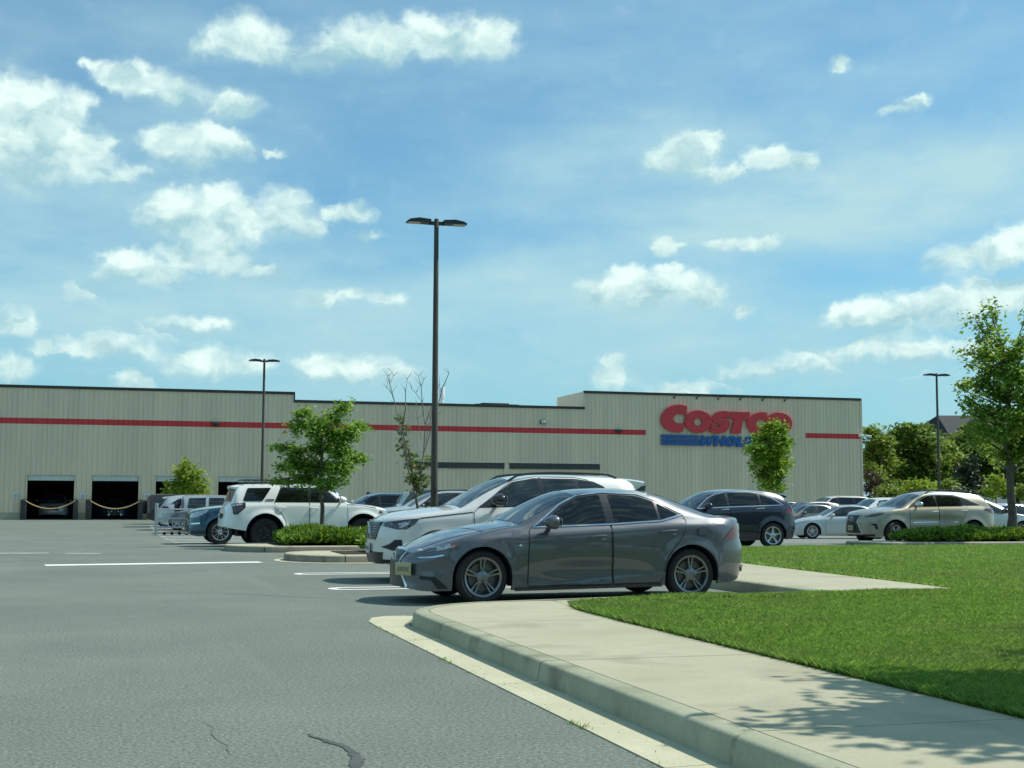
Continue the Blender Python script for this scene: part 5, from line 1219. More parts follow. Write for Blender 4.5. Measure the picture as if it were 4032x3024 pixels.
# ------------------------------------------------------------------ lamp posts
M_POLE = pbr('weathered_brown_pole', (.065,.055,.046), rough=.7, var=.3, scale=3, stretch=(1,1,.3))
M_FIX = pbr('lamp_fixture', (.035,.036,.038), rough=.45, metal=.3, var=.2, scale=9)
M_LED = pbr('lamp_underside', (.40,.38,.32), rough=.3, coat=.4, var=.2, scale=30)
def lamp_post(label, s, t, h, w0, w1):
    z = gz(s, t); root = thing('lamp_post', label, 'lamp post', (s, t, z), 0, 'twin-headed lamp posts of the car park')
    m = MB(); m.lathe([(.001,-.1),(.28,-.1),(.28,.68),(.25,.72),(.001,.72)], 20, 'z'); m.build('footing', M_ISLC, root)
    m = MB(); m.lathe([(w0/2+.06,.72),(w0/2+.06,.76),(w0/2,.80),(w0/2,1.0),(w1/2,h-.02),(w1/2*.9,h),(.001,h)], 14, 'z')
    m.bbox((-.05,-w0/2-.012,1.55),(.05,-w0/2+.03,1.78),.008); m.lathe([(w0/2+.006,1.18),(w0/2+.006,1.21)], 14, 'z')
    m.build('pole', M_POLE, root)
    for e in (-1, 1):
        q = MB(); q.bbox((min(e*.04,e*.24), -.045, h-.19), (max(e*.04,e*.24), .045, h-.08), .012); q.build('arm', M_FIX, root)
        q = MB(); x0, x1 = .20, .92
        prof = [(x0,h-.05),(x0+.36,h-.02),(x1-.1,h-.065),(x1,h-.12),(x1,h-.145),(x0,h-.155)]
        vs = []; fs = []; ys = (-.19, .19); n = len(prof)
        for y in ys: vs += [(e*a, y*(1 if a < x1-.02 else .93), b) for a, b in prof]
        fs = [tuple(range(n)), tuple(range(2*n-1, n-1, -1))]+[(i, (i+1) % n, n+(i+1) % n, n+i) for i in range(n)]
        q.add(vs, fs); hd = q.build('lamp_head', M_FIX, root, True, 25)
        q = MB(); q.box((min(e*(x0+.30),e*(x1-.05)), -.16, h-.162), (max(e*(x0+.30),e*(x1-.05)), .16, h-.150)); q.build('lens', M_LED, hd, False)
    return root
lamp_post('tall brown lamp post with two flat heads standing in the middle of the car park', 8.95, 39.05, 9.79, .215, .14)
lamp_post('slim dark lamp post in front of the open bays, left of the maple', 8.03, 80.56, 9.67, .19, .13)
lamp_post('dark lamp post in front of the far trees, behind the beige crossover', 50.81, 75.84, 9.70, .19, .13)
# ------------------------------------------------------------------ vegetation
CF, CH, CY, CP, CRO = 2900., 1.255, R(16.2), math.atan(253.5/2900), .0035
def at(px, py, d):
    """the point at distance d along the sight line of a place measured in the photograph (2212 wide)"""
    u = (px-1106)/CF; v = (829.5-py)/CF; c, s = math.cos(CRO), math.sin(CRO); u, v = u*c-v*s, u*s+v*c
    y = math.cos(CP)-v*math.sin(CP); z = math.sin(CP)+v*math.cos(CP)
    k = d/y; return Vector(((u*math.cos(CY)+y*math.sin(CY))*k, (-u*math.sin(CY)+y*math.cos(CY))*k, CH+z*k))
M_BARK = pbr('grey_brown_bark', (.10,.085,.065), rough=.9, var=.4, scale=14, stretch=(1,1,.25), bump=.6, bscale=40)
M_TWIG = pbr('pale_bare_twig', (.20,.17,.145), rough=.9, var=.3, scale=20)
L_MAPLE = leafmat('maple_leaves', [(0.084,0.176,0.023),(0.139,0.284,0.036),(0.208,0.384,0.050),(0.323,0.495,0.073)])
L_SPARSE = leafmat('sparse_leaves', [(0.064,0.127,0.029),(0.108,0.186,0.046),(0.154,0.225,0.064),(0.234,0.195,0.100)])
L_LIME = leafmat('lime_leaves', [(0.138,0.235,0.023),(0.206,0.318,0.032),(0.262,0.372,0.037),(0.331,0.427,0.057)], trans=.4)
L_ZELK = leafmat('upright_tree_leaves', [(0.078,0.157,0.019),(0.146,0.275,0.029),(0.263,0.420,0.040),(0.393,0.550,0.056)])
L_BIG = leafmat('big_maple_leaves', [(0.090,0.175,0.025),(0.153,0.278,0.036),(0.241,0.392,0.054),(0.401,0.542,0.099)])
L_WOOD = leafmat('woodland_leaves', [(0.069,0.126,0.025),(0.111,0.193,0.034),(0.159,0.260,0.046),(0.220,0.325,0.061)])
L_WOOD2 = leafmat('woodland_leaves_bright', [(0.097,0.162,0.026),(0.154,0.243,0.034),(0.202,0.298,0.046),(0.270,0.361,0.062)])
L_DARK = leafmat('dark_conifer', [(.012,.028,.014),(.02,.042,.02),(.03,.055,.026)], trans=.15)
L_SPRUCE = leafmat('grey_green_conifer', [(.05,.075,.045),(.075,.105,.062),(.10,.135,.08)], trans=.2)
L_PURPLE = leafmat('purple_leaves', [(.045,.028,.026),(.07,.042,.036),(.10,.065,.05)], trans=.25)
L_JUN = leafmat('juniper_sprays', [(0.046,0.105,0.017),(0.106,0.208,0.024),(0.175,0.307,0.030),(0.270,0.417,0.039)], trans=.25)
L_GRASS = leafmat('grass_blades', [(0.099,0.218,0.031),(0.148,0.301,0.040),(0.206,0.385,0.057),(0.315,0.457,0.110)], trans=.5, patch=((.55,.50,.72,(.20,.25,.09,.55)),(2.6,.52,.75,(.10,.19,.03,.5)),(9.,.60,.80,(.27,.28,.13,.6))))

def leaves(points, size, n_up=.35, aspect=.62, jit=.3, seed=0, droop=0.):
    """one kite-shaped leaf per point"""
    g = np.random.default_rng(seed); P = np.asarray(points, float); n = len(P)
    nrm = g.normal(size=(n, 3)); nrm[:, 2] = np.abs(nrm[:, 2])+n_up*2; nrm /= np.linalg.norm(nrm, axis=1)[:, None]
    a = g.normal(size=(n, 3)); a[:, 2] -= droop; a -= (a*nrm).sum(1)[:, None]*nrm; a /= np.linalg.norm(a, axis=1)[:, None]
    b = np.cross(nrm, a); s = size*(1+jit*g.normal(size=n)).clip(.4, 1.9)
    a *= s[:, None]*.5; b *= (s*aspect*.5)[:, None]; fold = nrm*(s*.10)[:, None]
    V = np.empty((n, 4, 3)); V[:, 0] = P-a; V[:, 1] = P+b-a*.05+fold; V[:, 2] = P+a; V[:, 3] = P-b-a*.05+fold
    return V.reshape(-1, 3)
def lobe_points(lobes, n_per_m3, clump=.16, per=14, seed=1, fill=.55, mn=30):
    """leaf positions: clumps spread through the lobes, more of them near the outside"""
    g = np.random.default_rng(seed); out = []
    for c, r in lobes:
        vol = 4.19*r[0]*r[1]*r[2]; n = max(mn, int(vol*n_per_m3)); k = max(3, n//per)
        d = g.normal(size=(k, 3)); d /= np.linalg.norm(d, axis=1)[:, None]; rad = g.random(k)**fill
        cen = np.asarray(c)+d*rad[:, None]*np.asarray(r)*(1+.16*g.normal(size=k))[:, None]
        pts = np.repeat(cen, per, axis=0); sg = np.asarray([clump, clump, clump*.6])*(.7+.6*g.random(k)).repeat(per)[:, None]
        out.append(pts+g.normal(size=pts.shape)*sg)
    return np.concatenate(out)
def tree(name, label, cat, base, trunk_top, r0, lobes, dens, leaf, lmat, seed, clump=.16, bark=None, limb=.45, group=None, twigs=2, aspect=.62, per=14, split=None, droop=0.):
    g = random.Random(seed); base = Vector(base); root = thing(name, label, cat, base, 0, group)
    T = Vector(trunk_top)-base; m = MB(); n = 7
    sp = split or .55
    pts = [T*(i/n)+Vector((g.uniform(-1, 1), g.uniform(-1, 1), 0))*r0*.5*(1 if 0 < i < n else 0) for i in range(n+1)]
    pts[0] = pts[0]-Vector((0, 0, .08))
    m.tube(pts, [r0*1.45 if i == 0 else r0*(1-.62*i/n) for i in range(n+1)], 9)
    rel = [(Vector(c)-base, r) for c, r in lobes]
    for c, r in rel:
        f = min(.96, max(sp, (c.z-.55*math.hypot(c.x-T.x*.7, c.y-T.y*.7))/max(T.z, .1)))
        a = T*f; mid = a.lerp(c, .5)+Vector((g.uniform(-1, 1)*.06, g.uniform(-1, 1)*.06, .10*(c-a).length*g.uniform(.2, 1)))
        ra = max(.012, r0*limb*(1-.5*f)); q = [a, a.lerp(mid, .5)+Vector((0, 0, .02)), mid, mid.lerp(c, .6), c+Vector((0, 0, r[2]*.35))]
        m.tube(q, [ra, ra*.8, ra*.6, ra*.42, ra*.2], 6)
        for k in range(twigs):
            e = c+Vector((g.uniform(-.8, .8)*r[0], g.uniform(-.8, .8)*r[1], g.uniform(-.5, .85)*r[2])); s0 = mid.lerp(c, g.uniform(.2, .8))
            m.tube([s0, s0.lerp(e, .5)+Vector((0, 0, .03)), e], [ra*.35, ra*.25, ra*.1], 4)
    m.build('trunk', bark or M_BARK, root)
    P = lobe_points([(tuple(c), r) for c, r in rel], dens, clump, per, seed)
    me = npmesh(leaves(P, leaf, seed=seed, aspect=aspect, droop=droop), 4); obj('crown', me, lmat, root)
    return root
def px_lobes(d, L, seed, depth=.9, spread=None):
    """lobes (centre, radii) measured in the photograph at distance d; they get their own depth"""
    g = random.Random(seed); k = d/2900; out = []
    mx = spread if spread is not None else max(q[2] for q in L)*k*1.2
    for x, y, rx, ry in L:
        dd = d+g.uniform(-mx, mx); c = at(x, y, dd); r = (rx*k, max(min(rx, ry*1.4)*k*depth, .12), ry*k); out.append((tuple(c), r))
    return out
# the leafy maple on the island, in front of the white off-roader
d = 36.4; b = at(698, 1150, d); b.z = gz(b.x, b.y)+.16
tree('maple_tree', 'small leafy maple with a thin trunk and wide open crown on the juniper island', 'tree', b, at(691, 905, d), .068,
     px_lobes(d, [(752,872,10,9),(737,886,17,13),(722,905,16,16),(657,894,15,18),(645,922,18,20),(685,928,20,26),(700,905,12,14),(775,921,17,12),(757,935,20,16),(728,945,26,20),(790,926,8,6),(612,966,22,10),(596,968,13,6),(640,975,20,13),(688,968,26,18),(735,975,22,16),(770,990,20,13),(783,996,8,6),(640,1003,30,15),(611,1010,18,10),(688,1012,34,18),(735,1010,26,17),(660,1036,34,13),(615,1038,26,9),(590,1041,12,5),(705,1045,26,13),(736,1040,14,10)], 3), 8000, .108, L_MAPLE, 3, clump=.11, twigs=3, per=9)
# the half-dead tree beside the tall lamp post
d = 41.5; b = at(903, 1150, d); b.z = gz(b.x, b.y)
t2 = tree('half_dead_tree', 'sparse half dead tree with bare twigs, just left of the tall lamp post', 'tree', b, at(898, 1062, d), .075,
     px_lobes(d, [(866,905,7,14),(868,930,7,18),(872,960,9,16),(880,985,12,15),(893,1005,14,14),(912,1008,10,10),(924,995,7,11),(900,1035,22,14),(918,1040,12,14),(885,1040,10,12),(905,1060,14,9)], 5, spread=.35), 3000, .14, L_SPARSE, 5, clump=.10, limb=.5, twigs=2, per=7, split=.75)
m = MB(); g = random.Random(8)
for pts in (((899,1070),(880,1010),(866,930),(853,870),(842,830),(838,812)),((842,830),(850,812)),((853,870),(846,850),(836,838)),((868,930),(876,880),(876,845),(880,818)),((900,1060),(915,980),(918,920),(912,870),(910,835),(904,812)),((912,870),(898,848),(890,842)),((918,920),(932,880),(938,850),(950,832)),((932,880),(940,862)),((918,960),(930,905),(936,870)),((915,980),(940,900),(957,835),(970,806)),((880,1010),(876,960),(862,905)),((910,950),(902,905),(898,880)),((910,835),(915,820))):
    q = [at(x, y, d+g.uniform(-.35, .35))-b for x, y in pts]; n = len(q)
    m.tube(q, [.022*(1-.72*i/n) if len(pts) > 3 else .010*(1-.5*i/n) for i in range(n)], 5)
    for i in range(1, n):
        for _ in range(2):
            e = q[i]+Vector((g.uniform(-.22, .22), g.uniform(-.22, .22), g.uniform(.08, .35))); m.tube([q[i], q[i].lerp(e, .5)+Vector((g.uniform(-.03,.03), 0, 0)), e], [.008, .006, .003], 4)
m.build('bare_branches', M_TWIG, t2)
# the lime green young tree in front of the third bay
d = 73; b = at(407, 1140, d); b.z = gz(b.x, b.y)
tree('lime_tree', 'bright lime green young tree standing before the open bays', 'tree', b, at(406, 1010, d), .07,
     px_lobes(d, [(405,998,11,9),(407,1010,16,12),(393,1024,20,13),(420,1026,20,13),(402,1040,26,13),(378,1046,18,11),(434,1046,16,12),(372,1060,16,9),(400,1060,26,12),(432,1062,20,11),(360,1060,6,6)], 7), 900, .21, L_LIME, 7, clump=.18, twigs=2, per=10)
# the upright tree standing before the lettering
d = 55; b = at(1660, 1180, d); b.z = gz(b.x, b.y)
tree('upright_tree', 'upright green tree hiding the end of the lettering, behind the dark blue crossover', 'tree', b, at(1661, 950, d), .10,
     px_lobes(d, [(1674,917,12,9),(1662,925,18,13),(1684,930,17,15),(1655,945,24,16),(1690,955,17,20),(1634,952,14,9),(1622,970,14,9),(1640,974,22,15),(1672,974,30,20),(1702,978,7,12),(1640,996,20,13),(1672,1004,30,18),(1694,1000,14,14),(1622,1008,8,6),(1655,1026,24,15),(1686,1028,16,14),(1665,1046,22,12),(1645,1050,8,6),(1680,1056,14,9)], 9), 3200, .14, L_ZELK, 9, clump=.14, twigs=2, per=10)
# the big maple at the right-hand edge
d = 41.0; b = at(2184, 1168, d); b.z = .15
B5 = [(2136,664,13,15),(2122,684,11,10),(2148,684,12,17),(2104,688,11,10),(2112,704,12,12),(2140,712,18,17),(2158,738,18,20),(2122,738,16,15),(2102,760,15,12),(2086,762,8,7),(2130,768,26,18),(2186,770,26,24),(2210,750,20,26),(2100,790,14,12),(2150,800,32,22),(2200,815,34,30),(2090,828,16,13),(2074,840,10,8),(2118,832,28,20),(2170,852,40,26),(2230,860,36,34),(2100,868,22,16),(2140,894,38,22),(2200,908,42,28),(2092,892,12,9),(2108,914,24,16),(2150,938,40,20),(2215,952,42,26),(2112,948,24,13),(2132,972,28,13),(2180,980,40,17),(2240,700,26,28),(2262,780,30,34),(2280,860,26,32),(2270,930,28,28),(2250,985,30,14),(2225,665,12,14),(2150,1000,18,9)]
tree('maple_tree', 'large leafy maple at the right-hand edge, growing out of the low juniper', 'tree', b, at(2183, 820, d), .145, px_lobes(d, B5, 11, spread=1.1), 2400, .142, L_BIG, 11, clump=.15, twigs=2, per=12, split=.42)
# woods beyond the car park
WOOD = [
 (116,(1905,1095),[(1885,935,22,18),(1900,960,30,22),(1880,980,22,24),(1912,1000,30,26),(1885,1020,26,20),(1905,1050,30,24)],L_WOOD2,'mid green tree right beside the corner of the warehouse'),
 (122,(1965,1095),[(1962,925,30,13),(1990,930,26,14),(1940,945,26,18),(1972,955,44,22),(2010,962,24,22),(1945,985,36,24),(1995,995,40,26),(1950,1025,40,24),(2005,1030,36,22),(1975,1060,40,22)],L_WOOD,'broad rounded tree left of the far lamp post'),
 (124,(2050,1095),[(2045,975,26,20),(2062,1000,24,24),(2035,1010,30,22),(2055,1035,26,22),(2042,1062,24,18)],L_WOOD2,'tree directly behind the far lamp post, right of the broad rounded one'),
 (128,(2105,1095),[(2092,925,16,12),(2120,935,26,18),(2092,955,30,22),(2130,970,34,24),(2100,995,40,24),(2140,1010,34,24),(2110,1040,40,22)],L_WOOD,'dense tree before the dark roofed house'),
 (126,(2200,1095),[(2180,985,36,26),(2220,970,36,34),(2200,1020,44,28),(2250,1010,36,36),(2190,1055,44,24),(2290,1000,40,44)],L_WOOD,'dense tree behind the trunk of the large maple'),
 (134,(1930,1095),[(1915,965,40,26),(1950,985,44,30),(1900,1005,40,30),(1935,1030,50,30)],L_WOOD,'tall tree further back, between the warehouse corner and the broad rounded tree'),
 (136,(2020,1095),[(2015,955,26,20),(2035,985,40,28),(2010,1015,44,30),(2045,1040,40,28)],L_WOOD,'tree further back, seen left of the far lamp post'),
 (138,(2075,1095),[(2068,960,34,22),(2085,985,44,28),(2070,1020,50,32),(2110,1050,44,26),(2100,945,30,18),(2045,985,30,24)],L_WOOD2,'tree further back, in front of the dark roof'),
 (112,(2095,1095),[(2098,1000,14,12),(2090,1020,22,14),(2104,1035,24,14),(2085,1048,24,12),(2110,1058,24,14),(2092,1070,24,10)],L_DARK,'very dark conifer right of the far lamp post')]
for i, (d, bb, L, lm, lab) in enumerate(WOOD):
    b = at(*bb, d); b.z = 0
    if b.x < 53.9: b.x = 54.2
    tree('woodland_tree', lab, 'tree', b, at(bb[0], 985, d), .22, px_lobes(d, L, 20+i, spread=1.6), 190, .36, lm, 20+i, clump=.32, group='trees beyond the car park', twigs=1, per=11)
for i, (d, bb, L, lm, dens, lab) in enumerate([
  (104,(1985,1090),[(1985,1045,34,14),(1965,1058,30,14),(2005,1058,26,14),(1985,1070,44,14)],L_LIME,240,'yellow green shrub left of the far lamp post'),
  (103,(2050,1090),[(2048,1046,18,16),(2066,1056,20,14),(2050,1068,26,14)],L_WOOD2,240,'green shrub just right of the far lamp post'),
  (100,(2080,1092),[(2076,1062,18,9),(2096,1070,20,9),(2112,1080,18,8),(2080,1080,24,8)],L_SPRUCE,320,'grey green conifer shrub behind the beige crossover'),
  (104,(2152,1090),[(2150,1040,24,14),(2162,1058,26,16),(2138,1062,20,14)],L_LIME,240,'yellow green shrub beside the trunk of the large maple'),
  (110,(1878,1090),[(1880,1026,14,12),(1890,1044,18,12),(1876,1056,14,14),(1892,1070,20,12)],L_PURPLE,240,'purple leaved shrub beside the corner of the warehouse'),
  (106,(1915,1090),[(1912,1058,24,13),(1930,1068,26,12),(1900,1074,24,10)],L_WOOD,240,'dark green shrub right of the purple one'),
  (108,(2220,1092),[(2210,1062,24,18),(2240,1058,26,22)],L_WOOD2,240,'green shrub at the right-hand edge behind the cars')]):
    b = at(*bb, d); b.z = 0
    if b.x < 54: b.x = 54.3
    tree('shrub', lab, 'shrub', b, at(bb[0], bb[1]-25, d), .06, px_lobes(d, L, 40+i, spread=.7), dens, .26, lm, 40+i, clump=.22, group='shrubs along the far edge', twigs=1, per=10, split=.1)
# a young tree outside the picture whose shade falls on the walk
tree('shade_tree', 'tree beside the walk, outside the picture, that shades the pavement and lawn', 'tree', (9.5,6.3,.15), (9.4,6.4,4.2), .12,
     [((10.30,4.60,4.4),(1.0,.9,.8)),((8.80,4.20,3.6),(.9,.8,.7)),((11.10,5.00,5.0),(1.1,.9,.8)),((7.90,4.90,3.2),(.7,.7,.5)),((11.70,6.10,4.0),(1.1,.9,.8)),((7.70,6.10,4.6),(.9,.8,.7)),((8.40,4.50,4.8),(.9,.9,.7)),((8.80,5.90,5.4),(.9,.9,.7)),((9.80,6.40,4.9),(1.1,1.0,1.0)),((8.80,6.70,4.0),(1.0,.9,.8)),((10.90,6.10,4.4),(1.2,1.1,1.0)),((10.20,7.50,4.1),(1.1,1.0,.9)),((8.90,5.60,3.8),(1.1,1.0,.8)),((11.20,7.50,3.7),(1.0,.9,.8)),((8.00,6.00,3.3),(.8,.8,.55)),((9.90,6.70,5.9),(.7,.7,.7)),((11.50,8.20,4.6),(1.1,.9,.8)),((12.20,7.00,5.2),(1.2,1.1,.9)),((9.60,4.80,4.6),(1.1,1.0,.9)),((8.50,7.20,4.9),(.7,.6,.5)),((8.20,5.00,4.3),(.8,.8,.6))], 800, .15, L_BIG, 61, clump=.16, per=12)
# low juniper beds
def juniper(label, s0, s1, t0, t1, h, n, seed, zf=.15, grow=None):
    g = np.random.default_rng(seed); root_c = ((s0+s1)/2, (t0+t1)/2); z0 = gz(*root_c)+zf
    k = n//16; a = g.uniform(0, 2*PI, k); u = g.random((k, 2))
    cs = s0+(s1-s0)*u[:, 0]; ct = t0+(t1-t0)*u[:, 1]
    hh = h*(.55+.45*np.array([mnoise.noise(Vector((x*1.1, y*1.1, seed))) for x, y in zip(cs, ct)]))
    edge = np.minimum(np.minimum(cs-s0, s1-cs), np.minimum(ct-t0, t1-ct)); top = hh*np.clip(edge/.28, .3, 1)**.5+.05
    cz = top*g.random(k)**.45
    per = 16; base = np.stack([cs, ct, z0+cz], 1).repeat(per, 0)
    dirs = g.normal(size=(k*per, 3)); dirs[:, 2] = np.abs(dirs[:, 2])*.8+.25; dirs /= np.linalg.norm(dirs, axis=1)[:, None]
    Ls = .10+.12*g.random(k*per); tip = base+dirs*Ls[:, None]; side = np.cross(dirs, g.normal(size=(k*per, 3))); side /= np.linalg.norm(side, axis=1)[:, None]
    w = .022+.018*g.random(k*per); mid = base+dirs*(Ls*.45)[:, None]
    V = np.empty((k*per, 4, 3)); V[:, 0] = base; V[:, 1] = mid+side*w[:, None]; V[:, 2] = tip; V[:, 3] = mid-side*w[:, None]
    V[:, :, 0] -= root_c[0]; V[:, :, 1] -= root_c[1]; V[:, :, 2] -= z0
    root = thing('juniper_hedge', label, 'hedge', (*root_c, z0), 0, 'low juniper beds on the islands')
    obj('foliage', npmesh(V.reshape(-1, 3), 4), L_JUN, root)
    m = MB(); q = random.Random(seed)
    for i in range(40):
        x = q.uniform(s0+.2, s1-.2)-root_c[0]; y = q.uniform(t0+.2, t1-.2)-root_c[1]; e = Vector((x+q.uniform(-.4,.4), y+q.uniform(-.4,.4), h*.5))
        m.tube([(x, y, 0), Vector((x, y, 0)).lerp(e, .5)+Vector((0,0,.05)), e], [.02, .014, .006], 5)
    m.build('stems', M_BARK, root)
juniper('low green juniper bed overhanging the nearer rounded island', 5.2, 11.8, 27.4, 30.0, .46, 60000, 1)
juniper('low green juniper bed at the foot of the maple, before the white off-roader', 4.0, 8.4, 33.55, 36.4, .44, 52000, 2)
juniper('long low juniper bed in front of the beige crossover', 22.1, 31, 33.95, 35.75, .40, 52000, 3)

# ---- grass
def grass(n, region, hgt, wid, seed):
    g = np.random.default_rng(seed); s0, s1, t0, t1 = region
    s = g.uniform(s0, s1, n); t = g.uniform(t0, t1, n)
    poly = np.array(LAWN); inside = np.zeros(n, bool); j = len(poly)-1
    for i in range(len(poly)):
        xi, yi = poly[i]; xj, yj = poly[j]
        c = ((yi > t) != (yj > t)) & (s < (xj-xi)*(t-yi)/(yj-yi+1e-12)+xi); inside ^= c; j = i
    keep = inside & (s < .80*t+3.2); s = s[keep]; t = t[keep]; n = len(s)
    pat = np.array([mnoise.noise(Vector((x*.9, y*.9, 3.)))+.6*mnoise.noise(Vector((x*3.1, y*3.1, 9.))) for x, y in zip(s, t)])
    h = hgt*(.75+.35*pat+.35*g.random(n)).clip(.35, 1.7); a = g.uniform(0, 2*PI, n); lean = (.4+.9*g.random(n))*h
    base = np.stack([s, t, np.full(n, .148)], 1); d = np.stack([np.cos(a), np.sin(a), np.zeros(n)], 1); p = np.stack([-np.sin(a), np.cos(a), np.zeros(n)], 1)
    w = wid*(.7+.6*g.random(n)); V = np.empty((n, 4, 3)); up = np.array([0, 0, 1.])
    V[:, 0] = base-p*(w*.5)[:, None]; V[:, 1] = base+p*(w*.5)[:, None]
    m = base+up*(h*.6)[:, None]+d*(lean*.35)[:, None]; V[:, 2] = base+up*h[:, None]+d*lean[:, None]; V[:, 3] = m-p*(w*.45)[:, None]
    return V.reshape(-1, 3)
gv = np.concatenate([grass(230000, (4.45,10.5,3.0,9.6), .052, .0048, 1), grass(190000, (4.45,14.5,9.4,14.5), .052, .0065, 2), grass(45000, (4.45,4.9,3,14), .066, .0055, 5), grass(22000, (4.7,10.4,13.9,14.6), .075, .006, 6), grass(130000, (10.2,22,14.3,21), .050, .012, 3), grass(130000, (10.6,28,20.8,30.4), .055, .016, 4)])
gw = np.random.default_rng(91); k_ = 9; cx = gw.normal(2.488, .012, k_); cy = gw.uniform(5.5, 14.2, k_); W_ = []
for a_, b_ in zip(cx, cy):
    for _ in range(int(gw.integers(6, 16))):
        p0 = np.array([a_+gw.normal(0,.015), b_+gw.normal(0,.03), .003]); d0 = np.array([gw.normal(0,.5), gw.normal(0,.5), 1.]); h0 = gw.uniform(.012,.032); s0_ = np.array([gw.normal(), gw.normal(), 0])*.003
        W_ += [p0-s0_, p0+s0_, p0+d0*h0, p0+d0*h0*.6-s0_]
o = obj('weeds', npmesh(np.array(W_), 4), L_MAPLE); tag(o, 'small weeds sprouting along the edge of the gutter', 'weeds', kind='stuff')
o = obj('grass', npmesh(gv, 4), L_GRASS); tag(o, 'short mown green grass of the lawn', 'grass', kind='stuff')

# the trees across the road behind the place the picture was taken from
WL_ = [((g_.uniform(-70, 75), g_.uniform(-62, -34), 0),) for g_ in [random.Random(77)] for _ in range(46)]
lob = []; g_ = random.Random(78); m = MB()
for ((x, y, z),) in WL_:
    h = g_.uniform(8, 13); m.tube([(x, y, -.1), (x+.2, y, h*.6)], [.25, .12], 7)
    for k in range(7): lob.append(((x+g_.uniform(-2.2, 2.2), y+g_.uniform(-2, 2), g_.uniform(.15, .92)*h), (g_.uniform(1.6, 2.6), g_.uniform(1.6, 2.6), g_.uniform(1.3, 2.2))))
me = npmesh(leaves(lobe_points(lob, 9, .6, 10, 79), .85, seed=80), 4); o = obj('woods', me, L_WOOD); tag(o, 'wood of tall trees across the road, behind the viewer', 'wood', kind='stuff')
obj('trunks', m.mesh(), M_BARK, o)
# ------------------------------------------------------------------ the parked cars
P_GRAPH = paint('graphite_grey', (.105,.116,.130), metal=.5, rough=.36)
P_SILVW = paint('silver_white', (.70,.71,.67), metal=.15, rough=.36)
P_WHITE = paint('white', (.86,.87,.83), rough=.4)
P_NAVY = paint('navy_blue', (.005,.007,.024), metal=.1, rough=.25)
P_CHAMP = paint('champagne', (.37,.345,.26), metal=.5, rough=.42)
P_BLUE = paint('steel_blue', (.022,.085,.15), metal=.4, rough=.3)
P_SILVER = paint('silver', (.52,.56,.57), metal=.5, rough=.42)
P_BLACK = paint('black', (.012,.012,.014), rough=.3)
P_BROWN = paint('dark_brown', (.035,.022,.016), rough=.4)
P_OLIVE = paint('grey_olive', (.085,.09,.08), rough=.4, metal=.3)
P_DGREEN = paint('dark_green', (.020,.045,.035), metal=.3, rough=.3)
P_GREY = paint('mid_grey', (.17,.18,.18), metal=.5, rough=.35)
def park(spec, pm, label, cat, s, t, deg=0, detail=0, right=False, wrt='nose', z=None, **over):
    """nose at (s,t_centre) facing left (-s), or facing right when right=True; deg turns it"""
    sp = dict(spec); sp.update(over); sp['flip'] = -1 if right else 1
    L = sp['L']; a = R(deg)+(PI if right else 0); d = Vector((math.cos(a), math.sin(a)))
    if wrt == 'nose': c = Vector((s, t))+d*L/2
    elif wrt == 'tail': c = Vector((s, t))-d*L/2
    else: c = Vector((s, t))
    return build_car(sp, pm, label, cat, (c.x, c.y, gz(c.x, c.y) if z is None else z), a, detail)
park(SEDAN, P_GRAPH, 'dark grey saloon with graphite wheels parked closest, beside the pavement', 'car', 3.34, 16.78, 2.6, 2)
park(COMPACT_SUV, P_SILVW, 'silver white compact crossover with black roof rails, behind the dark grey saloon', 'car', 3.80, 21.1, 0.6, 2)
park(LADDER_SUV, P_WHITE, 'white off-roader with black roof basket and big black tyres, behind the leafy maple', 'car', 2.72, 38.8, 4, 2, right=True, wrt='tail')
park(MID_SUV, P_NAVY, 'dark navy crossover with chrome window trim, behind the tail of the grey saloon', 'car', 13.68, 34.85, 0, 2)
park(WEDGE_SUV, P_CHAMP, 'champagne beige crossover with big black grille, behind the low juniper on the right', 'car', 22.1, 37.75, 0, 2)
park(TALL_SUV, P_BLUE, 'steel blue crossover nosing out beside the rear of the white off-roader', 'car', 1.92, 42.05, 1.5, 2)
park(BOXY, P_SILVER, 'boxy silver off-roader with dark lower cladding and tail spare wheel, by the trolleys', 'car', 2.45, 59.9, 0, 1, right=True, wrt='tail')
park(MID_SUV, P_SILVER, 'silver crossover with a white roof spoiler, behind the boxy silver off-roader', 'car', 1.62, 64.4, 0, 1, right=True, wrt='tail')
park(BOXY, P_BROWN, 'dark brown off-roader with a spare wheel, nearest the open bays', 'car', 1.25, 69.3, 0, 1, right=True, wrt='tail')
# seen over the bonnets of the white off-roader and the compact crossover
park(JEEP, P_OLIVE, 'grey off-roader with a black hard top, left of the tall lamp post', 'car', 8.75, 50.3, 0, 1, extra=[black_roof(1.72,4.42), spare_wheel(4.62,.05,1.02,.41)])
park(COMPACT_SUV, P_SILVER, 'silver crossover half hidden behind the tall lamp post', 'car', 7.95, 44.6, 0, 1)
park(SALOON, P_WHITE, 'white saloon between the white off-roader and the grey off-roader', 'car', 7.6, 59.8, 0, 0)
park(TALL_SUV, P_BLUE, 'blue people carrier just showing past the windscreen of the white off-roader', 'car', 7.4, 53.5, 0, 0)
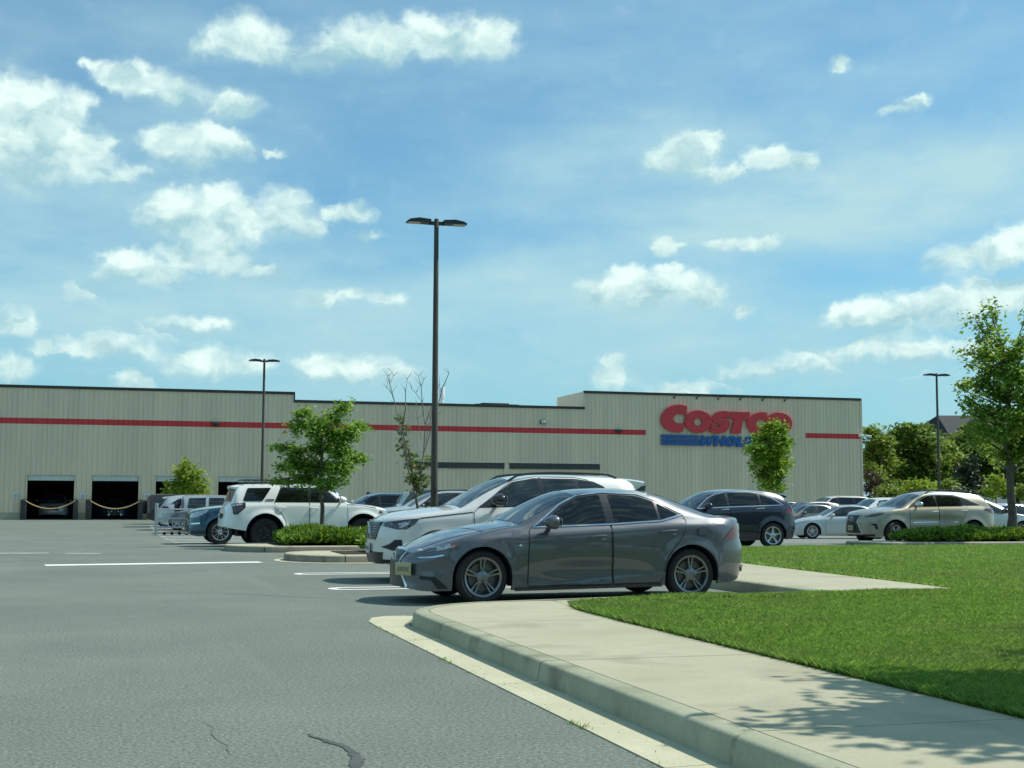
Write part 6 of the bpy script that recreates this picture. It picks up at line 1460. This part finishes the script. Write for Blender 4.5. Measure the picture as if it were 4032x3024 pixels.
# right-hand rows
park(SALOON, P_SILVER, 'silver saloon parked at an angle beyond the navy crossover', 'car', 27.95, 53.3, -14, 1)
park(PICKUP, P_WHITE, 'white pickup truck behind the silver saloon', 'car', 33.3, 59.0, -4, 0)
park(TALL_SUV, paint('cream_white', (.66,.66,.58), rough=.4), 'cream white people carrier with a long roof, behind the white pickup', 'car', 38.6, 72.4, 0, 0)
park(HATCH, P_GREY, 'mid grey hatchback left of the cream white people carrier', 'car', 33.0, 65.0, 0, 0)
park(SALOON, P_DGREEN, 'dark green saloon nearest the warehouse on the right-hand side', 'car', 33.2, 69.0, 0, 0)
park(SALOON, P_OLIVE, 'grey green saloon in front of the dark green one', 'car', 30.9, 61.4, 0, 0)
park(HATCH, P_SILVER, 'small silver hatchback with its bonnet showing behind the tail of the beige crossover', 'car', 31.7, 41.9, 0, 1, right=True)
park(SALOON, P_SILVER, 'pale silver saloon behind the small silver hatchback on the right', 'car', 31.2, 46.4, 0, 0)
park(HATCH, P_SILVW, 'silver white hatchback at the right-hand edge, past the maple trunk', 'car', 32.2, 41.6, 3, 1)
# in the bays
park(MID_SUV, P_SILVER, 'silver car being worked on inside the leftmost open bay', 'car', -4.2, WT+3.0, 90, 0, z=.04)
park(SEDAN, P_BLUE, 'blue car inside the second open bay', 'car', -.3, WT+3.4, 90, 0, z=.04, extra=[], toplines=[])

# ------------------------------------------------------------------ trolleys
M_GALV = pbr('galvanised_tube', (.42,.45,.46), rough=.4, metal=.7, var=.15, scale=20)
cs, ct = 1.45, 56.5; cz = gz(cs, ct)
cr = thing('trolley_corral', 'grey tubular trolley corral beside the boxy silver off-roader', 'trolley corral', (cs, ct, cz))
for dx, dy in ((0,0),(0,1.3),(3.2,0),(3.2,1.3)):
    m = MB(); m.tube([(dx,dy,-.02),(dx,dy,1.24)], .055, 10); m.lathe([(.001,1.24),(.06,1.24),(.05,1.29),(.001,1.30)], 10, 'z', Matrix.Translation((dx,dy,0))); m.lathe([(.13,0),(.13,.02),(.001,.02)], 12, 'z', Matrix.Translation((dx,dy,0))); m.build('post', M_GALV, cr)
for dy in (0, 1.3):
    for z in (.32, .68, 1.05):
        m = MB(); m.tube([(0,dy,z),(3.2,dy,z)], .03, 8); m.build('rail', M_GALV, cr)
def trolley():
    root = thing('shopping_trolley', '', 'trolley', (0,0,0), 0, 'nested trolleys in the corral')
    m = MB(); w0, w1 = .26, .30
    a = [(-.42,-w0,.52),(.48,-w1,.46),(.52,-w1,.98),(-.50,-w0,.90)]
    def wire(p, q, n):
        for i in range(n+1):
            f = i/n; A = Vector(p[0]).lerp(Vector(p[1]), f); B = Vector(q[0]).lerp(Vector(q[1]), f); m.tube([A, B], .006, 4)
    for e in (-1, 1):
        P = [Vector((x, y*e, z)) for x, y, z in a]
        wire((P[0], P[1]), (P[3], P[2]), 12); wire((P[0], P[3]), (P[1], P[2]), 5)
    Q = [Vector(p) for p in a]; S = [Vector((x, -y, z)) for x, y, z in a]
    wire((Q[0], S[0]), (Q[1], S[1]), 7); wire((Q[0], Q[1]), (S[0], S[1]), 8); wire((Q[0], S[0]), (Q[3], S[3]), 7); wire((Q[1], S[1]), (Q[2], S[2]), 7)
    for p, q in ((Q[3], Q[2]), (S[3], S[2]), (Q[3], S[3]), (Q[2], S[2]), (Q[0], Q[1]), (S[0], S[1])): m.tube([p, q], .011, 6)
    m.build('basket', M_GALV, root)
    m = MB()
    for e in (-1, 1): m.tube([(.56,e*.29,1.02),(.50,e*.28,.5),(.44,e*.27,.16),(-.42,e*.22,.14)], .015, 6); m.tube([(.44,e*.27,.16),(.46,e*.27,.07)], .014, 6); m.tube([(-.42,e*.22,.14),(-.42,e*.22,.07)], .014, 6)
    m.tube([(-.42,-.22,.14),(-.42,.22,.14)], .013, 6); m.build('frame', M_GALV, root)
    m = MB(); m.tube([(.57,-.29,1.03),(.57,.29,1.03)], .02, 8); m.build('handle', M_STRIPE, root)
    for x, y in ((.46,-.27),(.46,.27),(-.42,-.22),(-.42,.22)):
        m = MB(); m.lathe([(.001,-.016),(.055,-.016),(.062,-.008),(.062,.008),(.055,.016),(.001,.016)], 14, 'y', Matrix.Translation((x, y, .062))); m.build('wheel', M_TYRE, root)
    return root
tr = trolley()
for i in range(6):
    o = tr if i == 0 else copy_tree(tr)
    o.location = (cs+.75+.30*i, ct+.64, cz+.002*i)
    o['label'] = ['front trolley sticking out of the nested row','second trolley in the nested row, counted from its front','third trolley in the nested row, counted from its front','fourth trolley in the nested row, counted from its front','fifth trolley in the nested row, counted from its front','last trolley at the back of the nested row'][i]

# ------------------------------------------------------------------ a shopper beyond the cars
M_SKIN = pbr('skin', (.42,.25,.17), rough=.55, var=.06, scale=20); M_SHIRT = pbr('white_shirt', (.68,.69,.68), rough=.8, var=.06, scale=12); M_TROUS = pbr('dark_trousers', (.03,.035,.05), rough=.85, var=.2, scale=12); M_HAIR = pbr('dark_hair', (.014,.011,.010), rough=.6, var=.3, scale=40); M_SHOE = pbr('dark_shoe', (.02,.02,.02), rough=.6, var=.2, scale=12)
def skin_chain(name, verts, edges, mat, parent, lev=2):
    me = bpy.data.meshes.new('m'); me.from_pydata([v[:3] for v in verts], edges, []); o = bpy.data.objects.new('tmp', me); COL.objects.link(o)
    md = o.modifiers.new('s', 'SKIN'); sv = me.skin_vertices[0].data
    for i, v in enumerate(verts): sv[i].radius = (v[3], v[4] if len(v) > 4 else v[3]); sv[i].use_root = (i == 0)
    sb = o.modifiers.new('d', 'SUBSURF'); sb.levels = lev; sb.render_levels = lev
    dg = bpy.context.evaluated_depsgraph_get(); r = bpy.data.meshes.new_from_object(o.evaluated_get(dg)); bpy.data.objects.remove(o)
    r.polygons.foreach_set('use_smooth', [True]*len(r.polygons)); return obj(name, r, mat, parent)
def person(label, s, t, rot):
    z = gz(s, t); root = thing('person', label, 'person', (s, t, z), rot)
    V = [(0,0,.95,.13,.10),(0,0,1.12,.125,.09),(0,.01,1.32,.16,.10),(0,.005,1.44,.10,.07),(0,-.01,1.52,.055,.055),(0,-.02,1.60,.07,.085),(0,-.02,1.70,.078,.095),(0,-.015,1.775,.05,.06)]
    E = [(0,1),(1,2),(2,3),(3,4),(4,5),(5,6),(6,7)]
    for e in (-1, 1):
        b = len(V); V += [(e*.20,.0,1.42,.055),(e*.25,.03,1.14,.045),(e*.24,-.10,.92,.034),(e*.235,-.13,.85,.04,.02)]; E += [(3,b),(b,b+1),(b+1,b+2),(b+2,b+3)]
        for k in range(5):
            c = len(V); th = k == 4
            V += [(e*(.235-(.02 if th else 0)), -.13+(-.035+.022*k if not th else -.05), .80 if not th else .83, .010), (e*(.225-(.03 if th else 0)), -.13+(-.04+.024*k if not th else -.075), (.755, .745, .748, .762, .80)[k], .008)]; E += [(b+3,c),(c,c+1)]
        b = len(V); V += [(e*.10,0,.88,.095),(e*.105,-.01+e*.04,.50,.065),(e*.11,.02+e*.09,.10,.042),(e*.115,-.12+e*.09,.045,.04,.03)]; E += [(0,b),(b,b+1),(b+1,b+2),(b+2,b+3)]
    skin_chain('body', V, E, M_SKIN, root)
    skin_chain('shirt', [(0,0,.97,.15,.115),(0,0,1.12,.142,.105),(0,.01,1.32,.178,.116),(0,.005,1.44,.11,.08),(.205,0,1.425,.072),(.235,.015,1.25,.062),(-.205,0,1.425,.072),(-.235,.015,1.25,.062)], [(0,1),(1,2),(2,3),(3,4),(4,5),(3,6),(6,7)], M_SHIRT, root)
    skin_chain('trousers', [(0,0,.98,.145,.112),(.10,0,.86,.108),(.105,.03,.50,.078),(.11,.11,.11,.06),(-.10,0,.86,.108),(-.105,-.05,.50,.078),(-.11,-.07,.11,.06)], [(0,1),(1,2),(2,3),(0,4),(4,5),(5,6)], M_TROUS, root)
    for e in (-1, 1):
        m = MB(); m.bbox((e*.11-.045, -.16+e*.09, 0), (e*.11+.045, .06+e*.09, .085), .03); m.build('shoe', M_SHOE, root)
    bm = bmesh.new(); bmesh.ops.create_uvsphere(bm, u_segments=18, v_segments=12, radius=1)
    for v in bm.verts:
        c = v.co; front = max(0, -c.y)
        v.co = Vector((c.x*.098, c.y*.118+.0, c.z*.10+.02+(front*.05 if c.z < .3 else 0)+(-.05 if c.y > .3 and c.z < 0 else 0)))+Vector((0, -.008, 1.715))
    m = MB(); m.bm(bm); m.build('hair', M_HAIR, root)
    m = MB()
    for e in (-1, 1): m.tube([(e*.032,-.108,1.675),(e*.032,-.116,1.675)], [.013,.006], 8); m.tube([(e*.088,-.01,1.69),(e*.098,0,1.66),(e*.085,0,1.63)], [.012,.016,.010], 6)
    m.tube([(0,-.105,1.69),(0,-.128,1.645),(0,-.108,1.632)], [.008,.014,.010], 6); m.tube([(-.025,-.104,1.60),(.025,-.104,1.60)], .007, 6); m.build('face', M_SKIN, root)
p = at(796, 1075, 60)
person('dark haired person in a white shirt walking behind the parked cars', p.x, p.y, R(150))

# ------------------------------------------------------------------ house behind the trees
b = at(2125, 1090, 150); hz = thing('house', 'large house with a dark hipped roof rising behind the far trees', 'house', (b.x, b.y, 0), R(10))
M_SHING = pbr('dark_shingle', (.026,.032,.033), rough=.85, var=.25, scale=1.5); M_SIDE = pbr('pale_siding', (.40,.41,.38), rough=.7, var=.06, scale=1)
m = MB(); m.box((-4.2,0,0), (12,9,8.0)); m.build('wall', M_SIDE, hz, False)
m = MB(); vs = [(-4.7,-.5,7.9),(12.5,-.5,7.9),(12.5,9.5,7.9),(-4.7,9.5,7.9),(-2.2,4.5,11.2),(12.3,4.5,11.6)]; m.add(vs, [(0,1,5,4),(1,2,5),(2,3,4,5),(3,0,4),(3,2,1,0)]); m.build('roof', M_SHING, hz, False)
for x in (-2.5,0,2.5,5,7.5):
    f = MB(); f.box((x,-.04,5.4), (x+1.1,.02,7.1)); o = f.build('window', M_WHITE, hz, False); f = MB(); f.box((x+.1,-.06,5.5), (x+1.0,-.03,7.0)); f.build('pane', M_GLASS2, o, False)
# ------------------------------------------------------------------ light, sky, camera
SUN_DIR = Vector((.80, .012, 1.02)).normalized()
el = math.asin(SUN_DIR.z); azs = math.atan2(SUN_DIR.x, SUN_DIR.y)
sl = bpy.data.lights.new('sun', 'SUN'); sl.energy = 4.1; sl.angle = R(.53); sl.color = (1.0, .955, .855)
so = bpy.data.objects.new('sun', sl); COL.objects.link(so); so.rotation_euler = SUN_DIR.to_track_quat('Z', 'Y').to_euler()
W = bpy.data.worlds.new('World'); SC.world = W; W.use_nodes = True; T = W.node_tree; N = T.nodes; LK = T.links.new
bg = N['Background']
sky = N.new('ShaderNodeTexSky'); sky.sky_type = 'NISHITA'; sky.sun_disc = False; sky.sun_elevation = el; sky.sun_rotation = azs
sky.air_density = 1.0; sky.dust_density = .6; sky.ozone_density = 1.6
CLOUDS = [(0.1296, 0.3178, 0.0269, 0.0081, 0.8), (0.153, 0.3251, 0.0269, 0.0108, 0.9), (0.1856, 0.3339, 0.0341, 0.0144, 1), (0.2148, 0.3398, 0.0269, 0.0135, 1), (0.2406, 0.3361, 0.0216, 0.0144, 1), (0.2646, 0.3381, 0.0189, 0.0135, 1.0), (0.1134, 0.3215, 0.0144, 0.0081, 0.7), (0.0846, 0.3339, 0.0233, 0.0135, 1), (0.0706, 0.3263, 0.0198, 0.0099, 0.8), (0.0567, 0.3212, 0.0198, 0.0081, 0.7), (0.1009, 0.3208, 0.0162, 0.0081, 0.75), (-0.0014, 0.2976, 0.0198, 0.0108, 0.75), (0.0158, 0.294, 0.0216, 0.0099, 0.75), (0.0331, 0.2887, 0.0198, 0.0108, 0.75), (0.0069, 0.3065, 0.0108, 0.0054, 0.5), (-0.0277, 0.3042, 0.0081, 0.0032, 0.4), (0.0716, 0.2845, 0.0189, 0.0093, 1), (0.0805, 0.2808, 0.0108, 0.0063, 0.8), (0.0306, 0.2548, 0.0216, 0.0117, 0.95), (0.053, 0.2579, 0.0269, 0.0117, 1), (0.0723, 0.2539, 0.0144, 0.009, 0.8), (0.043, 0.242, 0.0233, 0.0099, 0.7), (0.0987, 0.254, 0.009, 0.0032, 0.5), (-0.0817, 0.2752, 0.0233, 0.018, 0.9), (-0.0731, 0.2598, 0.0359, 0.0233, 1), (-0.0839, 0.2456, 0.0269, 0.0216, 1.1), (-0.0564, 0.2448, 0.0377, 0.0198, 1), (-0.0736, 0.2268, 0.0431, 0.0135, 0.9), (-0.0361, 0.278, 0.0108, 0.009, 0.6), (-0.0425, 0.2708, 0.0126, 0.0108, 0.6), (-0.0203, 0.2528, 0.0108, 0.0045, 0.5), (-0.0096, 0.2309, 0.0269, 0.0072, 0.75), (-0.0347, 0.2349, 0.0216, 0.0108, 0.8), (0.0285, 0.2035, 0.0198, 0.0135, 1), (0.0404, 0.2076, 0.0216, 0.0144, 1), (0.068, 0.2107, 0.0198, 0.0153, 1), (0.0804, 0.2026, 0.0216, 0.0126, 1), (0.112, 0.2092, 0.0216, 0.0144, 1), (0.1245, 0.2009, 0.0162, 0.0108, 0.9), (0.0185, 0.1952, 0.0144, 0.0072, 0.7), (0.0545, 0.1962, 0.0323, 0.009, 0.8), (0.0412, 0.1766, 0.0198, 0.0099, 1), (0.0618, 0.1775, 0.0216, 0.0126, 1), (0.0741, 0.171, 0.0162, 0.0108, 0.9), (0.0058, 0.1645, 0.0216, 0.0108, 0.8), (-0.0074, 0.157, 0.018, 0.0081, 0.6), (0.0194, 0.16, 0.0198, 0.009, 0.7), (0.0952, 0.1648, 0.018, 0.0054, 0.8), (-0.0254, 0.1475, 0.0108, 0.0063, 0.5), (0.1565, 0.2107, 0.0198, 0.0054, 0.55), (0.1673, 0.2145, 0.0126, 0.0045, 0.5), (0.1711, 0.197, 0.0126, 0.0045, 0.6), (0.0509, 0.1265, 0.0233, 0.005, 0.7), (0.0306, 0.1223, 0.018, 0.0063, 0.5), (-0.0126, 0.107, 0.0269, 0.009, 0.55), (-0.0748, 0.1214, 0.0126, 0.0072, 0.6), (-0.0667, 0.1175, 0.0072, 0.0045, 0.6), (-0.0534, 0.1054, 0.009, 0.0045, 0.5), (-0.039, 0.1094, 0.0108, 0.0054, 0.5), (0.1458, 0.0953, 0.0198, 0.0081, 0.85), (0.1706, 0.0975, 0.0216, 0.0081, 0.85), (0.1922, 0.0906, 0.0198, 0.0072, 0.7), (0.0584, 0.0987, 0.0233, 0.0081, 0.75), (0.0792, 0.0975, 0.0198, 0.0072, 0.7), (0.0415, 0.0922, 0.0144, 0.0054, 0.5), (0.008, 0.0852, 0.0099, 0.0054, 0.8), (-0.0753, 0.091, 0.0126, 0.0072, 0.65), (0.1432, 0.1485, 0.0162, 0.0045, 0.4), (0.1663, 0.1535, 0.0126, 0.0036, 0.4), (0.1879, 0.1512, 0.0126, 0.0036, 0.4), (0.4008, 0.2519, 0.0162, 0.0108, 1), (0.4153, 0.2567, 0.0198, 0.0144, 1), (0.4297, 0.2657, 0.0126, 0.005, 0.8), (0.3918, 0.2469, 0.0108, 0.0081, 0.8), (0.4206, 0.2444, 0.0126, 0.0108, 0.85), (0.4384, 0.2386, 0.0162, 0.0063, 0.95), (0.4473, 0.2409, 0.0108, 0.0054, 0.9), (0.4758, 0.2493, 0.0162, 0.009, 1), (0.488, 0.2453, 0.018, 0.0086, 1.0), (0.5003, 0.243, 0.009, 0.0081, 0.9), (0.4004, 0.187, 0.0099, 0.0054, 0.8), (0.4396, 0.1879, 0.0126, 0.005, 0.85), (0.4521, 0.1894, 0.0108, 0.0047, 0.85), (0.4697, 0.188, 0.0117, 0.0047, 0.8), (0.3751, 0.1679, 0.0153, 0.0054, 0.6), (0.4003, 0.1729, 0.0108, 0.0036, 0.4), (0.3516, 0.1539, 0.0162, 0.0081, 0.9), (0.3714, 0.1529, 0.0198, 0.009, 0.95), (0.3966, 0.1588, 0.0162, 0.009, 1), (0.4162, 0.1585, 0.0144, 0.0072, 1), (0.4268, 0.1494, 0.0126, 0.0072, 0.95), (0.384, 0.1483, 0.0216, 0.0072, 0.7), (0.4542, 0.1409, 0.0054, 0.0036, 0.5), (0.5663, 0.2779, 0.0126, 0.0036, 0.7), (0.5782, 0.282, 0.0108, 0.004, 0.75), (0.5258, 0.3116, 0.0072, 0.0054, 0.45), (0.607, 0.1693, 0.0198, 0.0081, 0.8), (0.625, 0.1734, 0.0198, 0.0099, 1), (0.6396, 0.1759, 0.0198, 0.0117, 1), (0.6556, 0.1815, 0.0216, 0.0126, 1), (0.5294, 0.1329, 0.0144, 0.0063, 0.8), (0.543, 0.1342, 0.0198, 0.0081, 1), (0.5649, 0.1352, 0.0198, 0.0099, 1), (0.5849, 0.1379, 0.0162, 0.009, 1), (0.6031, 0.1406, 0.018, 0.009, 0.9), (0.6226, 0.1431, 0.0216, 0.0099, 1), (0.6402, 0.1423, 0.0198, 0.0108, 1), (0.558, 0.1251, 0.0323, 0.0072, 0.7), (0.5995, 0.1288, 0.0323, 0.009, 0.7), (0.4509, 0.0906, 0.0144, 0.0063, 0.6), (0.4667, 0.0948, 0.0144, 0.0063, 0.6), (0.4981, 0.1022, 0.0162, 0.0063, 0.6), (0.5152, 0.1019, 0.0108, 0.0054, 0.5), (0.5426, 0.11, 0.0198, 0.0063, 0.6), (0.5644, 0.1094, 0.0198, 0.0072, 0.65), (0.5827, 0.1106, 0.0126, 0.0045, 0.7), (0.5742, 0.1005, 0.0269, 0.0081, 0.5), (0.6121, 0.1096, 0.0216, 0.0072, 0.5), (0.3604, 0.0931, 0.0126, 0.0072, 0.5), (0.3569, 0.1038, 0.0063, 0.0045, 0.4), (0.4068, 0.083, 0.0198, 0.005, 0.8), (0.4209, 0.082, 0.0108, 0.004, 0.7)]
CLUSTERS = [(0.1929, 0.3316, 0.0862, 0.0198), (0.0812, 0.327, 0.0431, 0.0198), (0.0158, 0.2932, 0.0341, 0.0171), (0.0716, 0.2837, 0.0198, 0.0108), (0.0445, 0.2515, 0.0413, 0.018), (-0.0694, 0.247, 0.0593, 0.0485), (-0.0113, 0.2325, 0.0305, 0.0099), (0.0734, 0.204, 0.0718, 0.0224), (0.0637, 0.1715, 0.0413, 0.0207), (0.0058, 0.1628, 0.0359, 0.0144), (0.1636, 0.0938, 0.0503, 0.0135), (0.0654, 0.0972, 0.0413, 0.0135), (0.0509, 0.1265, 0.0269, 0.0072), (-0.0143, 0.1069, 0.0287, 0.0099), (0.4098, 0.2534, 0.0305, 0.0198), (0.4402, 0.2394, 0.0162, 0.0072), (0.4845, 0.2463, 0.0269, 0.0108), (0.4538, 0.1876, 0.0341, 0.0081), (0.384, 0.1536, 0.0521, 0.0162), (0.5731, 0.2799, 0.0198, 0.0072), (0.6299, 0.1731, 0.0485, 0.0189), (0.543, 0.1316, 0.0323, 0.0135), (0.5832, 0.1346, 0.0305, 0.0153), (0.629, 0.1395, 0.0431, 0.0171), (0.472, 0.0974, 0.0323, 0.0108), (0.5626, 0.1068, 0.0359, 0.0117)]
def M(op, a, b=None, c=None, clamp=False):
    n = N.new('ShaderNodeMath'); n.operation = op; n.use_clamp = clamp
    for i, v in enumerate((a, b, c)):
        if v is None: continue
        if isinstance(v, (int, float)): n.inputs[i].default_value = v
        else: LK(v, n.inputs[i])
    return n.outputs[0]
def VM(op, a, b=None):
    n = N.new('ShaderNodeVectorMath'); n.operation = op
    for i, v in enumerate((a, b)):
        if v is None: continue
        if isinstance(v, tuple): n.inputs[i].default_value = v
        else: LK(v, n.inputs[i])
    return n.outputs['Value'] if op in ('LENGTH',) else n.outputs[0]
tc = N.new('ShaderNodeTexCoord'); D = tc.outputs['Generated']
sx = N.new('ShaderNodeSeparateXYZ'); LK(D, sx.inputs[0])
az = M('ARCTAN2', sx.outputs[0], sx.outputs[1]); elv = M('ARCSINE', sx.outputs[2])
cb = N.new('ShaderNodeCombineXYZ'); LK(az, cb.inputs[0]); LK(elv, cb.inputs[1]); P0 = cb.outputs[0]
def noise(vec, sc, det=4, rough=.55, col=False, loc=None, stretch=None):
    if loc or stretch:
        mp = N.new('ShaderNodeMapping'); LK(vec, mp.inputs['Vector'])
        if loc: mp.inputs['Location'].default_value = loc
        if stretch: mp.inputs['Scale'].default_value = stretch
        vec = mp.outputs[0]
    n = N.new('ShaderNodeTexNoise'); n.inputs['Scale'].default_value = sc; n.inputs['Detail'].default_value = det; n.inputs['Roughness'].default_value = rough
    LK(vec, n.inputs['Vector']); return n.outputs['Color'] if col else n.outputs['Fac']
# wind-torn outline: the direction is warped before it is compared with the cloud positions
w1 = VM('MULTIPLY', VM('SUBTRACT', noise(P0, 45, 3, .5, True), (.5,.5,.5)), (.026,.016,0))
w2 = VM('MULTIPLY', VM('SUBTRACT', noise(P0, 150, 4, .55, True), (.5,.5,.5)), (.009,.007,0))
PW = VM('ADD', VM('ADD', P0, w1), w2)
def cloud_field(P):
    acc = None
    for a, e, rx, ry, k in CLOUDS:
        k = .38+.62*k
        if e < .17: rx *= 1.12; ry *= 1.3
        d = VM('LENGTH', VM('MULTIPLY', VM('SUBTRACT', P, (a, e, 0)), (1/(rx*1.62), 1/(ry*1.62), 0)))
        m = M('MULTIPLY_ADD', d, -k, k)
        acc = m if acc is None else M('SMOOTH_MAX', acc, m, .18)
    return acc
F0 = cloud_field(PW)
fine = noise(PW, 40, 5, .50, stretch=(1,1.35,1)); fine2 = noise(PW, 40, 5, .50, loc=(-.10,-.32,0), stretch=(1,1.35,1))
# scattered cumulus over the rest of the dome, outside the part the photograph shows
wide = noise(P0, 7, 7, .6, stretch=(1,2.2,1)); outside = M('MAXIMUM', M('MULTIPLY', M('SUBTRACT', M('ABSOLUTE', M('SUBTRACT', az, .283)), .42), 8, clamp=True), M('MULTIPLY', M('SUBTRACT', elv, .37), 12, clamp=True), clamp=True)
F1 = M('MULTIPLY', M('MULTIPLY', M('SUBTRACT', wide, .53), 7), outside)
F = M('MAXIMUM', F0, F1)
# how high in its own cloud a place lies: +1 crown, -1 belly
num = None; dn = None
for a, e, rx, ry in CLUSTERS:
    q_ = VM('MULTIPLY', VM('SUBTRACT', PW, (a, e, 0)), (1/(rx*1.25), 1/(ry*1.25), 0)); sp_ = N.new('ShaderNodeSeparateXYZ'); LK(q_, sp_.inputs[0])
    wgt = M('SUBTRACT', 1.15, VM('LENGTH', q_), clamp=True); y_ = M('MULTIPLY', wgt, sp_.outputs[1])
    num = y_ if num is None else M('ADD', num, y_); dn = wgt if dn is None else M('ADD', dn, wgt)
hgt = M('DIVIDE', num, M('ADD', dn, .02))
belly = M('MULTIPLY', hgt, -1., clamp=True)
den = M('SUBTRACT', M('ADD', F, M('MULTIPLY', M('SUBTRACT', fine, .5), .95)), M('MULTIPLY', belly, .22))
mr = N.new('ShaderNodeMapRange'); mr.interpolation_type = 'SMOOTHSTEP'; LK(den, mr.inputs['Value']); mr.inputs['From Min'].default_value = -.02
LK(M('MULTIPLY_ADD', belly, .75, .60), mr.inputs['From Max'])
mask = M('MULTIPLY', mr.outputs[0], M('MULTIPLY', M('ADD', F, .10), 2.2, clamp=True))
# thin veils
def veil(a, e, rx, ry, rot, k):
    mp = N.new('ShaderNodeMapping'); mp.vector_type = 'TEXTURE'; LK(P0, mp.inputs['Vector']); mp.inputs['Location'].default_value = (a, e, 0); mp.inputs['Rotation'].default_value = (0, 0, rot); mp.inputs['Scale'].default_value = (rx, ry, 1)
    d = VM('LENGTH', mp.outputs[0]); r = N.new('ShaderNodeMapRange'); r.interpolation_type = 'SMOOTHERSTEP'; LK(d, r.inputs['Value']); r.inputs['From Min'].default_value = 1.; r.inputs['From Max'].default_value = .1; r.inputs['To Max'].default_value = k; return r.outputs[0]
vs_ = None
for a in ((.545,.222,.28,.060,.10,.85),(.335,.181,.19,.020,.16,.55),(.06,.140,.24,.045,.0,.7),(.28,.115,.55,.07,.0,.62),(.36,.255,.17,.05,.1,.42),(.04,.336,.13,.02,-.1,.18),(.60,.315,.12,.02,.15,.16),(.30,.150,.24,.04,.05,.5),(.22,.215,.12,.02,.12,.16)):
    v = veil(*a); vs_ = v if vs_ is None else M('ADD', vs_, M('MULTIPLY', v, M('SUBTRACT', 1., vs_, clamp=True)))
g1 = noise(P0, 4.2, 5, .55, loc=(.37,.21,0), stretch=(1,2.6,1)); gr = N.new('ShaderNodeMapRange'); gr.interpolation_type = 'SMOOTHSTEP'; LK(g1, gr.inputs['Value']); gr.inputs['From Min'].default_value = .36; gr.inputs['From Max'].default_value = .66; gr.inputs['To Max'].default_value = .62
gf = N.new('ShaderNodeMapRange'); gf.interpolation_type = 'SMOOTHSTEP'; LK(elv, gf.inputs['Value']); gf.inputs['From Min'].default_value = .36; gf.inputs['From Max'].default_value = .16; gf.inputs['To Min'].default_value = .25
gv = M('MULTIPLY', gr.outputs[0], gf.outputs[0]); vs_ = M('ADD', vs_, M('MULTIPLY', gv, M('SUBTRACT', 1., vs_, clamp=True)))
hr = N.new('ShaderNodeMapRange'); hr.interpolation_type = 'SMOOTHSTEP'; LK(F, hr.inputs['Value']); hr.inputs['From Min'].default_value = -.9; hr.inputs['From Max'].default_value = .3; hr.inputs['To Max'].default_value = .30
vs_ = M('ADD', vs_, M('MULTIPLY', hr.outputs[0], M('SUBTRACT', 1., vs_, clamp=True)))
streak = noise(P0, 9, 5, .6, stretch=(1,3.2,1)); vs_ = M('MULTIPLY', vs_, M('MULTIPLY_ADD', streak, 1.5, .25), clamp=True)
low = N.new('ShaderNodeMapRange'); low.interpolation_type = 'SMOOTHSTEP'; LK(elv, low.inputs['Value']); low.inputs['From Min'].default_value = .20; low.inputs['From Max'].default_value = .0; low.inputs['To Max'].default_value = .46
def mix(f, a, b, blend='MIX'):
    n = N.new('ShaderNodeMix'); n.data_type = 'RGBA'; n.blend_type = blend
    for s, v in ((n.inputs['Factor'], f), (n.inputs['A'], a), (n.inputs['B'], b)):
        if isinstance(v, (int, float)): s.default_value = v
        elif isinstance(v, tuple): s.default_value = v
        else: LK(v, s)
    return n.outputs['Result']
SKY_K = .115
base = mix(1., sky.outputs[0], (.45, .88, 1.0, 1), 'MULTIPLY')
veilc = (.42/SKY_K, .66/SKY_K, .72/SKY_K, 1)
c1 = mix(vs_, base, veilc); c1 = mix(low.outputs[0], c1, (.24/SKY_K, .53/SKY_K, .65/SKY_K, 1))
# sunlit heads and greyer bellies of the clouds
rel = M('MULTIPLY_ADD', M('SUBTRACT', fine, fine2), 1.9, .42)
lit = M('MULTIPLY_ADD', hgt, .75, rel, clamp=True)
cc = mix(lit, (.36/SKY_K, .59/SKY_K, .64/SKY_K, 1), (.80/SKY_K, .97/SKY_K, .91/SKY_K, 1))
c2 = mix(M('MULTIPLY', mask, .96, clamp=True), c1, cc)
LK(c2, bg.inputs['Color']); bg.inputs['Strength'].default_value = SKY_K
W.cycles.sampling_method = 'MANUAL'; W.cycles.sample_map_resolution = 512
cam = bpy.data.cameras.new('camera'); co = bpy.data.objects.new('camera', cam); COL.objects.link(co); SC.camera = co
cam.sensor_width = 36; cam.lens = 36*2900/2212; cam.clip_start = .1; cam.clip_end = 3000
co.location = (0, 0, 1.255)
fw = Vector((math.sin(CY)*math.cos(CP), math.cos(CY)*math.cos(CP), math.sin(CP))); q = fw.to_track_quat('-Z', 'Y'); co.rotation_euler = (q.to_matrix() @ Matrix.Rotation(CRO, 3, 'Z')).to_euler()
SC.render.engine = 'CYCLES'; SC.cycles.use_denoising = True
SC.cycles.max_bounces = 6; SC.cycles.diffuse_bounces = 3; SC.cycles.glossy_bounces = 3; SC.cycles.transmission_bounces = 3; SC.cycles.transparent_max_bounces = 4
SC.view_settings.view_transform = 'Standard'; SC.view_settings.look = 'None'; SC.view_settings.exposure = .14; SC.view_settings.gamma = 1
